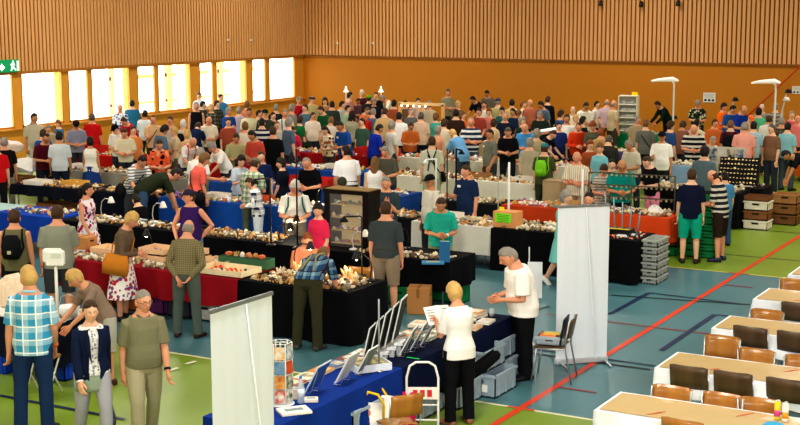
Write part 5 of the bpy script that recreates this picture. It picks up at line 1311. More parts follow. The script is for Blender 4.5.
# green notice box
p = G(520, 222, .75); o = thing('notice_box', 'peach wooden box with bright green notice on the deep black cloth', 'box', (p.x + .02, 21.15, .75), 0); mb = MB(); mb.box((0, 0, .14), (.44, .3, .28)); part('box_body', mb, mat('#d89a60'), o, bev=.005)
mb = MB(); mb.box((-.02, -.153, .17), (.3, .006, .16)); nt = part('green_notice', mb, mat('#7fe02c', emit=.08), o); mb = MB(); [mb.box((-.02, -.158, .225 - k_ * .03), (.24 - .04 * (k_ % 2), .003, .008)) for k_ in range(5)]; part('lettering', mb, mat('#3a6a1c'), nt)
mb = MB(); mb.box((-.12, 0, .31), (.09, .02, .06)); part('yellow_tag', mb, mat('#f0dc30'), o)
o = thing('wooden_cabinet', 'pale brown wooden cabinet standing behind the green notice box', 'cabinet', (-10.75, 25.7, 0)); mb = MB(); mb.box((0, 0, .5), (.85, .4, 1.0)); part('case', mb, mat('#b09878', pat='wood', c2='#8f7858', scale=5), o, bev=.005)
for s in (-1, 1): mb = MB(); mb.box((s * .21, -.205, .5), (.4, .01, .92)); d_ = part('door', mb, mat('#bca684', pat='wood', c2='#9a8462', scale=5), o); mb = MB(); mb.ball((s * .04, -.22, .55), .015, 8, 6); part('knob', mb, mat('#5a4a34'), d_)
TABLES.append((-11.2, 25.5, -10.3, 25.9))
# metal rod rack (orange red table)
o = thing('jewellery_rack', 'dark metal frame rack hung with small pieces, right of the banner', 'rack', (-8.6, 23.75, .75), .1)
mb = MB(); W = .82; 
for s in (-1, 0, 1): mb = MB(); mb.tube([(s * W, 0, 0), (s * W, 0, .72)], .014, 8); part('upright', mb, mat('#5a5a50', metal=.5, rough=.5), o)
for z in (.72, .5, .28): mb = MB(); mb.tube([(-W, 0, z), (W, 0, z)], .012, 8); b_ = part('rail', mb, mat('#4c4a3c', metal=.4, rough=.5), o); mb = MB(); [mb.box((-W + .06 + i * .095, 0, z - .025), (.035, .02, .045)) for i in range(17)]; part('hanging_pieces', mb, mat('#b8a880', pat='mottle', c2='#5c5444', scale=20), b_, kind='stuff')
for i, (px, yt, yb) in enumerate(((602, 197, 262), (617, 172, 232), (621, 178, 236), (608, 178, 236), (628, 188, 236))):
    p = G(px, yb - 2, .75); o = thing('metal_rod', ('tall blue-grey rod right beside the banner edge', 'tall blue-grey rod, second from the banner', 'tall blue-grey rod, middle one', 'short blue-grey rod close to the banner', 'leaning blue-grey rod farthest from the banner')[i], 'rod', (-8.12 + i * .13, 21.3, .75)); mb = MB(); mb.tube([(0, 0, 0), (.06 * (i - 2) * .5, 0, .7 - .07 * i)], .014, 8); part('shaft', mb, mat('#8fa4b0', metal=.5, rough=.35), o); mb = MB(); mb.lathe([(.03, 0), (.03, .02), (.016, .03)], 12); part('socket', mb, mat('#30363c'), o)
o = thing('tool_case', 'black case with yellow edge on the draped table right of banner', 'case', (-7.95, 21.35, .75), .05); mb = MB(); mb.box((0, 0, .05), (.5, .3, .1)); part('case_body', mb, mat('#131316', rough=.4), o, bev=.008); mb = MB(); mb.box((0, -.1, .105), (.46, .04, .012)); part('yellow_edge', mb, mat('#e8c828'), o)
for k_ in range(6): crate(-7.28, 21.35, k_ * .125, .26, .56, .12, '#a8aca6', 'low grey tray in the stack beside the black draped table, ' + ('lowest', 'second from floor', 'third from floor', 'fourth from floor', 'fifth from floor', 'topmost')[k_])
TABLES.append((-7.42, 21.05, -7.1, 21.65)); TABLES.append((-7.6, 23.75, -6.95, 24.25))
# green crate stack between the two young men
for k_ in range(9): crate(-7.28, 24.0, k_ * .125, .6, .42, .122, '#0f7c44', 'green plastic crate in the tall stack behind the youth in navy, ' + ('bottom', 'second', 'third', 'fourth', 'middle', 'sixth', 'seventh', 'eighth', 'top')[k_] + ' one')
for k_ in range(2): crate(-7.95, 23.9, k_ * .17, .5, .36, .16, ('#0f7c44', '#5a3c28')[k_], ('green crate on the floor', 'brown crate stacked low')[k_] + ' under the orange red cloth')
# fruit boxes at right
TABLES.append((-7.9, 27.3, -6.6, 28.4))
for k_ in range(3): crate(-7.22, 27.6, k_ * .2, .5, .42, .19, ('#e6e0cc', '#8a5a38', '#e2dccb')[k_], ('white slatted fruit box at the bottom of the right stack', 'brown fruit box in the middle of the right stack', 'white fruit box near the top of the right stack')[k_], name='fruit_box')
tray(-7.22, 27.6, .6, .5, .42, .09, '#7a4e2c', 'brown tray of dark and white stones on top of the fruit boxes', None, inner='dark', name='stone_tray')
for k_ in range(3): crate(-6.85, 28.5, k_ * .22, .5, .42, .21, ('#7c5230', '#8f6238', '#a87a4a')[k_], ('lower', 'middle', 'upper')[k_] + ' brown wooden box in the stack behind the fruit boxes', name='wooden_box')
# black display wall with cream stones
o = thing('stone_display', 'upright black display covered with rows of cream stones', 'display', (-7.9, 28.5, .75)); mb = MB(); mb.box((0, 0, .3), (.86, .08, .6), Matrix.Rotation(-.3, 3, 'X')); part('panel', mb, mat('#0c0b0c'), o); mb = MB(); mb.smooth = False; r = random.Random(8)
for j in range(6):
    for i in range(11):
        me = r.choice(LOWROCKS); M = Matrix.Translation((-.375 + i * .075, -.06 + (j - 3) * .03 + .0, .07 + j * .095)) @ Matrix.Scale(r.uniform(.02, .034), 4); mb.add([M @ v.co for v in me.vertices], [tuple(p.vertices) for p in me.polygons])
q = part('cream_stones', mb, mat('#f0d8a0', rough=.5), o); q['kind'] = 'stuff'
o = thing('photo_board', 'board of small photographs with lamp standing behind the stone display', 'board', (-8.5, 29.6, .75)); TABLES.append((-9.0, 29.4, -8.0, 29.8)); mb = MB(); mb.box((0, 0, .35), (.85, .03, .7)); part('panel', mb, mat('#c9c4b4'), o)
for i in range(4):
    for j in range(2): mb = MB(); mb.box((-.3 + i * .2, -.02, .52 - j * .32), (.17, .01, .27)); part('photograph', mb, mat(('#2c4a6a', '#8a2f3a', '#d8d8d0', '#3c5a3a', '#1c1c20', '#b86a70', '#46648a', '#706048')[i * 2 + j], pat='mottle', c2='#c8c0b0', scale=9), o)
mb = MB(); mb.tube([(-.38, 0, -.75), (-.38, 0, .1)], .015, 8); part('leg_post', mb, STEEL, o); mb = MB(); mb.tube([(.38, 0, -.75), (.38, 0, .1)], .015, 8); part('leg_post', mb, STEEL, o)
for i, (x, c, l) in enumerate(((-6.95, '#7c1420', 'dark red box with yellow tag near the bending man in black'), (-6.1, '#d8301c', 'bright red basket with handle beside the bending man in black'))):
    o = thing('red_box', l, 'box', (x, 31.75, .76)); mb = MB(); mb.box((0, 0, .12), (.6, .4, .24)); part('box_body', mb, mat(c), o, bev=.01); mb = MB(); mb.box((0, -.205, .16), (.12, .01, .06)); part('tag', mb, mat('#e8c830'), o); mb = MB(); mb.tube([(-.28, 0, .22), (-.25, 0, .38), (.25, 0, .38), (.28, 0, .22)], .012, 8); part('handle', mb, mat('#b8b0a0'), o)
# tall floor lamps near the back wall
for i, (px, pyt, pyb, Y, lab) in enumerate(((666, 80, 133, 38.2, 'tall lamp with flat white head left of the wall notice'), (767, 82, 130, 38.2, 'tall lamp with flat white head at the right of the orange stall'))):
    t = GY(px, pyt, Y); o = thing('stand_lamp', lab, 'lamp', (t.x + .25, Y, 0)); TABLES.append((t.x, Y - .2, t.x + .4, Y + .2))
    mb = MB(); mb.tube([(0, 0, 0), (0, 0, t.z - .1), (-.05, 0, t.z - .04)], .03, 8); part('pole', mb, mat('#e2e4de'), o); mb = MB(); mb.lathe([(.2, 0), (.2, .02), (.04, .05)], 18); part('base', mb, mat('#d8dad6'), o)
    mb = MB(); mb.loft([(V((-.68, 0, t.z - .04)), V((0, 1, 0)), V((0, 0, 1)), .07, .03, 3), (V((-.45, 0, t.z + .0)), V((0, 1, 0)), V((0, 0, 1)), .12, .05, 3), (V((-.05, 0, t.z + .03)), V((0, 1, 0)), V((0, 0, 1)), .12, .07, 3), (V((.12, 0, t.z - .01)), V((0, 1, 0)), V((0, 0, 1)), .06, .03, 3)], 14); part('lamp_head', mb, mat('#f2f0e4', emit=.25, vary=0), o)
for i, (px, py, Y, lab) in enumerate(((346, 92, 39.9, 'small bright white lamp on the stall below the back wall corner'), (381, 92, 39.9, 'small white and black lamp beside the man in white at the back'),)):
    t = GY(px, py, Y); pole_h = t.z; o = thing('stall_lamp', lab, 'lamp', (t.x, Y, 0)); mb = MB(); mb.tube([(0, 0, 0), (0, 0, pole_h)], .02, 8); part('pole', mb, mat('#e8e8e4'), o); mb = MB(); mb.lathe([(.02, .2), (.035, .1), (.1, 0), (.09, 0)], 16, (0, 0, pole_h)); part('lamp_shade', mb, mat('#fff8e8', emit=1.2, vary=0), o)
for i, (px, py, Y, lab) in enumerate(((673, 118, 38.9, 'black clip lamp on the vivid orange stall, left end'), (734, 100, 39.2, 'black lamp head above the man in orange'), (787, 92, 37.6, 'black lamp head on a slanting arm at right'), (785, 100, 36.6, 'white lamp arm behind the grey-capped man'))):
    t = GY(px, py, Y); o = thing('clip_lamp', lab, 'lamp', (t.x - .1, Y, 0)); cc = '#17181a' if i < 3 else '#e6e4dc'; mb = MB(); mb.tube([(0, 0, 0), (0, 0, t.z - .5), (.1, 0, t.z)], .022, 8); part('arm', mb, mat('#c8c4b8' if i else cc), o); mb = MB(); mb.lathe([(.05, .1), (.11, .0), (.1, 0)], 14, (.14, 0, t.z - .02)); part('lamp_shade', mb, mat(cc), o)
# white shelf tower
t0 = GY(629, 132, 38.8)
o = thing('shelf_tower', 'tall white shelf tower with a yellow tag on the green stall', 'shelf', (t0.x - .05, 38.85, .75), .15); w, h, d = .55, 1.12, .34; mb = MB(); [mb.box((s * w / 2, 0, h / 2), (.03, d, h)) for s in (-1, 1)]; mb.box((0, d / 2, h / 2), (w, .02, h)); mb.box((0, 0, h), (w, d, .03)); part('case', mb, mat('#e6e2d0'), o)
for k_ in range(5): mb = MB(); mb.box((0, -.02, .1 + k_ * .2), (w, d, .02), Matrix.Rotation(.25, 3, 'X')); s_ = part('shelf_board', mb, mat('#f0ecdc'), o); mb = MB(); mb.box((0, -.06, .14 + k_ * .2), (w * .85, d * .5, .05), Matrix.Rotation(.25, 3, 'X')); part('small_goods', mb, mat('#8f9aa0', pat='mottle', c2='#e8e4d8', scale=12), s_)
mb = MB(); mb.box((.18, 0, h + .07), (.18, .02, .1)); part('yellow_tag', mb, mat('#f0d820'), o)
# pale wooden frame with spot bulbs at the back
a, b = GY(400, 118, 34.6), GY(443, 118, 34.6); o = thing('stall_gantry', 'pale wooden stall frame with small spot bulbs in the back rows', 'frame', ((a.x + b.x) / 2, 34.6, 0)); W = (b.x - a.x) / 2; H_ = GY(420, 104, 34.6).z
mb = MB(); 
for s in (-1, -.05, 1): mb = MB(); mb.box((s * W, 0, H_ / 2), (.08, .08, H_)); part('post', mb, mat('#e0b070'), o)
mb = MB(); mb.box((0, 0, H_), (2 * W + .1, .08, .08)); bb = part('top_beam', mb, mat('#ecc890'), o)
mb = MB(); 
for i in range(5): mb = MB(); mb.ball((-W + .1 + i * .2, -.08, H_ - .06), .03, 8, 6); part('spot_bulb', mb, mat('#fff4dc', emit=4, vary=0), bb)
# white strip lamps over the purple stall
for i, (px, py, px2, py2, Y, lab) in enumerate(((541, 131, 560, 128, 33.9, 'white strip lamp tube above the left of the purple cloth'), (581, 131, 603, 138, 33.6, 'white strip lamp tube above the right of the purple cloth'))):
    a, b = GY(px, py, Y), GY(px2, py2, Y); o = thing('strip_lamp', lab, 'lamp', (a.x, Y, .75)); mb = MB(); mb.tube([(0, 0, a.z - .75), (b.x - a.x, 0, b.z - .75)], .04, 8); part('tube', mb, mat('#f4f4ee', emit=.5, vary=0), o); mb = MB(); mb.tube([((b.x - a.x) / 2, 0, 0), ((b.x - a.x) / 2, 0, (a.z + b.z) / 2 - .77)], .015, 8); part('stand', mb, STEEL, o)
# white bags and bundles on stalls
for i, (px, py, z, s, c, lab) in enumerate(((25, 172, .75, (.38, .3, .3), '#e4e2dc', 'crumpled white sheet heaped on the navy table at left'), (655, 213, .75, (.2, .15, .18), '#e8e4de', 'white plastic bag beside the boy in black'), (12, 152, .75, (.35, .25, .3), '#f0dcd8', 'pinkish white bundle near the left window'))):
    p = G(px, py, z); o = thing('cloth_bundle', lab, 'cloth', (p.x, p.y, z)); me = rock(70 + i, 3); part('folds', me, cloth(c, bump=.6), o); o.scale = s
# tan boxes on red counter etc
for i, (px, py, w, h, c, lab) in enumerate(((82, 168, .9, .4, '#b8926c', 'brown open chest on the floor side of the red counter'), (150, 180, .5, .3, '#b87838', 'orange-brown box on the black table before the striped man'), (100, 205, .5, .4, '#a8744a', 'brown carton behind the floral dress table'))):
    p = G(px, py, .0 if i == 0 else .75)
carton(-21.0, 21.55, 0, .8, .5, .34, 'wide brown carton below the navy-clothed table', c='#8a5c30'); carton(-20.2, 21.55, 0, .5, .5, .3, 'small brown carton below the navy-clothed table', c='#9a6a3a')
carton(-18.9, 21.75, .75, .5, .3, .25, 'orange-brown box on the black table before the striped man', c='#c07a34'); carton(-14.95, 15.9, .75, .34, .26, .2, 'tan carton at the left end of the red table', c='#c08a54')
make_chair('plywood chair behind the black table, its tan back next to the lamp', WOODC, (-10.15, 16.75, 0), PI + .1)
# storage boxes under row 3
for i in range(5):
    crate(-17.2 + i * .65, 24.9, 0, .5, .4, .3, ('#b81c1c', '#c8221c', '#d8d4cc', '#a8201c', '#c0b8a8')[i], ('red', 'bright red', 'white', 'deep red', 'beige')[i] + ' storage crate on the floor behind the blue back-row cloth')
for i, (x, y, c, lab) in enumerate(((-19.6, 26.8, '#c8201c', 'red open specimen chest in front of the man in olive shirt'), (-18.0, 29.75, '#c4241e', 'red specimen chest before the woman in pink'), (-17.4, 29.75, '#b81e1a', 'second red specimen chest near the woman in pink'), (-16.2, 23.9, '#c6231c', 'red specimen box behind the coral shirt woman'), (-15.6, 23.9, '#d0281e', 'red specimen box behind the dark-haired seated woman'), (-24.6, 26.7, '#c02018', 'red box on the counter beside the woman in cream top'))):
    tray(x, y, .75, .55, .45, .2, c, lab, None, 'specimen_chest', inner='pale')

# more lit lamps and clutter on the stalls
for i, (x, y, zz, lab) in enumerate(((-12.75, 18.4, .75, 'small glowing lamp at the second-row stall, left of the man in white shirt'), (-14.2, 21.6, .75, 'small glowing lamp on the bright blue cloth near the bearded man'), (-13.6, 15.95, .75, 'small lit lamp behind the woman with the tan handbag'), (-10.4, 18.4, .75, 'small lit lamp left of the man in turquoise'))):
    desk_lamp(x, y, zz, lab, rz=i * 1.3, h=.34)
for i, (x, y, c, lab) in enumerate(((-21.3, 21.3, '#e8e4da', 'white flat box on the navy cloth before the man in maroon'), (-20.5, 21.6, '#d8a84c', 'yellow flat box on the navy cloth'), (-16.6, 21.5, '#e8e2d4', 'white flat box on the bright blue cloth, left part'), (-15.6, 21.6, '#c8542c', 'orange flat box on the bright blue cloth'), (-11.3, 21.5, '#ece6d8', 'white flat box on the off-white cloth'), (-14.6, 26.9, '#e6e2d8', 'white flat box on the cream cloth, left part'), (-13.4, 27.0, '#9a7248', 'brown flat box on the cream cloth'), (-12.2, 26.9, '#e2ddd0', 'white flat box on the cream cloth, right part'), (-17.2, 26.9, '#d8d4c8', 'white flat box on the royal blue cloth'), (-20.0, 24.0, '#c8b890', 'beige flat box on the grey cloth'), (-22.6, 24.0, '#e6e2da', 'white flat box on the grey cloth, left end'), (-9.9, 23.9, '#b89058', 'tan flat box on the rust orange cloth'))):
    tray(x, y, .75, .5, .38, .1, c, lab, None, 'flat_box', inner=('warm', 'mix', 'pale')[i % 3])
for i, (x, y, c, lab) in enumerate(((-21.6, 19.0, '#a8b4b4', 'grey crate on the floor at the far left'), (-20.9, 22.4, '#1848b0', 'blue crate on the floor behind the navy cloth'), (-19.9, 22.5, '#187a48', 'green crate on the floor behind the navy cloth'), (-23.3, 21.4, '#8a6a44', 'brown crate at the left end of the navy-clothed table'), (-24.2, 24.2, '#c8c4b8', 'white crate by the end of the grey cloth'), (-25.2, 24.6, '#7a5434', 'brown crate near the man in khaki'))):
    crate(x, y, 0, .6, .42, .34, c, lab)
# ------------------------------------------------------------------ people, one by one
P = person
NV, BK, GY_, WH = '#1b2238', '#14151a', '#77766f', '#e9e6de'
BP, ST, SU, WR, GL, BE, BA, CO = ex_backpack, ex_strap, ex_suspenders, ex_wrist, ex_glasses, ex_belt, ex_badge, ex_collar
# nearest people
P(28, 265, 'man with pale blond hair in blue plaid shirt and jeans at the left desk', 'side', 165, 1.92, '#3f9cc4', '#22395c', 'plaid', '#bcd8e4', '#f0f4f2', .13, hair='short', hc='y', sk='r', lod=0, fixed=True, ex=(WR('#d86030', -1), CO('#9fcfe0')))
P(75, 269, 'woman with short blond hair in taupe shirt leaning over the left desk', 'lean', -70, 1.66, '#8f7a6c', '#b8b4b0', hair='fringe', hc='y', sk='r', sex='f', lod=0, bk='shorts', fixed=True, shoe='#4a2f20')
def ex_blazer(o, R):
    pass
P(90, 300, 'woman in navy blazer over white floral blouse and pale grey trousers, walking with a handbag', 'walk', 12, 1.68, '#e6e4e2', '#a3a3aa', 'floral', '#8a8f9a', '#d4d0d0', .025, 'none', hair='tied', hc='b', sk='l', sex='f', lod=0, fixed=True, hem=-.04, ex=('blazer', WR('#e8642c', 1)))
P(143, 289, 'man in olive polo shirt and beige trousers walking beside the woman in blazer', 'walk2', 10, 1.78, '#7f7d62', '#a8a084', hair='buzz', hc='g', sk='r', lod=0, fixed=True, ex=(GL('#444444'), BE(), WR('#e8642c', 1), CO('#74725a'), WR('#1c1c20', 1, 'wristwatch')), hem=-.04)
P(187, 218, 'balding man in finely checked brown shirt with hands clasped behind his back', 'behind', 158, 1.74, '#6d6446', '#55605a', 'check', '#8f8768', None, .03, 'long', hair='bald', hc='g', sk='r', lod=0, feet=(188, 337), shoe='#3a2218', hem=-.02, ex=(WR('#c8a048', -1, 'wristwatch'),))
P(323, 241, 'man in blue plaid shirt with tan braces and olive trousers bending over the black table', 'bend', 160, 1.80, '#27496c', '#3b3a28', 'plaid', '#7fa4b8', '#3a2430', .11, hair='short', hc='m', sk='r', lod=0, feet=(309, 348), ex=(SU('#9a8c66'),), shoe='#4a4640', hem=-.02)
P(455, 285, 'woman with short blond hair in white top and black trousers reading a leaflet', 'read', -150, 1.66, '#f0efee', BK, hair='full', hc='y', sk='r', sex='f', lod=0, feet=(459, 424), shoe='#8a5a44', ex=('leaflet',))
P(511, 247, 'grey-haired man in loose white shirt and black trousers by the bookstall', 'look', -75, 1.76, '#f4f2ec', '#121318', hair='short', hc='g', sk='r', lod=0, g=1.16, fixed=True, loose=.02, hem=-.10, shoe='#0e0e10')
P(384, 198, 'man in slate grey t-shirt and taupe shorts seen from behind, near the cardboard boxes', 'stand', 165, 1.80, '#3f4749', '#8a7a66', hair='buzz', hc='b', sk='r', lod=0, g=1.04, bk='shorts', feet=(386, 315), shoe='#3c3a38', hem=-.04, ex=(BE('#3a2418'),))
P(692, 165, 'youth in navy t-shirt and turquoise shorts and flip-flops seen from behind', 'stand', 178, 1.78, '#141b33', '#12a084', hair='short', hc='b', sk='l', lod=1, bk='shorts', feet=(689, 263), shoe='#2a1c1a')
P(715, 169, 'bald man in black and white striped t-shirt and brown shorts beside the green crates', 'look', -110, 1.76, '#26272b', '#30231c', 'hstripe', '#c9c4ba', None, .1, hair='bald', hc='b', sk='r', lod=1, bk='shorts', feet=(719, 261), shoe='#20283c')
P(729, 172, 'child in light blue t-shirt behind the man in striped shirt', 'stand', -150, 1.50, '#4f8fc0', '#3a5a80', hair='short', hc='k', lod=1, pos=(-7.25, 25.2))
P(87, 183, 'dark-haired woman in white and crimson floral dress looking right', 'side', 55, 1.70, '#e8dfe4', '#e8dfe4', 'floral', '#a01c44', '#7a3a6a', .055, 'none', bk='dress', hair='tied', hc='k', sk='r', sex='f', lod=0, ex=(WR('#f0e8e0', 1),))
P(131, 212, 'blond woman in taupe top and floral skirt carrying a tan handbag', 'look', 70, 1.68, '#6c5a48', '#efe8e0', None, sl='long', bk='skirt', bpat='floral', b2='#b8384a', b3='#7a4a8a', hair='full', hc='y', sk='r', sex='f', lod=0, ex=(ST('#b8772c', 1, True, '#c07c2c', 1.25),), hem=-.04)
P(14, 209, 'man in olive sleeveless shirt with small black backpack at the left edge', 'stand', 165, 1.76, '#6f6c50', '#17181c', sl='none', bk='shorts', hair='short', hc='b', sk='r', lod=0, g=1.05, ex=(BP(),))
P(57, 205, 'man in grey-green t-shirt and dark shorts seen from behind at left', 'hold', 172, 1.82, '#8f9284', '#3d3f44', bk='shorts', hair='short', hc='b', sk='r', lod=0, g=1.06, loose=.01, ex=(WR('#e8642c', 1),))
P(189, 189, 'man in purple sleeveless top and purple cap with his hand on his hip', 'hip', -25, 1.76, '#3c2262', '#5a7ca4', sl='none', hair='short', hc='b', sk='r', lod=0, hat='cap', hatc='#3a3046', hem=-.06)
P(441, 197, 'dark-haired man in turquoise t-shirt with hands together behind the black table', 'look', 2, 1.76, '#2aa894', '#8f9a70', hair='short', hc='b', sk='t', lod=0, ex=(WR('#f0e8e0', 1),), g=1.05)
P(430, 174, 'man in black cap and pale shirt facing left behind the man in turquoise', 'stand2', -60, 1.76, '#d8d2c4', '#3a3c44', hair='short', hc='g', sk='t', lod=1, hat='cap', hatc='#15161c', ex=(GL(),))
P(466, 165, 'man in navy polo shirt with white badge looking left', 'hold', -40, 1.80, '#1c2f50', '#2a3a58', hair='short', hc='b', sk='r', lod=1, g=1.08, ex=(BA(x=-.06), CO('#1c2f50')))
P(295, 180, 'white-haired man in white shirt with teal straps examining a stone in his hands', 'look', 5, 1.78, '#eceae2', '#6b6258', hair='full', hc='w', sk='r', lod=0, ex=(GL('#666666'), BE(), 'teal'), hem=-.03, g=1.04)
P(318, 203, 'black-haired woman in pink t-shirt turned away beside the display cabinet', 'stand2', -40, 1.62, '#e0355e', '#2a2a30', hair='full', hc='k', sk='l', sex='f', lod=1, pos=None)
P(311, 241, 'seated reddish-haired man in peach shirt facing the bending man', 'sit', 10, 1.74, '#d88a68', '#333844', hair='short', hc='r', sk='r', lod=1, pos=(-11.15, 16.6))
P(386, 176, 'grey-haired man in slate t-shirt with his hand on his chin', 'chin', -10, 1.76, '#39464d', '#333844', hair='short', hc='g', sk='r', lod=1)
P(385, 146, 'grey-haired man in olive grey shirt behind the woman with long hair', 'look', -20, 1.76, '#5a5a4c', '#333844', hair='short', hc='g', sk='r', lod=1)
P(375, 157, 'woman with long light brown hair in white lace top seen from behind', 'stand', 170, 1.66, '#e4e2e0', '#4a5260', sl='none', hair='long', hc='m', sex='f', lod=1)
P(346, 145, 'man in bright white polo shirt seen from behind, reaching left over the blue cloth', 'stand2', 195, 1.82, '#f2f3f4', '#1d2432', hair='short', hc='k', sk='r', lod=1, g=1.06, ex=(BE(),), hem=-.03)
P(342, 177, 'man with camouflage cap seated behind the display cabinet', 'look', 0, 1.72, '#4a4a40', '#333844', hair='short', hc='b', sk='r', lod=1, hat='cap', hatc='#3c3f30')
P(281, 158, 'black-haired woman in dark navy dress turned left towards the blue cloth', 'stand2', -120, 1.66, '#151a28', '#151a28', bk='dress', hair='full', hc='k', sk='l', sex='f', lod=1, Yr=22.4)
P(307, 157, 'grey-bearded man in black t-shirt looking down', 'look', -35, 1.80, '#0d0e12', '#1c1e26', hair='thin', hc='g', sk='r', lod=1, g=1.08, Yr=22.45)
P(250, 178, 'woman in white and navy plaid shirt and white trousers with dark bun', 'look', -100, 1.68, '#f0f0f0', '#e6e8ec', 'plaid', '#24304c', '#ffffff', .16, 'long', hair='tied', hc='b', sk='l', sex='f', lod=1, Yr=20.3)
P(255, 158, 'man in camouflage cap and pale green plaid shirt, behind the woman in plaid', 'look', 150, 1.74, '#d4d8c0', '#5a6250', 'plaid', '#7c9070', '#4a6a5a', .1, hair='short', hc='b', sk='r', lod=1, hat='cap', hatc='#6a6a58', Yr=20.75)
P(241, 156, 'woman with long curly black hair and pale blue top, holding a camera', 'read', 20, 1.64, '#bccad8', '#333844', hair='curly', hc='k', sk='l', sex='f', lod=1, ex=('camera',))
P(204, 153, 'woman with short brown hair in coral shirt and black skirt reaching right', 'reach', 110, 1.70, '#e8695c', '#16171c', bk='skirt', hair='full', hc='m', sk='r', sex='f', lod=1, ex=(ST('#1a1a1c', 1),), Yr=20.75)
P(175, 168, 'man in dark olive shirt and jeans bending over the black table', 'bend', 105, 1.78, '#2c3322', '#3c5672', hair='short', hc='k', sk='r', lod=1, Yr=20.1)
P(142, 155, 'dark-haired man in white and grey striped polo leaning on the table', 'lean', 30, 1.76, '#dcdcd4', '#4a4e50', 'hstripe', '#70777a', None, .055, hair='short', hc='k', sk='r', lod=1, ex=(ST('#17181c', 1),), Yr=20.7)
P(136, 194, 'person in black shirt crouching behind the floral skirt', 'sit', -150, 1.72, '#0e0e12', '#1a1c24', hair='short', hc='k', lod=1)
P(261, 151, 'dark-haired man in navy t-shirt behind the man in camouflage cap', 'stand', 10, 1.76, '#1c2c58', '#333844', hair='short', hc='b', lod=1)
P(200, 148, 'grey-haired person in white t-shirt beyond the woman in coral', 'look', 150, 1.74, '#efeee8', '#8a8678', hair='full', hc='g', lod=1)
P(46, 133, 'man in maroon polo with glasses and white badge, looking down', 'look', 20, 1.80, '#4f1220', '#1e2430', hair='thin', hc='k', sk='t', lod=1, ex=(GL(), BA()), g=1.06)
P(59, 131, 'dark-haired man in pale blue shirt behind the man in maroon', 'stand', 170, 1.74, '#cfd8dc', '#1f2836', hair='short', hc='k', sk='t', lod=1)
P(43, 129, 'person in blue shirt half hidden by the man in maroon', 'stand', 150, 1.70, '#24549c', '#333844', hair='short', hc='b')
P(4, 137, 'man in black t-shirt and khaki trousers seen from behind at the left edge', 'stand', 175, 1.78, '#191a1c', '#8a846c', hair='short', hc='g', sk='r', lod=1, ex=(WR('#f4f4f4', 1),))
P(-4, 141, 'person in bright red shirt cut off by the left edge', 'stand', 180, 1.74, '#c81820', '#1c1c20', hair='short', hc='b', lod=1)
P(90, 137, 'woman with dark hair in cream top and blue skirt, by the red counter', 'stand2', 160, 1.62, '#ece8dc', '#20407c', sl='none', bk='skirt', hair='full', hc='k', sk='t', sex='f', lod=1)
P(34, 113, 'man in pale khaki shirt with black waist bag in front of the second window', 'stand2', 20, 1.82, '#bdb8a0', '#cfccba', hair='short', hc='k', sk='t', lod=1, ex=(BE('#111214'),), g=1.06)
P(48, 124, 'grey-haired person with glasses behind the man in khaki', 'look', 10, 1.70, '#b0a890', '#333844', hair='short', hc='g')
P(58, 120, 'youngster with brown hair in blue shirt turned left', 'stand2', -60, 1.62, '#3c6c90', '#333844', hair='full', hc='m')
P(76, 120, 'man with dark cap and lavender grey shirt leaning over the red counter', 'look', 0, 1.74, '#8c90a8', '#333844', hair='short', hc='b', sk='r', hat='cap', hatc='#1c1c22', lod=1)
P(92, 113, 'man in red polo shirt seen from behind at the third window', 'stand', 165, 1.80, '#c01c20', '#27314a', hair='short', hc='s', sk='r', lod=1)
P(120, 104, 'balding man in blue and white patterned shirt before the windows', 'stand2', -20, 1.76, '#d8dce4', '#333844', 'floral', '#3a5480', '#8090b0', .07, hair='bald', hc='g', sk='r')
P(132, 100, 'man in petrol blue t-shirt with sunglasses on his head by the windows', 'stand', 170, 1.78, '#2c6c90', '#333844', hair='short', hc='k')
P(124, 117, 'dark-haired man in crimson shirt looking down left', 'lean', -40, 1.74, '#a81c2c', '#333844', hair='short', hc='b', sk='r')
P(124, 128, 'dark-haired man in cream shirt bent over the red counter', 'look', -10, 1.76, '#e2dabc', '#333844', hair='short', hc='b', sk='r', lod=1)
P(115, 124, 'man with black cap and white shirt holding a microphone stand', 'look', -30, 1.74, '#f0efea', '#333844', hair='short', hc='k', hat='cap', hatc='#121214')
P(133, 126, 'brown-haired person in orange top near the middle of the counter', 'stand', 20, 1.66, '#e08a4c', '#333844', hair='short', hc='b')
P(145, 110, 'dark-haired man in pale blue-white shirt leaning towards the windows', 'stand', 160, 1.76, '#d4e0e4', '#404858', hair='short', hc='k', sk='t', lod=1)
P(153, 115, 'balding man in peach khaki shirt with camera straps', 'hold', 10, 1.76, '#d8b48a', '#4a2a2a', hair='thin', hc='b', sk='r', lod=1, ex=(ST('#141416', 1, False),))
P(159, 139, 'person in orange and red patterned shirt bending over the stall', 'look', 10, 1.70, '#e0603c', '#333844', 'floral', '#2c1c18', '#e8a070', .1, hair='short', hc='b', sk='r', lod=1)
P(183, 120, 'white-haired person in cream top with black backpack', 'stand2', 150, 1.74, '#d8d2c0', '#8c8674', hair='full', hc='w', lod=1, ex=(BP(emblem=False),))
P(174, 127, 'blond woman in beige jacket looking left', 'stand2', -90, 1.66, '#cdbb98', '#6a6458', hair='full', hc='y', sex='f')
P(187, 130, 'blond woman in tan top behind the red straps', 'stand', 170, 1.64, '#cfa878', '#333844', hair='full', hc='y', sex='f')
P(193, 137, 'bald man in white shirt with red straps leaning forward', 'lean', 30, 1.74, '#e4e0dc', '#333844', hair='bald', hc='g', sk='r', ex=(SU('#c01c24'),), lod=1)
P(199, 92, 'woman with brown hair in blue-white top right against the window', 'stand', 0, 1.70, '#c8d4e4', '#333844', hair='full', hc='m', sex='f')
P(196, 102, 'man in black sleeveless vest below the window', 'stand', 0, 1.82, '#14151c', '#1c2430', sl='none', hair='short', hc='g', sk='r', lod=1)
P(203, 101, 'person with dark hair hidden behind the man in black vest', 'stand2', 60, 1.72, '#3c4048', '#333844', hair='short', hc='k')
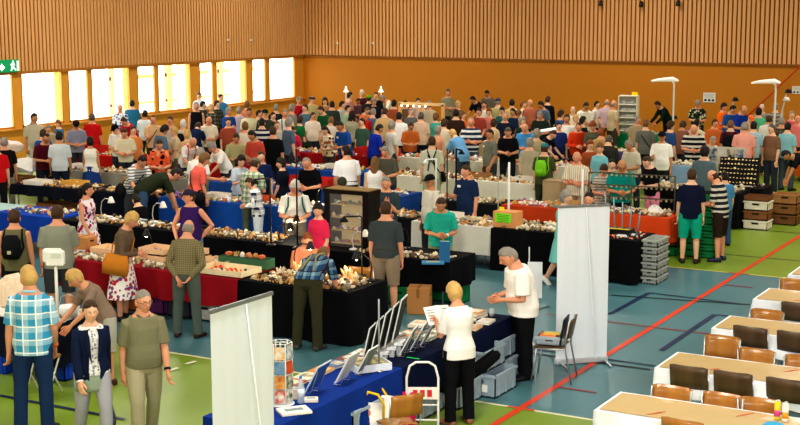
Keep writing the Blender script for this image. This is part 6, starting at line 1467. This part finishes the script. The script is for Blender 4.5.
P(211, 104, 'woman with grey-blond hair in dark checkered jacket', 'stand', -20, 1.70, '#3a3c38', '#20242c', 'plaid', '#787868', '#1c1c1c', .12, 'long', hair='full', hc='y', sex='f')
P(217, 100, 'dark-haired man in dark plaid shirt below the window', 'stand2', 40, 1.78, '#34382c', '#20242c', 'plaid', '#60604c', '#1c1c1c', .12, 'long', hair='short', hc='b')
P(221, 94, 'man in blue shirt with sunglasses pushed up by the window', 'stand2', 10, 1.74, '#3a78a8', '#333844', hair='short', hc='k')
P(229, 107, 'grey-haired man in royal blue shirt and mustard shorts', 'hold', 40, 1.78, '#24509c', '#b8a040', bk='shorts', hair='full', hc='g', sk='r', lod=1)
P(239, 107, 'grey-haired person in pale mauve top beside the man in royal blue', 'stand', 150, 1.68, '#b0a4b4', '#333844', hair='full', hc='g')
P(247, 101, 'fair-haired woman in salmon shirt turned to the window', 'stand', 160, 1.70, '#d88c70', '#333844', hair='full', hc='m', sex='f')
P(249, 108, 'bearded man in cream shirt with hands in pockets', 'stand', 0, 1.80, '#dcd8b4', '#cfc8a4', hair='short', hc='b', sk='t', lod=1)
P(259, 110, 'dark-haired person in brown top in front of the fifth window', 'stand', 60, 1.68, '#5c4030', '#333844', hair='short', hc='k')
P(265, 109, 'man in dark green cap near the last window', 'stand', 20, 1.74, '#3a4434', '#333844', hair='short', hc='b', hat='cap', hatc='#1c2c24')
P(262, 118, 'man in navy and white striped t-shirt seen from behind', 'stand', 165, 1.78, '#1c2848', '#5a7090', 'hstripe', '#d8d8d0', None, .13, hair='short', hc='k', lod=1)
P(209, 116, 'balding man in cream white shirt reading', 'look', 10, 1.76, '#e8e2cc', '#333844', hair='bald', hc='y', sk='r', lod=1)
P(198, 122, 'brown-haired man in dark navy shirt seen from behind', 'lean', 160, 1.76, '#182848', '#1c2230', hair='short', hc='b', lod=1)
P(212, 142, 'grey-haired man in white t-shirt leaning left', 'lean', -60, 1.72, '#ece8e2', '#333844', hair='full', hc='g', sk='r', lod=1)
P(236, 133, 'dark-haired man in olive cream shirt with camera around his neck', 'look', 5, 1.76, '#a8a478', '#4a4838', hair='short', hc='b', sk='t', lod=1, ex=('camera',))
P(299, 97, 'grey-haired woman in crimson top with bag strap below the last window', 'stand', 10, 1.72, '#b41c34', '#333844', hair='full', hc='g', sk='r', lod=1, ex=(ST('#1a1a1c', 1, False),))
P(312, 96, 'man with dark beret and beige shirt near the hall corner', 'stand2', 20, 1.78, '#c0b080', '#333844', hair='short', hc='g', hat='beret', hatc='#2c2a30')
P(325, 98, 'woman with voluminous dark hair and tan top near the hall corner', 'stand2', -30, 1.68, '#b08460', '#333844', hair='curly', hc='b', sex='f')
P(332, 101, 'dark-haired man in dark grey-green jacket seen from behind', 'stand', 175, 1.80, '#38443c', '#20242a', sl='long', hair='short', hc='k', lod=1)
P(276, 104, 'grey-haired man in charcoal jacket near the last window', 'stand', 170, 1.76, '#2c3034', '#20242a', sl='long', hair='short', hc='g')
P(285, 109, 'grey-haired man in white shirt with dark braces', 'stand', 5, 1.78, '#ecebe4', '#333844', hair='short', hc='g', sk='r', lod=1, ex=(SU('#1c1c20'),))
P(273, 112, 'dark-haired man in black shirt left of the man with braces', 'stand', 30, 1.74, '#1c1c22', '#20242a', hair='short', hc='k')
P(321, 106, 'dark-haired man in forest green t-shirt looking left', 'look', -50, 1.76, '#1d5a34', '#20242a', hair='short', hc='b')
P(342, 101, 'dark-haired man in pale grey-blue shirt facing right', 'stand2', 60, 1.78, '#b8c0c0', '#4a5058', hair='short', hc='k')
P(350, 92, 'dark-haired man in dusty pink shirt turned right at the corner stall', 'stand2', 70, 1.82, '#c89488', '#333844', hair='short', hc='k')
P(348, 105, 'dark-haired person in light green top in the back crowd', 'stand', 60, 1.72, '#9cb898', '#333844', hair='short', hc='k')
P(362, 90, 'grey-haired woman in dark maroon blouse at the back', 'stand', 10, 1.74, '#4a1c2c', '#20202a', sl='long', hair='full', hc='w', sex='f')
P(369, 95, 'person with lime green cap in the back crowd', 'stand', 160, 1.70, '#2c2c30', '#20202a', hair='short', hc='b', hat='cap', hatc='#58b02c')
P(376, 92, 'dark-haired person in black top behind the man in navy blazer', 'stand', 0, 1.74, '#20222a', '#20202a', hair='short', hc='b')
P(374, 98, 'grey-haired woman in navy blazer near the ochre wall', 'hold', 10, 1.72, '#1a2238', '#20202a', sl='long', hair='full', hc='g', sex='f', sk='r')
P(383, 95, 'grey-haired man in white shirt leaning left near the ochre wall', 'lean', -70, 1.76, '#e8e0cc', '#333844', hair='short', hc='g', sk='r')
P(367, 107, 'person in orange-salmon top before the corner stall', 'look', 40, 1.70, '#e08858', '#333844', hair='short', hc='m')
P(373, 108, 'grey-haired man in steel blue t-shirt with red rucksack', 'stand2', 120, 1.76, '#4a7896', '#333844', hair='short', hc='g', ex=(BP('#c02420', emblem=False),))
P(385, 108, 'brown-haired man in beige t-shirt seen from behind, hands behind back', 'behind', 170, 1.80, '#c8a878', '#23262c', hair='short', hc='b', lod=1)
P(352, 112, 'woman with curly black hair in khaki grey t-shirt seen from behind', 'stand', 165, 1.68, '#a8a48c', '#4a4a44', hair='curly', hc='k', sex='f', lod=1)
P(340, 121, 'black-haired man in medium blue t-shirt with small white print', 'look', -50, 1.82, '#1f4f98', '#2c3648', hair='short', hc='k', sk='t', lod=1, ex=(BA(x=-.05),), g=1.05)
P(379, 124, 'dark-haired youth in royal blue t-shirt turned right', 'look', 120, 1.76, '#1632a0', '#20242c', hair='short', hc='k', sk='t', lod=1)
P(273, 126, 'brown-haired man in black t-shirt seen from behind beside the red chests', 'stand', 165, 1.80, '#101215', '#20242c', hair='short', hc='b', sk='r', lod=1)
P(293, 126, 'woman with glasses in raspberry pink shirt behind the red chests', 'look', 5, 1.64, '#d02850', '#333844', hair='short', hc='b', sk='r', sex='f', lod=1, ex=(GL(),))
P(300, 116, 'brown-haired woman in green t-shirt with shoulder bag', 'stand2', 130, 1.70, '#1c6a3c', '#20242c', hair='full', hc='b', sex='f', lod=1, ex=(ST('#22281c', 1),))
P(325, 126, 'woman with long black hair in cream floral blouse', 'look', -40, 1.68, '#e4d4b4', '#4a3c34', 'floral', '#a85c3c', '#5c4030', .08, hair='long', hc='k', sex='f', lod=1)
P(277, 121, 'person in pale grey shirt behind the man in black t-shirt', 'stand', 10, 1.68, '#b8b4ac', '#333844', hair='short', hc='m')
P(399, 112, 'dark-haired man in white t-shirt seen from behind in the middle crowd', 'stand', 175, 1.80, '#f0f0ec', '#3a3c44', hair='short', hc='k', lod=1)
P(418, 98, 'dark-haired man in pale pink shirt behind the wooden stall frame', 'stand', 10, 1.74, '#e0c8c0', '#333844', hair='short', hc='k')
P(411, 108, 'person in slate shirt left of the wooden stall frame', 'stand', 30, 1.70, '#6a7070', '#333844', hair='short', hc='g')
P(421, 112, 'grey-haired man in beige-pink shirt and navy trousers seen from behind', 'stand', 172, 1.78, '#d0b49c', '#1a2338', hair='short', hc='s', lod=1)
P(436, 113, 'brown-haired woman in teal vest top near the wooden frame', 'stand', 160, 1.64, '#48a898', '#333844', sl='none', hair='full', hc='m', sex='f')
P(448, 89, 'grey-haired man in khaki grey shirt with folded arms at the back wall', 'crossed', 10, 1.84, '#8c8a70', '#333844', hair='short', hc='s', sk='r', lod=1)
P(438, 126, 'grey-brown haired woman in peach vest top', 'stand', 150, 1.62, '#d89878', '#333844', sl='none', hair='full', hc='g', sex='f')
P(458, 101, 'blond woman in brown top near the back wall', 'stand', 20, 1.68, '#7c5c40', '#333844', hair='full', hc='y', sex='f')
P(473, 96, 'black-haired man in black t-shirt leaning left at the back', 'lean', -50, 1.78, '#16181f', '#20242c', hair='short', hc='k', sk='t')
P(487, 90, 'dark-haired man in grey-brown shirt at the back wall', 'look', -20, 1.84, '#6c685c', '#333844', hair='short', hc='k', sk='t')
P(484, 101, 'dark-haired man in white polo shirt in the back crowd', 'stand2', -30, 1.78, '#ece8e0', '#333844', hair='short', hc='b', sk='r')
P(498, 98, 'person with pale cap and khaki vest seen from behind', 'stand', 175, 1.78, '#b8b080', '#4a4838', hair='short', hc='g', hat='cap', hatc='#3a4458')
P(512, 99, 'dark-haired person in yellowish vest seen from behind at the back', 'stand', 175, 1.74, '#d8c080', '#333844', sl='none', hair='short', hc='k')
P(456, 109, 'dark-haired man in dark brown vest seen from behind', 'stand', 175, 1.76, '#3c2820', '#2c2420', hair='short', hc='k')
P(463, 112, 'long-haired person in orange top in the middle crowd', 'stand', 60, 1.68, '#e8722c', '#333844', hair='long', hc='m', sex='f')
P(471, 117, 'grey balding man with folded arms in navy and white striped polo', 'crossed', 0, 1.80, '#24344c', '#5a6470', 'hstripe', '#d8dcdc', None, .13, hair='thin', hc='g', sk='r', lod=1, g=1.08)
P(453, 129, 'fair-haired man in light blue shirt bending left', 'lean', -140, 1.78, '#6ca0cc', '#3a4454', hair='short', hc='y', lod=1)
P(462, 132, 'blond child in pale yellow top', 'stand', -160, 1.36, '#ecdca0', '#333844', hair='full', hc='y')
P(490, 129, 'dark-haired man in grey-olive shirt with white badge looking left', 'stand2', -60, 1.78, '#74766c', '#3a3c40', hair='short', hc='k', sk='t', lod=1, ex=(BA(x=-.05),), g=1.04)
P(432, 136, 'dark-haired man in pale shirt with crossed braces, seen from behind', 'stand', 178, 1.84, '#c8c8b4', '#a8b090', hair='short', hc='b', lod=1, ex=(SU('#1c1c1e'), ST('#141416', 1)))
P(489, 108, 'red-haired woman in coral top in the back crowd', 'stand', 10, 1.68, '#d88070', '#333844', hair='full', hc='r', sex='f')
P(494, 119, 'brown-haired woman in beige top with bare shoulders seen from behind', 'stand', 150, 1.68, '#c4ac88', '#333844', sl='none', hair='full', hc='b', sex='f')
P(505, 112, 'bald man with dark shirt in the middle of the back crowd', 'stand', 0, 1.76, '#1c2434', '#20242c', hair='thin', hc='g', sk='r')
P(513, 108, 'dark-haired man in navy and white top facing left', 'stand2', -60, 1.74, '#20304c', '#20242c', hair='short', hc='k', sk='t')
P(523, 117, 'grey-haired woman in dark green blouse', 'stand', 20, 1.66, '#26382c', '#20242c', hair='full', hc='g', sex='f')
P(525, 123, 'balding man in sky blue shirt leaning forward', 'look', -15, 1.78, '#4c94cc', '#2c3648', hair='bald', hc='y', sk='r', lod=1, g=1.06)
P(508, 127, 'grey-haired man in black t-shirt looking down', 'look', 0, 1.78, '#16171b', '#20242c', hair='short', hc='s', sk='r', lod=1)
P(530, 99, 'balding man in terracotta shirt at the back wall', 'stand', 30, 1.76, '#b86c50', '#333844', hair='bald', hc='g', sk='r')
P(524, 101, 'woman with piled brown hair in white blouse at the back', 'stand', 60, 1.70, '#e0dccc', '#333844', hair='tied', hc='m', sex='f')
P(502, 107, 'dark-haired woman in teal top in the back crowd', 'stand', -10, 1.66, '#2c6c68', '#333844', hair='full', hc='k', sex='f')
P(530, 138, 'grey-haired person in beige grey shirt seen from behind', 'stand', 165, 1.74, '#b0a890', '#5a5648', hair='full', hc='g', lod=1)
P(548, 96, 'dark-haired man in black jacket with dark rucksack at the back wall', 'stand', 150, 1.80, '#14161f', '#20242c', sl='long', hair='short', hc='b', ex=(BP('#1c2434', emblem=False),))
P(540, 111, 'grey-brown haired man in dark green t-shirt behind the purple stall', 'look', -10, 1.76, '#28342a', '#20242c', hair='short', hc='g', sk='r', lod=1)
P(573, 106, 'bald man in brightly lit white shirt at the back', 'stand', 0, 1.74, '#fff2dc', '#333844', hair='bald', hc='g', sk='p')
P(586, 102, 'dark-haired man in white shirt sitting left of the shelf tower', 'look', 20, 1.76, '#ece8dc', '#333844', hair='short', hc='k', sk='t')
P(597, 101, 'dark-haired person in white and black top next to the man in lavender', 'stand', 60, 1.76, '#d8d4cc', '#333844', hair='short', hc='k')
P(607, 99, 'bald man in lavender pink shirt with hands behind his back', 'behind', 175, 1.80, '#c0a8b0', '#1c2438', hair='bald', hc='g', sk='r', lod=1)
P(614, 100, 'bald man in beige shirt beside the man in lavender', 'stand', 120, 1.76, '#d0bc9c', '#4a4438', hair='bald', hc='g', sk='r')
P(658, 101, 'dark-haired person in black and green vest before the ochre wall', 'lean', -60, 1.76, '#10241c', '#20242c', sl='long', hair='short', hc='k', sk='t')
P(567, 114, 'dark-haired man in white t-shirt at the purple stall', 'stand2', -20, 1.78, '#eeebe2', '#2c2c30', hair='short', hc='b', sk='t', lod=1)
P(576, 115, 'blond person in cream top in the crowd behind the orange jacket', 'stand', 30, 1.72, '#d8c8a4', '#333844', hair='full', hc='y')
P(583, 116, 'dark-haired person in black top behind the orange jacket', 'stand', 120, 1.72, '#202024', '#333844', hair='short', hc='k')
P(579, 122, 'dark-haired man in red-orange jacket', 'look', 15, 1.72, '#d0401c', '#2c2c30', sl='long', hair='thin', hc='b', sk='r', lod=1)
P(593, 121, 'ginger-grey haired woman in grey-green shirt', 'look', -10, 1.70, '#585c4c', '#333844', hair='full', hc='r', sex='f', sk='r', lod=1)
P(609, 135, 'grey-haired man in charcoal coat seen from behind', 'look', 170, 1.76, '#34342e', '#20242c', sl='long', hair='short', hc='s', lod=1)
P(646, 119, 'brown-haired man in grey t-shirt with black bag seen from behind', 'stand', 170, 1.78, '#6c6c64', '#2c2c30', hair='short', hc='m', lod=1, ex=(ST('#18181a', 1),))
P(662, 131, 'man in black cap and open white shirt looking down', 'hold', -5, 1.80, '#f0eee6', '#2c2c34', hair='short', hc='b', sk='t', hat='cap', hatc='#1a1a1c', lod=1)
P(537, 129, 'grey-haired person in tan coat seen from behind near the backpack child', 'stand', 160, 1.74, '#a89c7c', '#5a5648', sl='long', hair='full', hc='g', lod=1)
P(545, 143, 'person in teal cap with lime green backpack and olive shirt', 'hold', 160, 1.68, '#4c5434', '#3a4030', hair='short', hc='b', hat='cap', hatc='#3c8080', lod=1, ex=(BP('#7cc42c', .24, .32, False),))
P(553, 130, 'dark-haired person in black top bent over behind the purple cloth', 'lean', 60, 1.70, '#1a1a1e', '#20242c', hair='short', hc='b', lod=1)
P(577, 151, 'bald man with folded arms in cream striped shirt behind the white pole', 'crossed', -15, 1.78, '#e0dcc8', '#a89c84', 'vstripe', '#b8ac90', None, .04, hair='bald', hc='g', sk='r', lod=1, g=1.06)
P(600, 143, 'woman with light brown hair in light blue top beside the man with folded arms', 'stand2', -30, 1.70, '#7cc0cc', '#2c3a4c', hair='full', hc='m', sex='f', lod=1)
P(590, 140, 'brown-haired woman in rust top behind the man with folded arms', 'stand', 20, 1.66, '#9c5030', '#333844', hair='full', hc='r', sex='f')
P(569, 190, 'grey-haired woman in pale turquoise dress standing behind the banner', 'walk', 75, 1.66, '#7cc8c0', '#7cc8c0', bk='dress', hair='full', hc='g', sex='f', lod=1, shoe='#f0eeee', feet=(562, 284))
P(589, 192, 'dark-haired man in dark shirt just above the banner', 'stand', -10, 1.70, '#2c2c34', '#20242c', hair='short', hc='k', sk='r', lod=1, pos=None)
P(604, 164, 'brown-haired woman in grey and white striped top behind the metal rack', 'look', 10, 1.66, '#c4bcb0', '#5a5650', 'hstripe', '#8a8278', None, .06, hair='full', hc='b', sex='f', sk='r', lod=1)
P(612, 159, 'dark-haired person in brown top left of the man in teal', 'stand', 10, 1.70, '#4a3a30', '#333844', hair='short', hc='k', lod=1)
P(622, 159, 'balding man with glasses in teal green t-shirt behind the metal rack', 'look', 5, 1.78, '#0c8c84', '#1c2c3c', hair='bald', hc='b', sk='t', lod=1, ex=(GL(),), g=1.06)
P(647, 156, 'dark-haired boy in black t-shirt with pink and white beside the rack', 'look', -50, 1.68, '#141418', '#e890b0', hair='short', hc='b', sk='p', lod=1)
P(698, 100, 'grey-haired man in dark floral shirt with yellow tie in front of the back wall', 'look', 0, 1.80, '#1c3028', '#333844', 'floral', '#d8d8b0', '#386050', .06, hair='full', hc='g', sk='r', lod=1)
P(724, 103, 'dark long-haired man in orange t-shirt turned right', 'hold', 50, 1.78, '#f07018', '#333844', hair='full', hc='k', sk='r', lod=1)
P(733, 105, 'dark-haired man in blue shirt behind the man in orange', 'look', 40, 1.76, '#2c5c9c', '#333844', hair='short', hc='k', sk='r')
P(744, 105, 'balding man in royal blue t-shirt leaning down right', 'look', 45, 1.80, '#1a3c9c', '#333844', hair='bald', hc='k', sk='r', lod=1)
P(751, 115, 'person in bright orange hat in front of the man in royal blue', 'look', 30, 1.66, '#e8b090', '#333844', hair=None, hat='cap', hatc='#f0783c')
P(759, 108, 'black-haired person in mint t-shirt seen from behind', 'stand', 170, 1.74, '#5cbc94', '#333844', hair='full', hc='k', lod=1)
P(762, 104, 'grey-haired person partly hidden behind the mint t-shirt', 'stand', -10, 1.72, '#a0a098', '#333844', hair='short', hc='w')
P(776, 103, 'man with pale grey cap and grey striped shirt seen from behind', 'stand', 172, 1.82, '#6c7068', '#4a4c48', 'hstripe', '#a09c8c', None, .12, hair='short', hc='g', hat='cap', hatc='#8c8c78', lod=1)
P(731, 120, 'grey-brown haired man in maroon shirt with black backpack', 'stand', 172, 1.78, '#54202c', '#3a2c2c', hair='short', hc='m', lod=1, ex=(BP(emblem=False),))
P(745, 122, 'grey-haired man in pink shirt seen from behind', 'stand', 175, 1.82, '#e4a090', '#6a5a50', hair='short', hc='g', sk='r', lod=1, g=1.1)
P(754, 121, 'black-haired man in light blue t-shirt with shoulder strap', 'stand', 170, 1.80, '#9cc4d0', '#3a4450', hair='short', hc='k', lod=1, ex=(ST('#24242a', -1, False),))
P(782, 117, 'balding man in dark brown checked shirt seen from behind', 'stand', 175, 1.80, '#54483c', '#3a3630', 'plaid', '#7c6c58', '#2c241c', .12, hair='thin', hc='g', sk='r', lod=1)
P(788, 122, 'dark-haired man in pale blue t-shirt turned right at the right edge', 'stand2', 150, 1.78, '#8cc0c8', '#4a545c', hair='short', hc='k', lod=1)
P(792, 111, 'grey-haired person in pink top at the right edge', 'stand', 10, 1.72, '#d86068', '#333844', hair='short', hc='g')
P(798, 115, 'bald man in coral shirt cut off by the right edge', 'stand', -20, 1.76, '#e0807c', '#333844', hair='bald', hc='g', sk='r')
P(694, 124, 'bald man in black and white striped polo leaning over the stall', 'look', 0, 1.80, '#1c1e20', '#20242c', 'hstripe', '#d4d0c4', None, .12, hair='bald', hc='s', sk='r', lod=1, g=1.08)
P(697, 119, 'dark-haired person in cream top behind the striped polo', 'stand', 150, 1.72, '#d8cca8', '#333844', hair='short', hc='k')
P(713, 136, 'grey-haired person in white polo beside the photo board', 'look', 20, 1.66, '#f0eee8', '#333844', hair='short', hc='g', sk='r', lod=1)
P(705, 146, 'dark-haired man in blue-grey t-shirt seen from behind at the cream stones', 'stand', 160, 1.80, '#5c7078', '#2c343c', hair='full', hc='k', lod=1, g=1.04)
P(787, 150, 'dark-haired man in black t-shirt and grey jeans bending over red boxes', 'bend', -75, 1.80, '#15161c', '#7c8084', hair='short', hc='k', sk='t', lod=1)
# background figures with only heads and shoulders in view
fill = [(405, 100, '#7a6048', 'b'), (429, 101, '#c8b8a0', 'g'), (541, 101, '#5a6c7c', 'k'), (561, 110, '#3a5a8a', 'b'), (638, 116, '#a89878', 'g'), (683, 121, '#8a5a48', 'b'), (305, 104, '#5a7a8a', 'b'), (292, 104, '#8a8478', 'g'), (358, 98, '#6a4a5a', 'b'), (394, 100, '#a85a3a', 'k'),
        (170, 116, '#c8c4b8', 'b'), (164, 125, '#587088', 'k'), (228, 118, '#a0503c', 'b'), (245, 122, '#d8d0bc', 'm'), (252, 130, '#b84a3c', 'k'), (289, 118, '#54687c', 'g'), (313, 112, '#e8d8c8', 'b'), (331, 117, '#ccc4b4', 'm'), (362, 118, '#3c5c4c', 'k'), (392, 121, '#d0ccc0', 'g'), (411, 122, '#b8642c', 'b'),
        (444, 119, '#d8cab0', 'b'), (479, 108, '#9a4438', 'k'), (518, 110, '#c8a888', 'm'), (559, 122, '#24346c', 'k'), (601, 128, '#b08c5c', 'r'), (629, 140, '#cac4b0', 'g'), (671, 121, '#2f4f7a', 'b'), (715, 119, '#c86c34', 'b'), (769, 116, '#e0dcd0', 'b'), (772, 124, '#7c5c44', 's')]
where = {'#7a6048': 'brown top left of the stall frame'}
cn = ['tan-brown', 'sand', 'dusty blue', 'mid blue', 'khaki', 'reddish brown', 'grey-blue', 'stone grey', 'plum', 'brick orange', 'off-white', 'denim blue', 'rust red', 'ivory', 'tomato red', 'slate', 'pale peach', 'light stone', 'bottle green', 'pale grey', 'amber', 'wheat', 'brick red', 'skin beige', 'indigo', 'ochre brown', 'chalk', 'cobalt', 'pumpkin', 'eggshell', 'cocoa']
hn = {'b': 'brown', 'g': 'grey', 'k': 'black', 'm': 'light brown', 'r': 'red', 's': 'dark grey'}
for i, (x, y, c, h) in enumerate(fill):
    zone = 'near the windows' if x < 260 else 'near the corner of the hall' if x < 400 else 'in the middle of the back crowd' if x < 560 else 'in the back crowd beyond the banner' if x < 690 else 'near the orange stall'
    P(x, y, hn[h] + '-haired person in ' + cn[i] + ' top ' + zone, ('stand', 'stand2', 'look')[i % 3], (10, 165, -40, 120)[i % 4], 1.66 + .04 * (i % 4), c, '#333844', hair=('short', 'full')[i % 2], hc=h, sk='lrt'[i % 3])

# let neighbours stand clear of one another, keeping each on its own line of sight
bpy.context.view_layer.update()
for it in range(30):
    for i in range(len(PLOG)):
        a = PLOG[i][0]
        for j in range(i + 1, len(PLOG)):
            b = PLOG[j][0]; d = (a.location - b.location).length
            if d < .5 and min(a.location.y, b.location.y) > 18.9:
                n, m_ = (a, b) if a.location.length < b.location.length else (b, a)
                for o, sg in ((n, -1), (m_, 1)):
                    q = o.location * (1 + sg * .035 / o.location.length)
                    if q.y < YB - .35 and q.x > XW + .3 and not any(t[0] - .1 < q.x < t[2] + .1 and t[1] - .1 < q.y < t[3] + .1 for t in TABLES): o.location = q

if DEBUG:
    bpy.context.view_layer.update(); dg = bpy.context.evaluated_depsgraph_get(); n_ = 0
    for o, x, y, hc_ in PLOG:
        h = o.matrix_world @ hc_; d = h - V((0, 0, CAM_H)); px = 400 + F_PX * d.dot(CR) / d.dot(CF); py = 212.5 + F_PX * d.dot(CD) / d.dot(CF)
        hit, loc, nr, ix, ob, mx = SC.ray_cast(dg, V((0, 0, CAM_H)), d.normalized()); who = ob
        while who and who.parent: who = who.parent
        inT = [t for t in TABLES if t[0] < o.location.x < t[2] and t[1] < o.location.y < t[3]]
        e = abs(px - x) + abs(py - y - 6)
        if e > 14 or (who and who != o and (loc - h).length > .35) or inT: print('DBG', o['label'][:60], 'want', x, y, 'got %.0f %.0f' % (px, py), 'hidden by', (who.get('label') if who else None), 'T' if inT else '', '%.1f %.1f' % (o.location.x, o.location.y))
